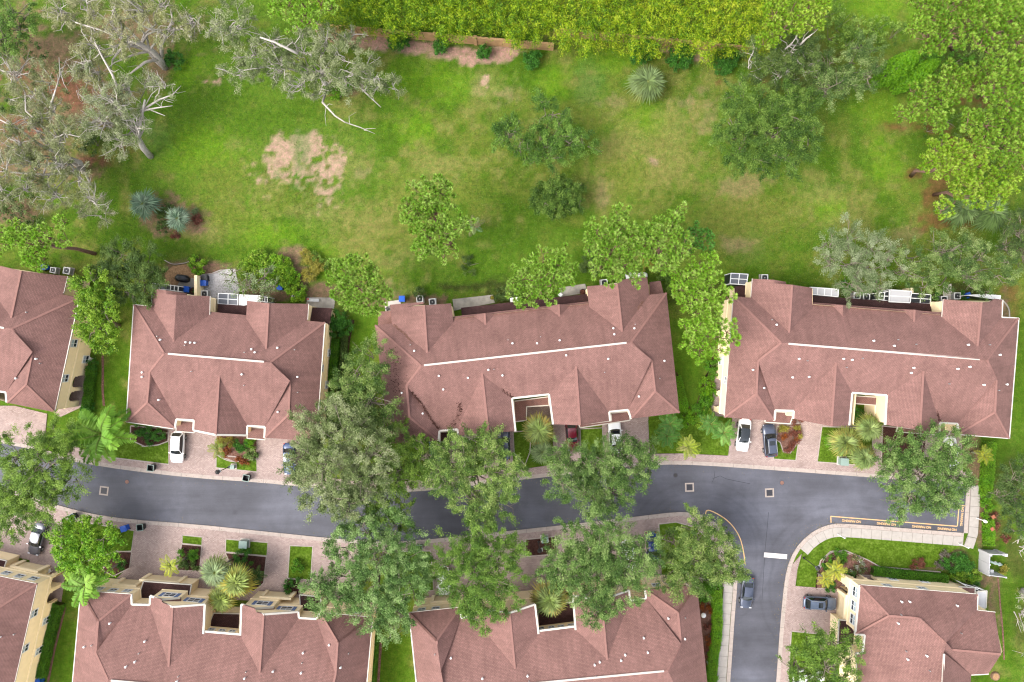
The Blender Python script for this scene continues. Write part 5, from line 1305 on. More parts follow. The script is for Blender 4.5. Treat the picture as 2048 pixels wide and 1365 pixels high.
def hedge(label, line, w, h=1.2, pal='hedge', name='hedge', group=None, dens=520, leaf=(0.13, 0.08)):
    """clipped hedge along a pixel line, w = width in pixels"""
    pts = [np.array(P(x, y, h * .5)) for x, y in line]; e = empty(name, (pts[0][0], pts[0][1], 0), label, 'hedge', group)
    allp = []; core = MB()
    for a, b in zip(pts[:-1], pts[1:]):
        d = b - a; L = np.linalg.norm(d); d /= L; s = np.array([-d[1], d[0], 0]); Wm = w * (H - h) / FPX
        n = int(dens * L * (Wm + 1.2 * h)); t = RNG.uniform(-.1, L + .1, n); u = RNG.uniform(-.5, .5, n); v = RNG.uniform(0.05, 1, n)
        face = RNG.random(n); pt = Wm / (Wm + 1.2 * h)
        u = np.where(face > pt, np.sign(u) * .5, u); v = np.where(face <= pt, 1.0, v)
        p = a + t[:, None] * d + (u * Wm)[:, None] * s; p[:, 2] = v * h; p += RNG.normal(0, .07, (n, 3)); p[:, 2] += 0.08 * np.sin(t * 2.1 + a[0])
        allp.append(p); core.bar((a[0], a[1], h * .42), (b[0], b[1], h * .42), Wm * .84, h * .8)
    p = np.concatenate(allp); p[:, 2] = np.maximum(p[:, 2], .04)
    t = 0.5 + 0.4 * np.sin(p[:, 0] * 1.3) * np.cos(p[:, 1] * 1.7)
    fast_mesh('foliage', leaf_quads(p, leaf[0], leaf[1], .5), 4, pick(PAL[pal], t, len(p)), M['leaf'], e); NLEAF[0] += len(p)
    core.build('stem', M['hedge_core'], e)
    return e
M['hedge_core'] = plain('hedge_twigs', C(70, 80, 40), 0.9, 0.1)
# ---- street oaks
G1 = 'live oaks along the street'
tree('o', 'large green oak at the left edge spreading over the street end', [(40, 905, 62), (105, 925, 62), (60, 985, 66), (135, 960, 40, -1), (20, 1045, 42, -2), (115, 872, 36, -1), (35, 1010, 50), (80, 1005, 44), (150, 905, 26, -2)], 9.5, 'oakfresh', (60, 960), group=G1)
tree('o', 'narrow green oak standing between the short block and the long middle block', [(742, 712, 36), (716, 752, 44), (755, 745, 26), (700, 792, 54, -1), (745, 800, 50, -1), (700, 832, 50, -1), (768, 850, 40, -2)], 10, 'oak', (735, 790), group=G1)
tree('o', 'largest grey-twigged oak over the street beside the blue car', [(640, 860, 62), (700, 870, 70), (660, 920, 74), (740, 905, 60), (610, 900, 44), (690, 970, 62), (640, 985, 46), (740, 960, 46), (600, 955, 30, -1), (690, 1010, 36)], 11, 'oakpale', (705, 905), group=G1, twigs=150, twig_out=0.9)
tree('o', 'green oak leaning over the kerb between the grey-twigged oak and the middle block', [(800, 905, 56), (848, 915, 48), (790, 945, 48), (830, 950, 30, -1), (770, 1005, 44), (740, 1035, 30, -1), (800, 1020, 34, -1)], 8.5, 'oakfresh', (800, 935), group=G1)
tree('o', 'oak at the kerb in front of the dark stained end of the middle block', [(905, 905, 46), (955, 890, 46), (990, 915, 40), (900, 955, 48), (955, 955, 58), (1010, 950, 40), (945, 1000, 48), (995, 1000, 44), (965, 1035, 34), (880, 925, 34), (1030, 935, 22), (975, 860, 22, -1)], 9, 'oak', (950, 935), group=G1, twigs=90, twig_out=.7)
tree('o', 'oak with a pale twig star in its crown in front of the maroon car', [(1128, 908, 28), (1185, 920, 42), (1240, 908, 38), (1275, 908, 32), (1145, 940, 52), (1205, 945, 58), (1260, 935, 48), (1170, 985, 46), (1225, 985, 42), (1290, 930, 26), (1120, 960, 30), (1200, 1005, 22), (1300, 890, 16, -2)], 9.5, 'oak', (1195, 925), group=G1, twigs=120, twig_out=.9)
tree('o', 'darkest oak south of the street between the two lower blocks', [(735, 1058, 44), (795, 1060, 44), (700, 1100, 50), (765, 1105, 58), (820, 1120, 44), (690, 1160, 56), (755, 1165, 62), (815, 1170, 52), (660, 1200, 42), (735, 1220, 48), (790, 1220, 40), (770, 1255, 24), (640, 1170, 30), (850, 1160, 26)], 9.5, 'oak', (765, 1130), group=G1, dens=165)
tree('o', 'oak south of the street shading the small white car', [(960, 1075, 46), (920, 1110, 48), (990, 1110, 52), (945, 1150, 54), (1000, 1160, 50), (890, 1120, 34, -1), (960, 1200, 46), (1010, 1205, 34), (930, 1190, 38), (970, 1235, 26), (1025, 1090, 24), (880, 1150, 22, -1)], 9.5, 'oakfresh', (960, 1125), group=G1)
tree('o', 'oak south of the street in front of the gables of the lower middle block', [(1205, 1050, 44), (1165, 1085, 50), (1225, 1090, 56), (1150, 1130, 54), (1205, 1140, 62), (1260, 1130, 48), (1180, 1180, 50), (1235, 1175, 48), (1120, 1150, 36), (1190, 1215, 34), (1292, 1098, 36), (1110, 1105, 30), (1095, 1140, 24, -1)], 10, 'oak', (1185, 1085), group=G1, dens=165)
tree('o', 'oak overhanging the curb beside the dark car parked on the side road', [(1390, 1060, 44), (1350, 1085, 36), (1430, 1085, 44), (1385, 1115, 52), (1440, 1130, 44), (1345, 1130, 34), (1410, 1155, 42), (1465, 1145, 30), (1370, 1165, 30), (1485, 1140, 20), (1330, 1160, 22)], 9, 'oak', (1385, 1095), group=G1, twigs=80)
tree('o', 'oak over the dead-end arm with its white car half hidden beneath', [(1800, 905, 44), (1850, 895, 52), (1905, 900, 40), (1790, 945, 38), (1840, 950, 58), (1895, 950, 48), (1820, 990, 44), (1875, 990, 44), (1925, 930, 28), (1815, 1020, 26, -1), (1900, 1000, 30), (1925, 970, 22)], 9, 'oak', (1850, 925), group=G1, twigs=90)
tree('o', 'oak at the bottom edge between the side road and the corner house', [(1620, 1290, 42), (1665, 1285, 38), (1595, 1325, 40), (1650, 1330, 48), (1700, 1300, 30), (1620, 1365, 50), (1680, 1360, 36)], 8, 'oakfresh', (1640, 1310), group=G1)
tree('o', 'bright glossy broadleaf tree by the silver car and blue bin', [(165, 1070, 46), (205, 1080, 38), (135, 1080, 38), (170, 1120, 42), (135, 1120, 34), (210, 1118, 32), (120, 1100, 22), (175, 1150, 24)], 5.5, 'broad', (168, 1085), name='broadleaf_tree', leaf=(0.45, 0.22), per=5, dens=75, twigs=20, up=.3)
tree('o', 'yellow-green broadleaf tree beside the side wall with small windows', [(198, 575, 42), (185, 615, 36), (215, 620, 34), (195, 655, 42), (215, 680, 28), (175, 640, 24), (210, 545, 22)], 6.5, 'lime', (238, 652), name='broadleaf_tree', leaf=(0.4, 0.2), per=5, dens=115, twigs=24, up=.3)
tree('o', 'round dark green tree at the back corner of the short block', [(245, 520, 44), (290, 525, 38), (230, 555, 36), (275, 565, 46), (310, 555, 22), (250, 585, 30), (215, 525, 24)], 6, 'dark', (262, 545), name='dark_tree', leaf=(0.3, 0.15), per=4.5, twigs=24)
# ---- trees on the meadow
tree('o', 'irregular oak standing alone in the middle of the meadow', [(1088, 205, 22), (1105, 228, 24), (1112, 262, 36), (1080, 292, 40), (1020, 270, 34), (998, 268, 22), (1140, 282, 40), (1172, 288, 24), (1100, 312, 30), (1062, 310, 22), (1040, 290, 22)], 6, 'midlawn', (1088, 305), per=5.2, dens=170, leaf=(.24, .14))
tree('o', 'low round tree below the lone meadow oak', [(1100, 388, 36), (1132, 384, 34), (1115, 402, 40), (1084, 402, 26), (1148, 402, 26)], 3.4, 'midlawn', (1115, 398), name='round_tree', per=9, spray=1.0, leaf=(.26, .14), r0=.15, twigs=20)
tree('o', 'largest dark oak on the meadow beside the pines', [(1480, 200, 40), (1465, 245, 44), (1480, 295, 46), (1520, 225, 46), (1545, 275, 58), (1590, 240, 48), (1560, 320, 40), (1520, 320, 36), (1610, 290, 36), (1600, 205, 36), (1445, 280, 20), (1560, 200, 40)], 9, 'midlawn', (1530, 275), per=5.6, dens=170, twigs=50, leaf=(.24, .14))
tree('o', 'very dark tree with a bleached snag behind the large meadow oak', [(1530, 120, 44), (1575, 110, 48), (1560, 150, 40), (1620, 130, 42), (1500, 140, 24), (1600, 90, 34)], 9, 'dark', (1570, 150), name='dark_tree', per=4.2, twigs=40, extra=[[(1585, 105, 8, .2), (1600, 90, 10, .17), (1612, 78, 12, .12), (1625, 68, 13, .06)], [(1600, 90, 10, .14), (1592, 76, 11.5, .1), (1596, 66, 12.5, .04)], [(1600, 92, 10, .12), (1580, 90, 11, .08), (1570, 98, 11.5, .03)]], bark='dead_bark')
tree('o', 'olive-green oak between the bleached snag and the cypress column', [(1660, 140, 44), (1700, 130, 40), (1690, 170, 36), (1735, 155, 30), (1650, 185, 38), (1715, 100, 30), (1740, 110, 26)], 8, 'oak', (1675, 175), per=4, twigs=50)
tree('o', 'silvery oak behind the screened porches', [(1700, 485, 42), (1660, 490, 30), (1740, 500, 40), (1690, 530, 48), (1740, 540, 44), (1775, 515, 32), (1710, 570, 36), (1660, 520, 26), (1745, 575, 24, -1)], 7.5, 'silver', (1715, 545), group=None, twigs=90, leaf=(.3, .1), per=3.4)
tree('o', 'wide olive oak at the back corner of the porch block', [(1835, 525, 40), (1880, 545, 42), (1920, 495, 44), (1960, 520, 44), (1930, 555, 42), (1990, 550, 34), (2015, 535, 24), (1800, 545, 28), (1850, 570, 26), (1970, 580, 24, -1), (1890, 510, 34)], 7, 'oak', (1915, 545), twigs=80, leaf=(.3, .11), per=3.4)
tree('o', 'dark glossy tree at the right edge behind the porch block', [(2030, 470, 40), (2045, 505, 36), (2000, 490, 22), (2060, 450, 40)], 5, 'dark', (2030, 490), name='dark_tree', per=4.5)
tree('o', 'mossy oak at the head of the meadow with a long bare limb sweeping down', [(480, 60, 46), (500, 110, 46), (545, 95, 46), (490, 155, 34), (560, 140, 40), (600, 165, 34), (600, 100, 40), (650, 90, 44), (700, 80, 30), (690, 120, 42), (640, 140, 40), (730, 130, 34), (690, 165, 34), (750, 160, 30), (785, 175, 26, -2), (740, 180, 20, -2), (640, 185, 20, -2), (440, 60, 24)], 8.5, 'oakpale', (660, 175), twigs=170, twig_out=.7, per=3.8, dens=140,
     extra=[[(655, 175, 4, .22), (645, 205, 6, .16), (670, 232, 6, .12), (690, 245, 5.5, .09), (720, 255, 5, .07), (750, 268, 4.5, .04)], [(700, 150, 7, .16), (720, 175, 6.5, .13), (742, 196, 6, .1), (762, 215, 5.5, .06)], [(600, 110, 9, .2), (580, 100, 10, .18), (550, 85, 10.5, .14), (520, 75, 11, .1)]], bark='dead_bark')
# ---- bleached mossy oaks, upper left
GD = 'bleached mossy oaks in the upper left'
tree('o', 'bleached mossy oak with bare pale limbs beside the round bush', [(230, 40, 52), (180, 20, 46), (290, 30, 48), (340, 50, 40), (380, 40, 26), (130, 30, 40), (250, 80, 36), (190, 90, 30, -1), (320, 15, 40), (170, 130, 36, -1), (200, 150, 30, -2)], 9, 'moss', (330, 135), group=GD, twigs=150, twig_out=.8, per=3.6, dens=140, r0=.4, bark='dead_bark', leaf=(.3, .11), droop=.6,
     extra=[[(330, 136, 0, .5), (318, 116, 3, .42), (300, 98, 5, .36), (270, 85, 7, .28), (240, 75, 8, .2), (200, 60, 9, .14), (150, 45, 10, .08)], [(324, 112, 3, .32), (322, 90, 5, .28), (335, 65, 7, .22), (345, 40, 8.5, .14), (340, 10, 9, .08)], [(330, 70, 6, .2), (305, 60, 7.5, .17), (280, 50, 8.5, .13), (255, 25, 9.5, .1), (230, 0, 10, .06)], [(318, 118, 3, .26), (290, 125, 4, .2), (260, 148, 5, .1)], [(270, 88, 6, .2), (240, 100, 6.5, .16), (225, 120, 6.5, .12), (222, 140, 6, .05)], [(336, 62, 7, .18), (365, 58, 8, .13), (380, 75, 8.5, .06)]])
tree('o', 'bleached mossy oak leaning in from the meadow edge with a bent bare trunk', [(240, 215, 44), (215, 245, 40), (265, 250, 36), (200, 200, 34), (250, 180, 26), (330, 175, 24, -1), (290, 165, 22, -1), (230, 280, 34), (170, 160, 26), (180, 130, 24)], 8, 'moss', (302, 314), group=GD, twigs=130, twig_out=1.0, per=3.8, dens=150, r0=.3, bark='dead_bark', leaf=(.3, .11), droop=.6,
     extra=[[(302, 314, 0, .46), (285, 295, 2.5, .4), (275, 275, 4, .34), (278, 255, 5.5, .26), (285, 225, 7, .2), (290, 200, 8, .12)], [(285, 222, 7, .16), (315, 216, 7.5, .1), (345, 212, 8, .04)], [(286, 220, 7, .16), (318, 200, 7.5, .12), (345, 190, 8, .08), (362, 172, 8, .03)], [(300, 220, 7, .1), (330, 232, 7.5, .04)], [(240, 190, 8, .2), (225, 150, 9, .16), (205, 115, 9.5, .12), (190, 85, 10, .06)]])
tree('o', 'wide bleached mossy oak at the left edge above the cut-off block', [(60, 190, 44), (90, 160, 40), (50, 240, 48), (100, 220, 40), (110, 280, 40), (40, 290, 46), (70, 330, 44), (20, 340, 44), (120, 330, 40), (150, 360, 40), (60, 380, 40), (20, 390, 34), (110, 390, 36), (185, 400, 34), (200, 425, 28, -1), (140, 270, 34), (30, 150, 34)], 8.5, 'moss', (165, 335), group=GD, twigs=190, twig_out=.8, per=3.6, dens=140, r0=.4, bark='dead_bark', leaf=(.3, .11), droop=.6,
     extra=[[(168, 345, 0, .42), (160, 325, 3, .36), (120, 310, 5, .3), (80, 290, 7, .2), (40, 260, 8.5, .14), (0, 240, 10, .08)], [(165, 335, 2, .3), (140, 345, 4.5, .24), (90, 350, 6.5, .18), (20, 345, 8, .1)], [(120, 310, 5, .2), (95, 270, 7, .15), (60, 255, 8, .1)], [(170, 345, 1, .2), (178, 362, 2, .16), (184, 372, 2.5, .06)], [(100, 215, 9, .14), (108, 190, 10, .1), (120, 150, 10.5, .06), (118, 115, 11, .03)]])
tree('o', 'dark green tree in the upper left corner', [(20, 30, 44), (10, 80, 40), (40, 60, 34), (-20, 60, 50), (20, 115, 26)], 7, 'oakfresh', (15, 90), name='dark_tree', per=4)
# ---- pines
GP = 'tall pines with tufted crowns'
pine('tufted pine standing alone on the meadow nearest the middle block', [(848, 395, 32), (880, 385, 28), (880, 365, 16), (835, 430, 30), (870, 430, 40), (905, 450, 28), (860, 475, 34), (895, 490, 22), (930, 450, 16), (820, 420, 18), (845, 505, 16), (885, 515, 14)], (905, 492), 14, 'b', group=GP)
pine('pale tufted pine between the short block and the middle block', [(690, 545, 30), (725, 540, 24), (680, 575, 22), (725, 575, 36), (755, 580, 24), (770, 595, 16), (735, 610, 22), (710, 598, 24), (700, 525, 16), (665, 545, 12)], (738, 604), 12, 'b', group=GP)
pine('pine overhanging the back roof of the middle block', [(1045, 560, 28), (1080, 545, 30), (1115, 530, 26), (1085, 505, 14), (1060, 590, 24), (1105, 560, 28), (1140, 545, 18), (1090, 585, 22), (1030, 575, 16), (1130, 520, 16)], (1078, 596), 13, 'b', group=GP)
pine('broad pine behind the back gable of the middle block', [(1200, 475, 30), (1240, 460, 32), (1260, 490, 30), (1215, 510, 36), (1250, 530, 32), (1200, 540, 22), (1240, 440, 16), (1270, 470, 18), (1225, 550, 20), (1180, 480, 16), (1265, 560, 12)], (1230, 536), 15, 'b', group=GP)
pine('pine touching the broad pine behind the middle block, with yellow shrubs below', [(1300, 470, 26), (1330, 460, 30), (1345, 490, 32), (1310, 505, 30), (1350, 440, 14), (1290, 490, 20), (1330, 520, 26), (1365, 500, 18), (1355, 420, 12)], (1322, 546), 15, 'b', group=GP)
pine('small blue-green pine at the meadow edge behind the other pines', [(1395, 470, 22), (1408, 485, 16), (1385, 490, 16), (1412, 470, 12)], (1372, 512), 12, 'd', group=GP)
pine('bright yellow-green pine nearest the small screened porch', [(1400, 530, 26), (1420, 520, 16), (1385, 555, 22), (1410, 545, 18), (1430, 535, 10), (1360, 555, 18)], (1385, 566), 12, 'n', group=GP)
pine('dense pine over the side path beside the screened porch', [(1400, 590, 28), (1430, 580, 24), (1375, 600, 24), (1415, 610, 26), (1450, 590, 18), (1360, 580, 16), (1395, 625, 14)], (1398, 604), 11, 'n', group=GP)
pine('pine standing against the end wall of the porch block', [(1400, 655, 26), (1430, 645, 24), (1385, 680, 24), (1425, 675, 30), (1455, 665, 20), (1400, 700, 24), (1430, 700, 18), (1465, 680, 12), (1370, 650, 14)], (1408, 684), 12, 'n', group=GP)
pine('pine at the left edge leaning over the cut-off block', [(75, 490, 30), (50, 480, 24), (95, 475, 20), (70, 515, 22), (125, 445, 14), (130, 480, 14), (10, 470, 20), (5, 490, 18), (30, 460, 16), (80, 525, 14)], (190, 508), 11, 'n', group=GP, twig=.8)
pine('bright pine in front of the boundary wall at the top', [(575, 10, 28), (610, 15, 28), (640, 8, 22), (560, 0, 20), (600, 40, 18), (590, 55, 14), (660, 15, 14), (630, 28, 18)], (672, 84), 14, 'n', group=GP)
pine('yellow pine with a red trunk at the end of the bamboo', [(1550, 30, 26), (1585, 20, 28), (1620, 15, 26), (1545, 75, 20), (1570, 55, 24), (1605, 45, 22), (1640, 20, 14), (1560, 0, 20), (1530, 85, 14), (1635, 55, 10)], (1558, 75), 13, 'y', group=GP)
pine('feathery pine with bare twigs in the upper right', [(1850, 40, 34), (1890, 25, 34), (1860, 75, 28), (1900, 65, 30), (1930, 45, 28), (1880, 90, 20), (1845, 15, 24), (1920, 10, 26)], (1905, 100), 15, 'm', group=GP, twig=.9)
pine('pine in the upper right corner', [(2000, 20, 34), (1970, 40, 30), (2030, 40, 34), (1990, 70, 30), (2040, 80, 26), (1960, 10, 26), (1965, 90, 22)], (1975, 100), 16, 'm', group=GP)
pine('pine at the right edge beside the leaf-covered slope', [(2010, 140, 34), (2035, 170, 30), (1990, 180, 28), (2020, 205, 30), (1985, 140, 20), (2045, 120, 26), (1975, 195, 18)], (1960, 190), 16, 'm', group=GP)
pine('pine above the red needle litter on the meadow edge', [(1900, 160, 26), (1930, 165, 26), (1870, 175, 22), (1915, 190, 22), (1890, 200, 20), (1940, 150, 18), (1850, 195, 18), (1840, 220, 20), (1800, 230, 16), (1880, 220, 20), (1830, 190, 18), (1870, 250, 16), (1860, 225, 18)], (1870, 215), 12, 'm', group=GP)
pine('lower pine in the thicket at the right edge', [(1970, 250, 30), (2010, 255, 34), (1940, 245, 22), (2040, 270, 30), (1990, 285, 28), (1960, 290, 22), (2020, 300, 30), (2045, 320, 24)], (1945, 275), 14, 'm', group=GP)
pine('yellow-green pine over the fan palms at the meadow edge', [(1875, 305, 28), (1910, 320, 30), (1940, 300, 26), (1895, 340, 26), (1860, 325, 20), (1930, 345, 22), (1945, 320, 18)], (1822, 352), 13, 'y', group=GP)
pine('pale yellow pine just above the fan palms', [(1930, 370, 26), (1970, 365, 28), (2000, 355, 24), (1955, 395, 26), (1990, 390, 24), (1915, 385, 16), (1885, 420, 18), (2015, 380, 14)], (1868, 390), 12, 'y', group=GP)
def cypress(label, base, top, w):
    b = np.array(P(*base, 0)); t = np.array(P(*top, 11.0)); e = empty('cypress_tree', b, label, 'tree')
    n = 9000; k = RNG.random(n) ** .8; a = RNG.uniform(0, 6.283, n); r = w * np.sin(np.pi * np.clip(k * .86 + .12, 0, 1)) ** .7 * (0.9 + .12 * np.sin(a * 9 + k * 30))
    p = np.stack([b[0] + np.cos(a) * r, b[1] + np.sin(a) * r, .3 + k * 10.5], 1)
    fast_mesh('crown', leaf_quads(p, .34, .12, .3, np.tile([0, 0, 1.2], (n, 1))), 4, pick(PAL['bright'], RNG.random(n) * .8, n), M['leaf'], e)
    MB().tube([b, (b[0], b[1], 10)], [.2, .03], 6).build('trunk', M['bark'], e)
cypress('tall green cypress column in the upper right', (1750, 168), (1840, 90), 1.6)
cypress('darker cypress column beside the tall cypress', (1785, 182), (1850, 110), 1.3)
# ---- bamboo
def bamboo():
    n = 5200; pts = []; idx = []; ts = []
    for _ in range(n):
        x = RNG.uniform(640, 1545); lo = 56 + (x - 640) * 0.043 + (15 if x > 1105 else 0) + 11 * math.sin(x * .05) + 8 * math.sin(x * .13)
        y = RNG.uniform(-70, lo); edge = max(0.0, (y - lo + 34) / 34)
        z = 7.0 - 3.6 * edge ** 2 + RNG.normal(0, .9); c = np.array(P(x, y, z)); m = int(RNG.uniform(20, 40))
        L = RNG.uniform(.4, .9); dr = np.array([RNG.normal(0, .5), -0.7 * edge + RNG.normal(0, .4), -.3]); s = RNG.random(m)
        q = c + RNG.normal(0, .2, (m, 3)) + s[:, None] * dr * L * 1.6; pts.append(q); shade = RNG.random()
        ts.append(np.full(m, np.clip(shade * .75 + (x - 640) / 3400 - .1, 0, .95)))
    p = np.concatenate(pts); t = np.concatenate(ts)
    o = fast_mesh('bamboo_thicket', leaf_tris(p, .42, .13, .25, None, .5), 3, pick(PAL['bamboo'], t, len(p)), M['leaf'], None)
    stuff(o); tag(o, 'yellow-green bamboo thicket spilling over the tan boundary wall', 'bamboo'); NLEAF[0] += len(p)
    m = MB()
    for _ in range(380):
        x = RNG.uniform(640, 1540); y = RNG.uniform(-70, 50 + (x - 640) * .035); b = P(x, y, 0); m.tube([b, (b.x, b.y, 3), (b.x + RNG.normal(0, .3), b.y + RNG.normal(0, .3), 6.6)], [.04, .035, .012], 4, False)
    stuff(m.build('bamboo_canes', M['stalk']))
bamboo()
# ---- palms
fan_palm('grey-green fan palm on the meadow near the boundary wall', 1296, 163, 38, 3.2, [(128, 142, 76), (132, 156, 90), (152, 176, 112)], 46)
SILV = [(104, 138, 104), (132, 162, 130), (166, 190, 158)]
fan_palm('silver-blue fan palm, upper one of the pair in the meadow bed', 286, 408, 31, 2.6, SILV, 17, group='silver palms in the meadow bed', stiff=.2)
fan_palm('silver-blue fan palm, lower one of the pair in the meadow bed beside the dark shrub', 355, 437, 26, 2.4, SILV, 18, group='silver palms in the meadow bed', stiff=.2)
YEL = [(196, 176, 92), (184, 188, 92), (146, 172, 84), (170, 190, 110)]
fan_palm('yellow-fringed fan palm in the entry court of the middle block', 1077, 862, 34, 4.5, YEL, 40)
fan_palm('pale green fan palm below the yellow-fringed one at the court', 1085, 905, 26, 4.0, [(140, 168, 100), (168, 190, 126)], 26)
GPALM = 'fan palms in front of the lower left block'
fan_palm('grey-green fan palm, nearest the street of the cluster by the blue shuttered gables', 430, 1145, 34, 5.5, [(150, 160, 90), (152, 178, 118), (176, 196, 140)], 36, group=GPALM)
fan_palm('yellow-green fan palm nearest the green cabinet in the cluster by the shuttered gables', 470, 1165, 36, 5.5, [(190, 178, 70), (160, 184, 80), (184, 200, 110)], 40, group=GPALM)
fan_palm('fan palm over the courtyard roof, lowest of the cluster by the shuttered gables', 442, 1200, 30, 5.0, [(190, 176, 70), (164, 186, 80), (186, 204, 110)], 34, group=GPALM)
fan_palm('yellow fan palm in the courtyard of the lower middle block', 1100, 1200, 38, 5.5, YEL, 40)
GPD = 'fan palms beside the porch block drive'
fan_palm('fan palm next to the cream court wall of the porch block', 1740, 858, 30, 4.5, [(160, 168, 80), (150, 178, 100), (178, 198, 120)], 34, group=GPD)
fan_palm('yellow-fringed fan palm, nearest the grey wagon of the three by the drive', 1693, 885, 32, 4.2, YEL, 40, group=GPD)
fan_palm('fan palm by the kerb below the other two at the porch block', 1730, 915, 28, 3.8, [(180, 176, 80), (150, 178, 100), (174, 196, 120)], 32, group=GPD)
GRP = 'fan palms under the yellow pines at the meadow edge'
fan_palm('fan palm under the yellow pines, nearest the meadow', 1925, 415, 40, 3.2, [(98, 126, 60), (116, 146, 78), (140, 166, 100)], 34, group=GRP)
fan_palm('fan palm under the yellow pines, nearest the right edge', 1985, 425, 40, 3.2, [(98, 126, 60), (116, 146, 78), (140, 166, 100)], 34, group=GRP)
feather_palm('large feather palm on the lawn beside the short block', 205, 868, 62, 6.5, base=(270, 868), n=17)
feather_palm('feather palm rising in front of the blue shuttered block, below the broadleaf tree', 172, 1170, 46, 6.0, base=(242, 1125), n=12)
feather_palm('small yellow feather palm beside the striped brick drive', 343, 1132, 24, 3.6, [(170, 180, 40), (200, 204, 56), (150, 186, 60)], 10, base=(374, 1115), pairs=16)
feather_palm('small yellow feather palm by the kerb on the corner lawn', 1376, 893, 25, 2.6, [(176, 196, 60), (190, 208, 70), (206, 200, 120)], 16, pairs=16)
feather_palm('green feather palm at the end of the middle block, nearest the block', 1340, 848, 26, 3.2, [(88, 140, 50), (106, 160, 60)], 15, pairs=20)
feather_palm('green feather palm at the end of the middle block, nearer the street', 1333, 872, 26, 3.0, [(92, 146, 52), (112, 166, 62)], 15, pairs=20)
feather_palm('green feather palm beside the white car with the glass roof', 1447, 865, 27, 2.8, [(104, 160, 60), (134, 184, 80), (160, 200, 100)], 18, pairs=18)
feather_palm('darker feather palm behind the one beside the glass-roofed car', 1422, 848, 24, 2.8, [(88, 140, 50), (112, 164, 66)], 15, pairs=18)
feather_palm('golden feather palm at the corner house entrance, larger of the two', 1670, 1140, 24, 2.6, [(206, 200, 60), (184, 196, 70), (214, 206, 90)], 14, pairs=16)
feather_palm('golden feather palm at the corner house entrance, smaller of the two', 1651, 1158, 18, 2.4, [(206, 200, 60), (184, 196, 70)], 13, pairs=14)
feather_palm('small feather palm leaning over the first driveway of the short block', 437, 898, 21, 2.6, [(124, 150, 50), (150, 170, 60), (170, 150, 80)], 12, base=(452, 892), pairs=16)
feather_palm('golden palm at the edge of the bed by the porch block corner', 1967, 910, 20, 2.6, [(196, 196, 60), (170, 190, 70)], 12, pairs=14)
feather_palm('thin dying palm with few fronds beside the meadow pine', 948, 452, 22, 2.0, [(120, 160, 110), (170, 190, 120), (150, 140, 100)], 9, pairs=14)
feather_palm('small green palm under the dark oak by the white car', 840, 1178, 22, 2.4, [(104, 160, 40), (130, 180, 50)], 13, pairs=16)
# ---- bushes on the meadow
GB = 'clipped round bushes along the boundary wall'
for x, y, r, lb in ((798, 82, 19, 'round bush by the boundary wall nearest the bright pine'), (882, 92, 14, 'round bush by the wall, second from the bright pine'), (968, 105, 12, 'smallest round bush by the wall, third from the bright pine'), (1063, 122, 16, 'round bush at the end step of the tan wall'),
                  (1288, 102, 25, 'big clumpy bush above the meadow fan palm'), (1359, 115, 23, 'big clumpy bush just past the meadow fan palm'), (1449, 122, 24, 'big clumpy bush beside the dark snag tree')):
    shrub(lb, [(x, y, r * 1.12), (x + r * .35, y - r * .3, r * .85), (x - r * .35, y + r * .35, r * .85)], 2.0, 'shrub', group=GB)
shrub('round dark bush at the foot of the bleached oak', [(350, 122, 20), (342, 115, 12)], 1.8, 'shrub')
shrub('spiky dark shrub on the meadow above the middle block', [(939, 531, 19), (930, 528, 10)], 1.0, 'dark', leaf=(.5, .06), per=6)
shrub('green fern patch below the mossy oak', [(670, 180, 20), (690, 172, 16)], 0.8, 'bright')
shrub('dark shrub between the two silver palms', [(330, 430, 18), (328, 455, 14), (335, 418, 12)], 1.2, 'dark')
shrub('pale small agave in the meadow bed', [(392, 425, 7)], 0.6, 'silver', leaf=(.4, .07))
shrub('dark undergrowth beneath the bleached oaks', [(190, 290, 30), (130, 255, 24), (165, 280, 26), (120, 150, 24), (60, 120, 40), (20, 200, 30), (10, 400, 40), (40, 420, 40), (60, 440, 30)], 1.6, 'dark', leaf=(.3, .2), per=5, dens=110)
shrub('green thicket above the cypress columns', [(1680, 50, 36), (1720, 65, 34), (1760, 60, 30), (1660, 25, 30), (1700, 85, 30), (1790, 70, 24), (1740, 85, 26), (1665, 70, 30)], 3.2, 'oakfresh', leaf=(.32, .2), per=5, dens=120)
shrub('dark green thicket between the cypress columns and the pines', [(1820, 130, 30), (1850, 120, 30), (1870, 140, 26), (1800, 150, 24), (1830, 165, 26), (1920, 120, 30)], 2.6, 'hedge', leaf=(.32, .2), per=5, dens=120)
shrub('undergrowth under the pines at the right edge', [(1960, 220, 34), (2010, 230, 40), (1990, 340, 40), (2030, 350, 40), (1950, 130, 34), (2040, 220, 40), (1890, 285, 34), (1930, 275, 30), (1860, 260, 26), (1900, 240, 24)], 1.8, 'oakfresh', leaf=(.34, .18), per=4, dens=110)
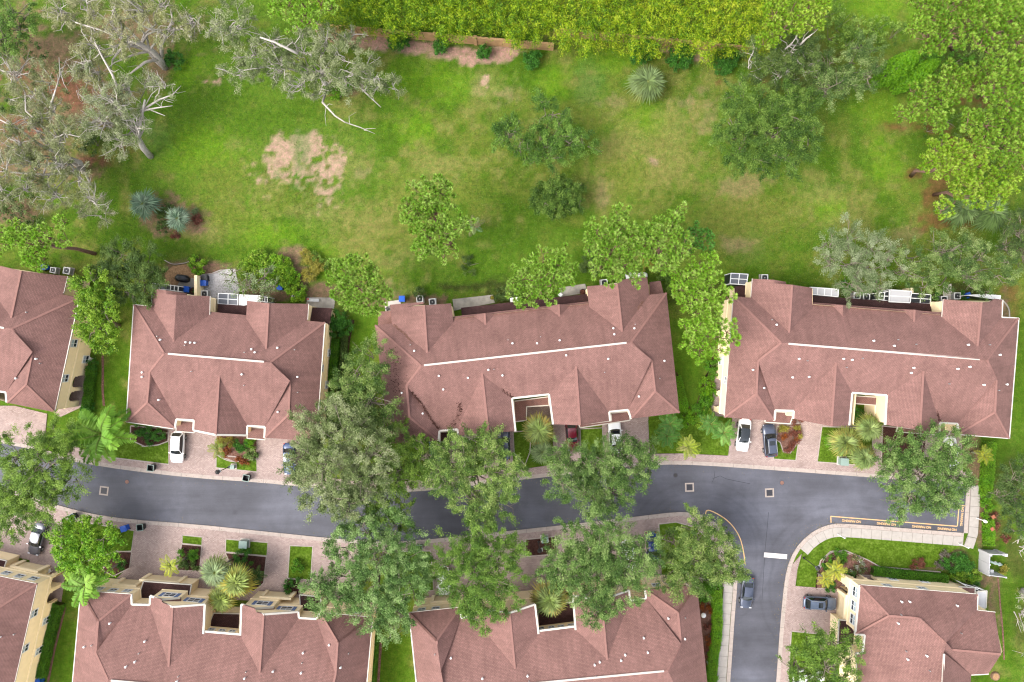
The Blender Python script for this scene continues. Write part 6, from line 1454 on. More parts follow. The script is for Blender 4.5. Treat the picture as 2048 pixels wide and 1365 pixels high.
# ---- planting round the houses
shrub('leafy yellow-flecked shrub behind the white gravel bed', [(505, 530, 24), (520, 515, 18), (490, 540, 16), (530, 535, 18)], 1.8, 'lime', leaf=(.36, .16))
shrub('large-leaved green shrub behind the short block', [(555, 535, 26), (570, 550, 22), (545, 560, 18), (580, 570, 18), (590, 585, 16), (600, 590, 12), (585, 555, 14)], 1.8, 'broad', leaf=(.36, .16))
shrub('green shrub behind the covered grill', [(395, 532, 17), (390, 522, 10)], 1.6, 'broad', leaf=(.34, .16))
tree('o', 'wispy small tree on the white gravel bed', [(460, 560, 22), (480, 575, 18), (465, 545, 14)], 3.2, 'oakfresh', (468, 565), name='small_tree', r0=.08, twigs=14, per=4, leaf=(.26, .07), dens=70)
tree('o', 'pale small tree beside the lone blue bin', [(530, 560, 28), (500, 570, 18), (545, 575, 18), (520, 585, 20)], 3.6, 'oakpale', (530, 568), name='small_tree', r0=.1, twigs=30, per=4, dens=70)
shrub('yellow and green shrub on the mulch beside the pale pine', [(625, 530, 20), (620, 550, 16), (640, 535, 14), (615, 515, 16)], 1.4, 'yellow', leaf=(.3, .1))
shrub('green shrub on the mulch near the pale pine', [(635, 520, 16), (650, 530, 10), (600, 580, 12)], 1.2, 'oakfresh')
shrub('round flowering bush at the back corner of the short block', [(678, 640, 22), (672, 660, 18), (690, 655, 16)], 2.2, 'shrub', leaf=(.26, .14))
hedge('bright narrow hedge along the end wall of the short block', [(672, 680), (669, 720), (664, 760)], 13, 1.0, 'hedge')
hedge('dark hedge row beyond the bright hedge by the short block', [(690, 665), (688, 720), (678, 780)], 10, .9, 'dark')
hedge('green hedge below the arched side wall of the cut-off block', [(184, 735), (180, 765), (178, 795), (170, 830)], 16, .9, 'hedge')
shrub('dark shrub beside the arched side wall', [(185, 740, 10), (188, 725, 9), (176, 815, 12), (172, 828, 12)], 1.2, 'shrub')
hedge('long clipped hedge along the side wall of the lower left block', [(118, 1208), (108, 1240), (95, 1290), (82, 1352)], 17, 1.3, 'hedge')
hedge('low hedge strip along the end wall of the blue shuttered block', [(752, 1265), (748, 1310), (742, 1375)], 9, 1.0, 'hedge')
shrub('dark bush beneath the feather palm drive', [(246, 1130, 10)], 1.0, 'shrub')
shrub('clipped round bush in the striped drive bed, nearest the brick drive', [(361, 1108, 9)], 1.1, 'hedge')
shrub('larger clipped round bush in the striped drive bed', [(389, 1109, 12)], 1.2, 'hedge')
shrub('low dark ground cover in the striped drive bed', [(378, 1125, 14), (392, 1130, 10), (366, 1132, 9)], .6, 'dark')
shrub('big clipped dome bush in front of the green cabinet', [(488, 1115, 20)], 1.7, 'shrub')
feather_palm('dark small palm in the bed beside the dome bush', 513, 1152, 20, 1.8, [(70, 110, 44), (96, 134, 54)], 14, pairs=16)
shrub('single green shrub in the narrow lawn strip by the oak', [(596, 1133, 13)], 1.1, 'hedge')
shrub('bushes by the cream doorway beside the second gable', [(577, 1168, 10), (590, 1163, 9), (576, 1182, 8)], 1.1, 'shrub')
shrub('yellow croton in the first driveway bed, nearest the palm', [(441, 882, 8), (437, 889, 6)], .8, 'yellow', leaf=(.26, .12))
shrub('yellow croton in the first driveway bed, second from the palm', [(459, 880, 9), (463, 886, 6)], .8, 'yellow', leaf=(.26, .12))
shrub('glossy green shrub in the middle of the first driveway bed', [(483, 890, 14), (480, 903, 10)], 1.3, 'shrub')
shrub('bright lime shrub at the corner of the first driveway bed', [(504, 888, 10), (498, 884, 7)], 1.0, 'bright')
shrub('grey-green wispy shrub in the first driveway bed', [(503, 907, 13), (500, 915, 10)], 1.1, 'oak')
shrub('rusty orange low plants at the edge of the first driveway bed', [(486, 921, 7), (493, 922, 7), (479, 920, 6)], .5, 'rust')
shrub('brown bromeliads under the small leaning palm', [(448, 907, 7), (456, 900, 7)], .5, 'rust')
shrub('shrubs against the front wall beside the white hatchback', [(295, 862, 14), (315, 870, 12), (280, 858, 12), (325, 868, 9), (300, 880, 10)], .9, 'shrub')
shrub('red-leaved shrub in the bed between the porch block drives', [(1586, 875, 14), (1580, 890, 10), (1592, 862, 10), (1596, 845, 10), (1575, 898, 9)], .9, 'red', leaf=(.26, .1))
shrub('yellow croton beside the red shrub, nearer the grey wagon', [(1563, 858, 6), (1572, 856, 6)], .8, 'yellow')
shrub('yellow croton beside the red shrub, farther from the grey wagon', [(1593, 860, 6), (1598, 872, 4)], .8, 'yellow')
shrub('orange plants in the red-leaved bed', [(1567, 872, 6), (1594, 879, 5)], .6, 'rust')
hedge('bright lawn hedge by the third drive of the porch block', [(1655, 870), (1662, 890)], 20, .6, 'bright')
shrub('dark shrub in the court of the porch block', [(1712, 825, 14), (1718, 838, 10)], 1.2, 'shrub')
shrub('round lime shrub at the corner of the middle block', [(1368, 833, 16), (1376, 845, 12), (1355, 828, 10)], 1.1, 'bright')
hedge('lime hedge along the end of the middle block', [(1352, 755), (1361, 790), (1367, 815)], 17, .8, 'bright')
GE = 'clipped shrubs along the end wall of the porch block'
shrub('clipped lime shrub by the arched end wall, uppermost of four', [(1424, 732, 14), (1430, 748, 13)], 1.0, 'hedge', group=GE)
shrub('clipped lime shrub by the arched end wall, next to the arches', [(1413, 772, 18), (1418, 790, 16)], 1.0, 'bright', group=GE)
shrub('clipped lime shrub by the arched end wall, in the curved bed', [(1408, 806, 16), (1400, 822, 16)], 1.0, 'hedge', group=GE)
shrub('clipped yellow-tipped shrub at the foot of the curved bed', [(1412, 834, 18), (1404, 846, 14)], 1.0, 'lime', group=GE)
hedge('tall bright hedge between the porch block and the right edge', [(1978, 885), (1974, 940), (1970, 990)], 18, 1.2, 'bright')
hedge('lime hedge run beside the concrete sidewalk corner', [(1975, 1040), (1976, 1060), (1977, 1090)], 16, 1.0, 'bright')
shrub('yellow-leaved shrub clump where the bright hedge meets the sidewalk', [(1972, 1010, 14), (1970, 1025, 10), (1969, 995, 12)], 1.0, 'bright')
shrub('red bromeliad cluster in the sidewalk corner bed', [(1993, 1052, 8), (1988, 1030, 7), (2010, 1075, 9)], .6, 'red')
hedge('clipped hedge along the gallery wall of the corner house', [(1745, 1141), (1800, 1148), (1890, 1157)], 14, 1.2, 'hedge')
shrub('clipped dome bush by the corner house path', [(1675, 1116, 17)], 1.4, 'hedge')
shrub('smaller clipped bush beside the dome bush at the corner house', [(1654, 1125, 11), (1648, 1133, 8)], 1.0, 'hedge')
shrub('green shrub at the corner house drive', [(1662, 1175, 12), (1655, 1170, 8)], 1.1, 'shrub')
shrub('white flowering shrub at the gallery wall, nearest the lawn', [(1715, 1118, 10)], .8, 'flower')
shrub('white flowering shrubs against the gallery arches', [(1722, 1136, 10), (1712, 1140, 8), (1704, 1142, 7)], .8, 'flower')
shrub('brown dried shrub at the lawn edge of the corner house', [(1835, 1125, 13), (1832, 1132, 10)], 1.0, 'red', leaf=(.24, .08))
shrub('mixed green shrubs behind the corner house lawn', [(1915, 1118, 16), (1930, 1125, 16), (1905, 1130, 14), (1890, 1125, 12), (1940, 1140, 14)], 1.4, 'shrub')
shrub('grey dried shrubs beside the corner house lawn', [(1880, 1130, 12), (1890, 1110, 10)], .8, 'grey')
shrub('variegated ginger with yellow tips at the corner house', [(1930, 1155, 18), (1945, 1150, 14), (1915, 1155, 14)], 1.2, 'lime', leaf=(.5, .12))
shrub('dark strap-leaved plants under the variegated ginger', [(1925, 1140, 16), (1915, 1165, 12), (1945, 1165, 12)], 1.0, 'shrub', leaf=(.5, .1))
shrub('yellow-flowered plant by the white enclosure', [(2008, 1135, 6), (2006, 1142, 5)], .8, 'yellow')
tree('o', 'dark oak at the right edge above the white enclosure', [(2020, 960, 32), (2040, 990, 34), (2010, 1000, 28), (2030, 1030, 30), (2045, 1060, 24), (1995, 985, 20), (2050, 940, 30)], 7, 'dark', (2020, 1000), name='oak_tree', per=4, twigs=40)
tree('o', 'grey bare-twigged tree at the lower right edge', [(2045, 1090, 22), (2050, 1180, 26), (2045, 1230, 24), (2055, 1310, 26)], 5, 'silver', (2045, 1180), name='oak_tree', twigs=60, bark='dead_bark', twig_out=1.0, per=2.4, dens=60)
hedge('long bright hedge between the side road sidewalk and the lower middle block', [(1432, 1180), (1434, 1220), (1433, 1270), (1426, 1310), (1420, 1370)], 17, 1.1, 'bright')
shrub('green ground cover under the oak on the side road corner', [(1410, 1185, 20), (1430, 1175, 16)], 1.0, 'hedge')
shrub('rust-coloured shrub beside the lower middle block, nearest the oak', [(1410, 1212, 9), (1414, 1222, 8)], .8, 'rust')
shrub('rust-coloured shrub beside the lower middle block, farther from the oak', [(1418, 1272, 10), (1422, 1285, 8)], .8, 'rust')
shrub('grey-brown shrub with a globe light beside the lower middle block', [(1413, 1250, 9), (1416, 1305, 10), (1418, 1335, 9)], .6, 'red')
shrub('round green shrub at the bottom edge by the sidewalk', [(1424, 1362, 12)], 1.0, 'bright')
shrub('shrubs behind the back roof of the middle block', [(1010, 588, 16), (1025, 582, 12), (997, 598, 8)], 1.1, 'dark')
shrub('dark shrubs beside the broad pine', [(1180, 520, 16), (1170, 535, 14), (1190, 545, 12)], 1.6, 'dark')
shrub('yellow-leaved shrubs under the middle pines', [(1300, 520, 14), (1290, 530, 10), (1310, 535, 10)], 1.2, 'yellow', leaf=(.36, .1))
shrub('green shrubs behind the end gable of the middle block', [(1325, 560, 14), (1340, 575, 14), (1320, 545, 12)], 1.6, 'oakfresh')
shrub('shrubs behind the air conditioners of the porch block', [(1690, 575, 14), (1720, 580, 12), (1745, 570, 12), (1870, 590, 10), (1925, 590, 10)], 1.0, 'shrub')
shrub('dark bush behind the blue bin of the middle block', [(838, 588, 12)], 1.2, 'dark')
shrub('purple-leaved shrub in the silver palm bed', [(395, 440, 10), (350, 470, 8)], .4, 'red')
tree('o', 'thin shrubby tree at the bottom between the lower blocks', [(800, 1235, 24), (790, 1262, 16)], 5, 'oak', (790, 1245), name='small_tree', r0=.1, twigs=20)
# ------------------------------------------------------------------ cars
def lerp(a, b, t): return a + (b - a) * t
PAINT = {}
def paint_mat(key, rgb, k=1.0, metal=0.0):
    if key not in PAINT: PAINT[key] = plain(key, C(*rgb, k), 0.25, 0.5, metal=metal, coat=0.6)
    return PAINT[key]
def car(label, px, py, ang, paint, kind='hatch', L=4.5, W=1.85, Ht=1.55, roof=None, sunroof=False, rails=False, group='parked cars'):
    """ang: heading of the bonnet, degrees anticlockwise from the photo's right"""
    e = empty('parked_car', P(px, py, 0.1 if kind != 'road' else .012), label, 'car', group, math.radians(ang))
    h = L / 2; sedan = kind in ('sedan', 'road')
    S = [-1, -.975, -.93, -.8, -.55, -.2, .1, .35, .55, .75, .88, .95, .985, 1]
    def half(s): return W / 2 * (1 - .30 * max(0, abs(s) - .72) ** 2 / .078 * .75)
    def top(s):
        if s > .35: return lerp(.98, .74, ((s - .35) / .65) ** 2) * Ht / 1.55 + .02
        if s < -.7: return (1.0 if sedan else 1.04) - .14 * ((-s - .7) / .3) ** 2
        return 1.0
    rings = []
    for s in S:
        w = half(s); t = top(s); z0 = .34 if abs(s) > .93 else .24; x = s * h; b = .0 if abs(s) < .96 else .12
        prof = [(.80, z0 + b), (.97, .42), (1.0, .62), (.98, t - .16), (.90, t - .04), (.55, t + .01), (0, t + .03)]
        rings.append([(x, -w * a, z) for a, z in prof] + [(x, w * a, z) for a, z in prof[-2::-1]])
    n = len(rings[0]); v = [p for r in rings for p in r]; f = []
    for i in range(len(S) - 1):
        for k in range(n - 1): f.append((i * n + k, (i + 1) * n + k, (i + 1) * n + k + 1, i * n + k + 1))
    f += [tuple(range(n)), tuple((len(S) - 1) * n + k for k in range(n))[::-1], tuple(k for i in range(0))] [:2]
    mesh('body', v, f, paint, e, True, True)
    xc, xf = .42 * h, .12 * h                       # cowl, front edge of roof
    xr, xb = (-.42 * h, -.66 * h) if sedan else (-.72 * h, -.9 * h)
    wb, wr = W / 2 * .86, W / 2 * .66; zb, zr = .97, Ht - .06
    def patch(name, a0, a1, b0, b1, bow, mat, nn=6):
        """glass between the lower edge a0-a1 and the upper edge b0-b1, bowed outwards"""
        vv = []; m = 3
        for j in range(m + 1):
            for i in range(nn + 1):
                t = i / nn; u = j / m; p = [lerp(lerp(a0[k], a1[k], t), lerp(b0[k], b1[k], t), u) for k in range(3)]
                q = 4 * t * (1 - t); vv.append((p[0] + bow[0] * q, p[1] + bow[1] * q, p[2] + bow[2] * q + .03 * math.sin(u * math.pi)))
        ff = [(j * (nn + 1) + i, j * (nn + 1) + i + 1, (j + 1) * (nn + 1) + i + 1, (j + 1) * (nn + 1) + i) for j in range(m) for i in range(nn)]
        return mesh(name, vv, ff, mat, e, True, True)
    G = M['carglass']
    patch('windscreen', (xc, -wb * .93, zb), (xc, wb * .93, zb), (xf, -wr * .96, zr), (xf, wr * .96, zr), (.13, 0, 0), G)
    patch('rear_window', (xb, -wb * .9, zb), (xb, wb * .9, zb), (xr, -wr * .94, zr), (xr, wr * .94, zr), (-.08, 0, 0), G)
    for sg in (-1, 1):
        patch('side_window', (xb + .12, sg * wb, zb), (xc - .1, sg * wb, zb), (xr, sg * wr, zr), (xf - .02, sg * wr, zr), (0, sg * .05, 0), G)
    rv = []; nx, ny = 8, 6
    for i in range(nx + 1):
        for j in range(ny + 1):
            x = lerp(xr - .04, xf + .05, i / nx); y = lerp(-wr - .03, wr + .03, j / ny); cx = 4 * (i / nx) * (1 - i / nx); cy = 4 * (j / ny) * (1 - j / ny)
            rv.append((x + (.10 * cy if i == nx else 0), y, zr - .01 + .05 * cx ** .7 + .05 * cy ** .7))
    mesh('roof', rv, [(i * (ny + 1) + j, (i + 1) * (ny + 1) + j, (i + 1) * (ny + 1) + j + 1, i * (ny + 1) + j + 1) for i in range(nx) for j in range(ny)], roof or paint, e, True, True)
    for sg in (-1, 1):
        MB().tube([(xc + .02, sg * wb * .96, zb), (xf, sg * (wr + .02), zr + .01)], [.045, .04], 6).build('front_pillar', paint, e, True)
        MB().tube([(xb, sg * wb * .95, zb), (xr, sg * (wr + .02), zr + .01)], [.09, .07], 6).build('rear_pillar', paint, e, True)
        MB().tube([(lerp(xr, xf, .45), sg * (wb + .02), zb), (lerp(xr, xf, .48), sg * (wr + .02), zr)], [.03, .03], 4).build('door_pillar', M['black'], e, True)
        mb = MB().box((xc - .12, sg * (wb + .17), 1.02), (.12, .22, .15)); mb.build('mirror', paint, e, True)
        MB().box((h * .955, sg * W * .34, .70), (.16, .34, .14)).build('headlight', M['lamp_clear'], e, True)
        MB().box((-h * .965, sg * W * .36, .84), (.12, .26, .16)).build('taillight', M['lamp_red'], e, True)
        if rails: MB().tube([(xr + .1, sg * wr * .93, zr + .07), (xr + .3, sg * wr * .93, zr + .12), (xf - .2, sg * wr * .93, zr + .12), (xf, sg * wr * .93, zr + .06)], [.025] * 4, 5).build('roof_rail', M['steel'], e, True)
        for x in (.60 * h, -.60 * h):
            wm = MB().tube([(x, sg * (W / 2 - .20), .33), (x, sg * (W / 2 + .025), .33)], [.335, .335], 18)
            w = wm.build('wheel', M['rubber'], e, True)
            MB().tube([(x, sg * (W / 2 + .01), .33), (x, sg * (W / 2 + .035), .33)], [.22, .21], 14).build('rim', M['steel'], w, True)
    MB().box((h * .985, 0, .42), (.08, W * .5, .14)).build('grille', M['black'], e, True)
    if sunroof: MB().box((lerp(xr, xf, .72), 0, zr + .098), (.62, wr * 1.2, .015)).build('sunroof', G, e, True)
    return e
PW = paint_mat('pewter_car_paint', (98, 98, 110), 1.0, .35); WH = paint_mat('white_car_paint', (250, 250, 250), 1.5); DG = paint_mat('dark_grey_car_paint', (94, 102, 124), .9, .3); SV = paint_mat('silver_car_paint', (200, 200, 206), 1.2, .4)
GRY = paint_mat('mid_grey_car_paint', (122, 136, 160), 1.0, .3); MR = paint_mat('maroon_car_paint', (122, 18, 44), .9, .1); BL = paint_mat('blue_car_paint', (52, 80, 128), 1.0, .2); NV = paint_mat('navy_car_paint', (40, 66, 130), 1.0, .2)
car('white hatchback on the first brick drive of the short block', 360, 893, -93, WH, 'hatch', 4.5, 1.88, 1.62)
car('blue car on the second drive of the short block, half under the grey-twigged oak', 582, 916, -88, BL, 'sedan', 4.6, 1.8, 1.46)
car('silver saloon parked slantwise by the lower left block', 81, 1075, -105, PW, 'sedan', 4.8, 1.84, 1.46)
car('maroon saloon on the drive of the middle block', 1143, 868, -86, MR, 'sedan', 4.7, 1.82, 1.46)
car('white saloon backed half under the oak at the middle block', 1229, 872, 94, WH, 'sedan', 4.8, 1.84, 1.48)
car('white car with a full dark glass roof on the porch block drive', 1484, 869, -96, WH, 'sedan', 4.75, 1.88, 1.46, roof=M['carglass'])
car('grey wagon with roof rails and sunroof beside the glass-roofed car', 1536, 880, 95, DG, 'hatch', 4.75, 1.9, 1.66, sunroof=True, rails=True)
car('white car on the far drive of the porch block, mostly under the oak', 1895, 905, 92, WH, 'sedan', 4.8, 1.84, 1.48)
car('grey sport utility car nose to the garage of the corner house', 1635, 1203, -3, GRY, 'hatch', 4.7, 1.9, 1.68, sunroof=True, rails=True)
car('dark car parked on the side road at the curb, its roof under oak leaves', 1491, 1182, -95, DG, 'road', 4.5, 1.8, 1.45)
car('small white car under the oaks in front of the lower blocks', 888, 1158, -88, WH, 'hatch', 4.2, 1.75, 1.5)
car('white car glimpsed through the oak at the gables of the lower middle block', 1256, 1108, -85, WH, 'sedan', 4.6, 1.82, 1.46)
car('navy car by the brick strip, glimpsed past the gable oak', 1302, 1092, -85, NV, 'sedan', 4.5, 1.8, 1.45)
car('white car at the bottom edge beneath the oak by the side road', 1613, 1348, 5, WH, 'hatch', 4.6, 1.85, 1.6)
car('dark blue car glimpsed at the garage under the stained roof end', 872, 893, 92, NV, 'sedan', 4.5, 1.8, 1.45)
car('dark grey car beside the court of the middle block, under oak leaves', 1008, 888, 92, DG, 'sedan', 4.6, 1.8, 1.46)

# ------------------------------------------------------------------ bins, air conditioners, small things
def bin_(label, px, py, mat, rz, group, w=.62, hh=1.05, z=.1):
    e = empty('wheeled_bin', P(px, py, z), label, 'bin', group, rz); m = MB()
    a, b = w * .42, w * .5
    m.add([(-a, -a, .05), (a, -a, .05), (a, a, .05), (-a, a, .05), (-b, -b, hh), (b, -b, hh), (b, b, hh), (-b, b, hh)], [(3, 2, 1, 0), (4, 5, 6, 7), (0, 1, 5, 4), (1, 2, 6, 5), (2, 3, 7, 6), (3, 0, 4, 7)])
    m.build('body', M[mat], e, True)
    l = MB(); l.box((0, 0, hh + .03), (w * 1.08, w * 1.08, .06)); l.box((0, 0, hh + .075), (w * .8, w * .8, .035)); l.build('lid', M[mat], e, True)
    MB().tube([(-w * .4, -b - .08, hh - .02), (w * .4, -b - .08, hh - .02)], [.02, .02], 5).build('handle', M['black'], e, True)
    for s in (-1, 1): MB().tube([(s * w * .46, -a, .11), (s * w * .36, -a, .11)], [.11, .11], 10).build('wheel', M['rubber'], e, True)
    return e
GBK, GBL = 'dark kerbside bins', 'blue wheeled bins'
def pot_bin(label, px, py, rz):
    e = empty('open_bin', P(px, py, .1), label, 'bin', GBK, rz); m = MB(); a, b, hh = .34, .45, 1.0
    for s in (-1, 1):
        m.add([(-a, s * a, 0), (a, s * a, 0), (b, s * b, hh), (-b, s * b, hh), (-a, s * (a - .05), 0), (a, s * (a - .05), 0), (b - .06, s * (b - .06), hh), (-b + .06, s * (b - .06), hh)], [(0, 1, 2, 3), (4, 5, 6, 7), (2, 3, 7, 6)])
        m.add([(s * a, -a, 0), (s * a, a, 0), (s * b, b, hh), (s * b, -b, hh), (s * (a - .05), -a, 0), (s * (a - .05), a, 0), (s * (b - .06), b - .06, hh), (s * (b - .06), -b + .06, hh)], [(0, 1, 2, 3), (4, 5, 6, 7), (2, 3, 7, 6)])
    m.box((0, 0, .3), (a * 1.8, a * 1.8, .02)); m.build('body', M['bin_green'], e, True)
    r = MB()
    for s in (-1, 1): r.box((0, s * b, hh + .02), (b * 2 + .06, .07, .05)); r.box((s * b, 0, hh + .02), (.07, b * 2 - .08, .05))
    r.build('rim', M['green_box'], e, True)
pot_bin('open dark bin at the kerb below the feather palm lawn', 308, 934, -.1)
pot_bin('open dark bin at the kerb beside the first driveway bed', 497, 954, -.2)
pot_bin('open dark bin at the kerb above the broadleaf tree', 152, 1032, .6)
pot_bin('dark bin on the striped brick drive beside the blue bin', 287, 1052, .1)
pot_bin('dark bin at the kerb between the two darkest oaks', 840, 1093, 0)
bin_('blue bin standing at the kerb beside the broadleaf tree', 255, 1054, 'blue', .3, GBL, .8)
bin_('blue bin beside the round air conditioner of the cut-off block', 95, 536, 'blue', .2, GBL, z=0, w=.8)
bin_('blue bin beside the potted plant on the short block patio', 379, 580, 'blue', -.1, GBL, w=.8)
bin_('blue bin on the white gravel against the cream wall', 412, 567, 'blue', 0, GBL, z=.03, w=.85)
bin_('dark grey bin on the white gravel above the blue bin', 414, 557, 'black', .1, GBL, z=.03, w=.8)
bin_('lone blue bin in the shrubs behind the short block', 564, 576, 'blue', 0, GBL, z=0, w=.75)
bin_('blue bin beside the pale patio of the middle block', 806, 599, 'blue', 0, GBL, z=0, w=.8)
bin_('blue bin at the bottom edge below the long clipped hedge', 84, 1358, 'blue', .4, GBL, z=0, w=.9)
bin_('dark blue bin with a box on it at the end of the porch block', 1927, 592, 'blue', .4, GBL, z=0, w=.7)
def ac(label, px, py, rz=0.0, w=.95):
    e = empty('air_conditioner', P(px, py, 0), label, 'air conditioner', 'air conditioners behind the blocks', rz)
    MB().box((0, 0, .05), (w + .15, w + .15, .12)).build('pad', M['concrete'], e, True)
    MB().box((0, 0, .48), (w, w, .74)).build('cabinet', M['steel'], e, True)
    t = MB()
    for s in (-1, 1): t.box((0, s * w * .46, .88), (w, w * .1, .07)); t.box((s * w * .46, 0, .88), (w * .1, w * .82, .07))
    t.build('top_frame', M['white'], e, True)
    MB().cyl((0, 0, .84), w * .42, .03, 20).build('fan_well', M['black'], e, True)
    f = MB()
    for k in range(3): f.box((math.cos(k * 2.1) * w * .18, math.sin(k * 2.1) * w * .18, .885), (w * .34, .14, .015), k * 2.1)
    f.build('fan_blade', M['dark_steel'], e, True); MB().cyl((0, 0, .88), .09, .05, 10).build('fan_hub', M['steel'], e, True)
for a in (('small air conditioner nearest the blue bin of the cut-off block', 114, 542, -.2, .8), ('larger air conditioner at the corner of the cut-off block', 141, 543, -.2), ('round-topped air conditioner on the white gravel', 414, 589, 0), ('air conditioner at the rear of the short block near its end', 594, 595, 0),
          ('air conditioner beside the dark bush behind the middle block', 841, 599, .1), ('air conditioner next along from the dark bush behind the middle block', 866, 605, .1), ('air conditioner under the broad pine behind the middle block', 1207, 567, .1), ('air conditioner beside the small screened porch', 1525, 557, 0),
          ('air conditioner under the silvery oak, nearer the flat white roof', 1708, 593, 0), ('air conditioner under the silvery oak, nearer the white canopy', 1727, 595, 0), ('air conditioner against the cream gable wall of the porch block', 1881, 600, 0), ('air conditioner beside the concrete path of the porch block', 1907, 593, 0)):
    ac(*a)
def cabinet(label, px, py, rz, mat, s=(1.1, 1.0, .9)):
    e = empty('utility_cabinet', P(px, py, .1), label, 'utility box', 'utility cabinets along the street', rz)
    MB().box((0, 0, .05), (s[0] + .3, s[1] + .3, .1)).build('pad', M['concrete'], e, True)
    MB().box((0, 0, .1 + s[2] / 2), s).build('case', M[mat], e, True)
    MB().box((0, 0, .1 + s[2] + .03), (s[0] + .06, s[1] + .06, .06)).build('lid', M[mat], e, True)
    MB().box((0, -s[1] / 2 - .02, .1 + s[2] * .5), (s[0] * .8, .03, s[2] * .7)).build('door', M[mat], e, True)
cabinet('pale green cabinet on the plot above the dome bush', 491, 1086, -.05, 'green_box')
cabinet('green cabinet under the fan palms of the porch block', 1683, 922, -.05, 'green_box')
cabinet('small pale cabinet on the lawn beside the street lamp', 468, 933, 0, 'green_box', (.55, .5, .6))
cabinet('pale cabinet on the mulch beside the lamp under the lower oaks', 1089, 1077, .1, 'green_box', (.9, .8, .8))
def lamp(label, px, py, hgt, rz):
    e = empty('street_lamp', P(px, py, .1), label, 'street lamp', 'street lamps', rz)
    MB().tube([(0, 0, 0), (0, 0, .5), (0, 0, hgt)], [.1, .06, .05], 8).build('pole', M['dark_steel'], e, True)
    MB().cyl((0, 0, 0), .16, .3, 10).build('base', M['dark_steel'], e, True)
    a = MB(); a.box((0, 0, hgt + .04), (.34, .34, .08)); a.build('arm', M['dark_steel'], e, True)
    MB().tube([(0, 0, hgt + .08), (0, 0, hgt + .5)], [.2, .27], 6).build('lantern', M['blind'], e, True)
    MB().tube([(0, 0, hgt + .5), (0, 0, hgt + .56), (0, 0, hgt + .8)], [.36, .34, .05], 6).build('cap', M['dark_steel'], e, True)
    MB().box((.30, .1, hgt + .3), (.3, .5, .06)).build('panel', M['steel'], e, True)
lamp('street lamp at the kerb beside the first driveway bed', 459, 934, 3.6, .3)
lamp('street lamp on the corner lawn by the golden palms', 1607, 1116, 4.2, .2)
lamp('street lamp in the dark bed under the lower oaks', 1077, 1084, 3.8, 0)
def sign(label, px, py, rz, hgt=2.3):
    e = empty('sign_post', P(px, py, 0), label, 'sign', 'white sign posts by the concrete sidewalk', rz)
    MB().box((0, 0, hgt / 2), (.1, .1, hgt)).build('post', M['white'], e, True)
    MB().box((0, .07, hgt - .3), (.42, .03, .6)).build('board', M['white'], e, True)
    MB().box((0, 0, hgt + .03), (.14, .14, .06)).build('cap', M['white'], e, True)
sign('white sign post on the corner lawn at the sidewalk curve', 1674, 1068, -.1); sign('white sign post at the far end of the corner lawn', 1916, 1087, -.1); sign('white sign post beyond the sidewalk corner by the bright hedge', 1952, 1036, 1.5)
for lb, x, y in (('orange square post cap in the bright hedge, nearer the sidewalk end', 1975, 1030), ('orange square post cap in the bright hedge, nearer the white enclosure', 1973, 1054)):
    e = empty('marker_post', P(x, y, 0), lb, 'post', 'orange topped posts in the bright hedge')
    MB().box((0, 0, .6), (.12, .12, 1.2)).build('post', M['brick_low'], e, True); MB().box((0, 0, 1.22), (.5, .5, .06), .6).build('plate', M['terracotta'], e, True)
for lb, x, y, r in (('brown tree stump slice on the lawn at the corner house', 1989, 1352, .65),):
    e = empty('tree_stump', P(x, y, 0), lb, 'tree stump'); MB().cyl((0, 0, 0), r, .3, 16, r * .92).build('stump', M['brick_low'], e, True); MB().cyl((0, 0, .3), r * .7, .02, 16).build('cut_face', M['soil_tan'], e, True)
# covered grill, pots, furniture
e = empty('covered_grill', P(367, 558, .08), 'black covered grill on the patio behind the short block', 'grill', None, -.15)
g = MB(); S_ = [(-.95, .25, .7), (-.6, .45, .95), (-.2, .5, 1.15), (.3, .5, 1.15), (.65, .42, .95), (1.0, .22, .75)]; vv = []; ff = []
for x, w, t in S_: vv += [(x, -w * 1.1, 0), (x, -w, t * .8), (x, -w * .4, t), (x, w * .4, t), (x, w, t * .8), (x, w * 1.1, 0)]
for i in range(5):
    for k in range(5): ff.append((i * 6 + k, (i + 1) * 6 + k, (i + 1) * 6 + k + 1, i * 6 + k + 1))
ff += [tuple(range(6)), tuple(range(30, 36))[::-1]]
mesh('cover', vv, ff, M['black'], e, True, True); MB().tube([(-.9, .5, .6), (.9, .5, .6)], [.03, .03], 6).build('handle', M['dark_steel'], e, True)
def pot(label, px, py, r, pal, mat='black', z=.08, group='potted plants'):
    e = empty('potted_plant', P(px, py, z), label, 'potted plant', group)
    MB().cyl((0, 0, 0), r * .75, r * 1.3, 14, r).build('pot', M[mat], e, True); MB().cyl((0, 0, r * 1.3), r * .9, .02, 14).build('soil', M['mulch_dark'], e, True)
    n = 160; p = np.array(P(px, py, z + r * 1.6)) + RNG.normal(0, r * .4, (n, 3)); fast_mesh('leaves', leaf_quads(p, .25, .09, .4), 4, pick(PAL[pal], RNG.random(n), n), M['leaf'], e)
pot('potted plant beside the blue bin on the short block patio', 391, 583, .55, 'shrub'); pot('potted yellow plant at the end of the long middle patio', 984, 596, .3, 'yellow'); pot('purple potted plant on the pale patio under the pine', 1165, 585, .45, 'red')
pot('round potted plant under the first gallery arch', 1694, 1149, .5, 'shrub', 'terracotta', .1); pot('round potted plant in the middle of the gallery', 1706, 1152, .55, 'shrub', 'terracotta', .1)
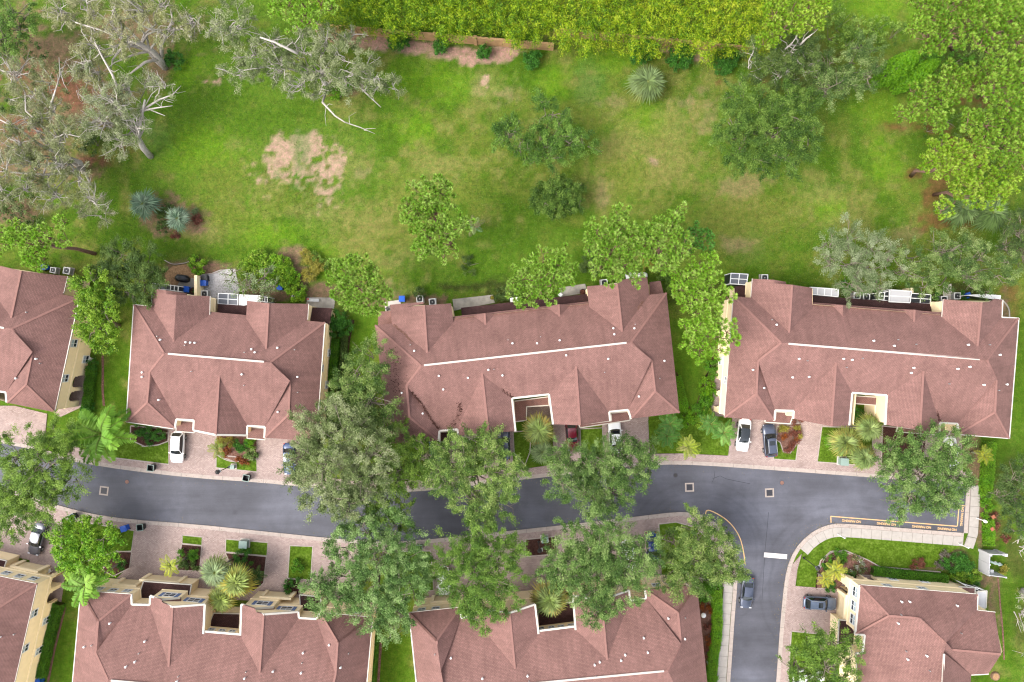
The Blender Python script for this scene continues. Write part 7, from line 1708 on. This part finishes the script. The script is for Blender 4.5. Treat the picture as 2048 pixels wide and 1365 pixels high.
def chair(label, px, py, rz, mat='white', group='outdoor chairs'):
    e = empty('patio_chair', P(px, py, .08), label, 'chair', group, rz)
    MB().box((0, 0, .42), (.5, .5, .05)).build('seat', M[mat], e, True); MB().box((0, -.25, .72), (.5, .05, .55)).build('backrest', M[mat], e, True)
    for x in (-.22, .22):
        for y in (-.22, .22): MB().box((x, y, .2), (.05, .05, .4)).build('leg', M[mat], e, True)
chair('dark folding chair on the pale patio at the corner gable', 776, 618, .6, 'dark_steel'); chair('white chair behind the middle block on the shaded strip', 1120, 590, .9); chair('white chair against the side wall below the low window', 184, 719, 1.2); chair('white chair in the arched porch of the lower left block', 102, 1140, .4)
e = empty('garden_table', P(1260, 553, .05), 'white table behind the end gable of the middle block', 'table', None, .15)
MB().box((0, 0, .72), (1.5, .9, .05)).build('tabletop', M['white'], e, True)
for x in (-.65, .65):
    for y in (-.36, .36): MB().box((x, y, .35), (.06, .06, .7)).build('leg', M['white'], e, True)
e = empty('garden_tub', P(1283, 553, 0), 'rounded white tub behind the end gable of the middle block', 'tub', None, .15)
MB().tube([(-.7, 0, .4), (-.4, 0, .4), (.4, 0, .4), (.75, 0, .4)], [.25, .5, .5, .3], 12).build('shell', M['white'], e, True, True); MB().box((-.1, 0, .9), (.5, .4, .04)).build('lid', M['steel'], e, True)
e = empty('bench', P(628, 601, .08), 'grey bench with a red cushion at the rear corner of the short block', 'bench', None, -.05)
MB().box((0, 0, .42), (1.7, .45, .06)).build('seat', M['steel'], e, True)
for x in (-.7, .7): MB().box((x, 0, .2), (.08, .4, .4)).build('leg', M['steel'], e, True)
MB().box((-.75, .1, .5), (.3, .3, .1)).build('cushion', M['lamp_red'], e, True)
e = empty('storage_box', P(1031, 601, 0), 'white storage box under the pine behind the middle block', 'storage box', None, .12)
MB().box((0, 0, .35), (1.5, .7, .7)).build('chest', M['white'], e, True); MB().box((0, 0, .73), (1.56, .76, .06)).build('lid', M['white'], e, True)
e = empty('globe_light', P(1404, 1227, 0), 'white globe light in the bed beside the lower middle block', 'garden light')
MB().cyl((0, 0, 0), .06, .5, 8).build('stem', M['dark_steel'], e, True); MB().tube([(0, 0, .5), (0, 0, .58), (0, 0, .8), (0, 0, .98), (0, 0, 1.05)], [.12, .3, .38, .3, .1], 14).build('globe', M['white'], e, True, True)
e = empty('garden_urn', P(1417, 1322, 0), 'green round urn in the bed beside the lower middle block', 'urn')
MB().tube([(0, 0, 0), (0, 0, .3), (0, 0, .6), (0, 0, .7)], [.2, .42, .36, .4], 14).build('bowl', M['green_box'], e, True, True); MB().cyl((0, 0, .66), .3, .05, 14).build('water', M['pane'], e, True)
# garden walls
def panel_wall(name, label, pts, h, mat, w=.22, n=1, cat='wall', posts=False, group=None, cap=True):
    e = empty(name, P(*pts[0]), label, cat, group)
    for a, b in zip(pts[:-1], pts[1:]):
        for k in range(n):
            p = P(*[lerp(a[i], b[i], (k + .02) / n) for i in (0, 1)]); q = P(*[lerp(a[i], b[i], (k + .98) / n) for i in (0, 1)])
            MB().bar((p.x, p.y, h / 2), (q.x, q.y, h / 2), w, h).build('panel', M[mat], e)
            if cap: MB().bar((p.x, p.y, h + .04), (q.x, q.y, h + .04), w + .1, .08).build('coping', M[mat], e)
            if posts: MB().box((p.x, p.y, h / 2 + .1), (w + .28, w + .28, h + .2), math.atan2(q.y - p.y, q.x - p.x)).build('post', M[mat], e)
    return e
panel_wall('boundary_wall', 'tan boundary wall half hidden under the bamboo', [(634, 62), (1108, 101)], 2.1, 'tan_wall', .2, 6, posts=True)
panel_wall('boundary_wall', 'short stepped-back stretch of tan wall above the meadow fan palm', [(1108, 71), (1500, 108)], 2.1, 'tan_wall', .2, 5, posts=True)
panel_wall('privacy_wall', 'cream wall between the patio and the white gravel of the short block', [(405.5, 553), (405.5, 604)], 2.2, 'stucco', .3)
panel_wall('privacy_wall', 'curved cream wall beside the white canopy of the porch block', [(1807, 578), (1806, 600)], 2.1, 'stucco', .3)
enc = panel_wall('pipe_enclosure', 'white three-sided fence enclosure hiding pipes by the right edge', [(1990, 1101), (1959, 1100), (1958, 1120)], 2.2, 'poly_roof', .1, 1, 'enclosure', True, None, False)
for a, b in (((1958, 1120), (1957, 1141)), ((1957, 1141), (1990, 1145))):
    p, q = P(*a), P(*b); MB().bar((p.x, p.y, 1.1), (q.x, q.y, 1.1), .1, 2.2).build('panel', M['poly_roof'], enc); MB().box((p.x, p.y, 1.15), (.2, .2, 2.3)).build('post', M['poly_roof'], enc)
for a in ((1990, 1101), (1990, 1145)): p = P(*a); MB().box((p.x, p.y, 1.15), (.2, .2, 2.3)).build('post', M['poly_roof'], enc)
c = P(1985, 1124); e = empty('backflow_pipe', (c.x, c.y, 0), 'pale blue pipe loop inside the white enclosure', 'pipe')
MB().tube([(-.9, .3, 0), (-.9, .3, .7), (-.6, .2, .95), (.5, -.1, .95), (.8, -.2, .7), (.8, -.2, 0)], [.16] * 6, 10).build('pipe', M['green_box'], e, True, True)
for x, y in ((-.3, .13), (.3, -.05)): MB().cyl((x, y, .9), .26, .14, 12).build('valve', M['steel'], e, True)
MB().box((-.5, -1.2, .35), (.5, .4, .6)).build('meter_box', M['white'], e, True)
# curved low borders of the beds
def border(pts, w=1.3, h=.16, z=0.0, mat='kerb'): structure(strip('bed_edging', smooth_line(pts, 2), -w / 2, w / 2, z + h, mat))
border([(1480, 700), (1410, 745), (1400, 790), (1391, 815), (1392, 835), (1410, 860)], 1.6, .05, 0, 'mulch_dark')
border([(1353, 745), (1364, 780), (1376, 812), (1380, 816)], 2.2, .05, 0, 'mulch_dark')
border([(205, 700), (206, 745), (205, 780), (208, 812)], 4.5, .04, 0, 'mulch')
border([(330, 521), (345, 530), (370, 527), (380, 523)], 1.3); border([(410, 549), (430, 547), (445, 540)], 1.3); border([(285, 893), (318, 890), (337, 883)], 1.5, .2)
border([(433, 908), (445, 917), (462, 923), (474, 924)], 1.6, .2); border([(1640, 1135), (1650, 1112), (1668, 1101), (1700, 1108)], 1.6, .2)
border([(1632, 1176), (1634, 1150), (1640, 1135)], 1.6, .2, 0, 'mulch_dark'); border([(745, 1290), (752, 1300), (748, 1375)], .1, .02, 0, 'mulch')
border([(763, 1270), (760, 1310), (756, 1375)], 5, .03, 0, 'mulch'); border([(130, 1215), (118, 1262), (104, 1320), (96, 1365)], 5, .03, 0, 'mulch')
border([(1995, 1150), (1998, 1180), (2000, 1210), (2006, 1265), (2008, 1320)], 3, .03, 0, 'mulch'); border([(1430, 700), (1420, 735), (1408, 765), (1400, 790)], 2.6, .05, 0, 'mulch_dark')
border([(706, 640), (695, 690), (688, 760), (680, 800)], 6, .03, 0, 'mulch_dark')
border([(1990, 590), (2018, 612), (2019, 640)], 2.4, .05, 0, 'old_concrete')

# ------------------------------------------------------------------ screened porches
def porch(label, pts, z, nx, ny, roof='screen', group='screened porches', walls=True, slope=0.0):
    """aluminium cage: pts = four roof corners in the photo, going round; grid nx by ny"""
    q = [P(x, y, z + (slope if i in (0, 1) else 0)) for i, (x, y) in enumerate(pts)]
    c = sum(q, Vector((0, 0, 0))) / 4; e = empty('screened_porch', (c.x, c.y, 0), label, 'porch', group)
    def pt(u, v): return (q[0] * (1 - u) + q[1] * u) * (1 - v) + (q[3] * (1 - u) + q[2] * u) * v
    for i in range(nx):
        for j in range(ny):
            g = .04; p4 = [pt((i + g) / nx, (j + g) / ny), pt((i + 1 - g) / nx, (j + g) / ny), pt((i + 1 - g) / nx, (j + 1 - g) / ny), pt((i + g) / nx, (j + 1 - g) / ny)]
            mesh('roof_panel', p4, [(0, 1, 2, 3)], M[roof], e)
    for i in range(nx + 1): MB().bar(pt(i / nx, 0), pt(i / nx, 1), .1, .1).build('rafter', M['white'], e)
    for j in range(ny + 1): MB().bar(pt(0, j / ny) + Vector((0, 0, .01)), pt(1, j / ny) + Vector((0, 0, .01)), .1, .09).build('purlin', M['white'], e)
    if walls:
        for k in range(4):
            a, b = q[k], q[(k + 1) % 4]; MB().bar((a.x, a.y, a.z / 2), (a.x, a.y, a.z / 2 + .001), .1, .1)
            MB().box((a.x, a.y, a.z / 2), (.1, .1, a.z)).build('post', M['white'], e)
            d = (b - a) * .04; mesh('screen_panel', [(a.x + d.x, a.y + d.y, .1), (b.x - d.x, b.y - d.y, .1), (b.x - d.x, b.y - d.y, b.z - .08), (a.x + d.x, a.y + d.y, a.z - .08)], [(0, 1, 2, 3)], M['screen_dark'], e)
    return e
porch('grey screened porch between the rear gables of the short block', [(437, 587), (476, 589), (476, 611), (436, 608)], 2.9, 2, 2)
porch('flat white porch roof beside the grey screened porch', [(480, 590), (521, 592), (521, 606), (479, 612)], 2.8, 2, 1, 'poly_roof')
porch('narrow dark screened porch beside the flat white porch roof', [(520, 593), (535, 595), (535, 605), (519, 603)], 2.8, 3, 1, 'screen_dark')
porch('dark framed screened porch at the first rear gable of the short block', [(334, 570), (357, 573), (356, 583), (333, 580)], 2.8, 3, 1, 'screen_dark')
porch('grey sloping screened porch behind the first rear gable of the short block', [(305, 567), (334, 570), (333, 580), (304, 578)], 2.8, 2, 1)
porch('small screened porch at the near corner of the porch block', [(1462, 547), (1496, 549), (1493, 570), (1460, 568)], 2.9, 2, 2)
porch('long flat white patio roof behind the first rear gable of the porch block', [(1622, 575), (1677, 579), (1676, 594), (1621, 589)], 2.8, 4, 1, 'poly_roof')
cv = porch('dark screened wing left of the white canopy of the porch block', [(1759, 586), (1780, 583), (1778, 603), (1757, 599)], 2.8, 2, 2, 'screen_dark')
cv['label'] = 'smaller dark screened wing, on the air conditioner side of the white canopy'
porch('larger dark screened wing between the white canopy and the cream gable wall', [(1822, 587), (1862, 590), (1860, 608), (1820, 606)], 2.8, 2, 2, 'screen_dark')
e = porch('white barrel canopy in the middle of the porch block screens', [(1779, 580), (1823, 583), (1820, 606), (1778, 604)], 3.1, 1, 2, 'poly_roof')
porch('pale screened porch behind the far rear gable of the porch block', [(1936, 591), (1968, 589), (2001, 592), (1999, 600)], 2.8, 4, 1, 'screen')
cp = porch('dark screened porch under the corner house gallery end', [(1925, 1168), (1960, 1178), (1972, 1183), (1950, 1183)], 2.5, 2, 1, 'screen_dark')
print('leaves', NLEAF[0])
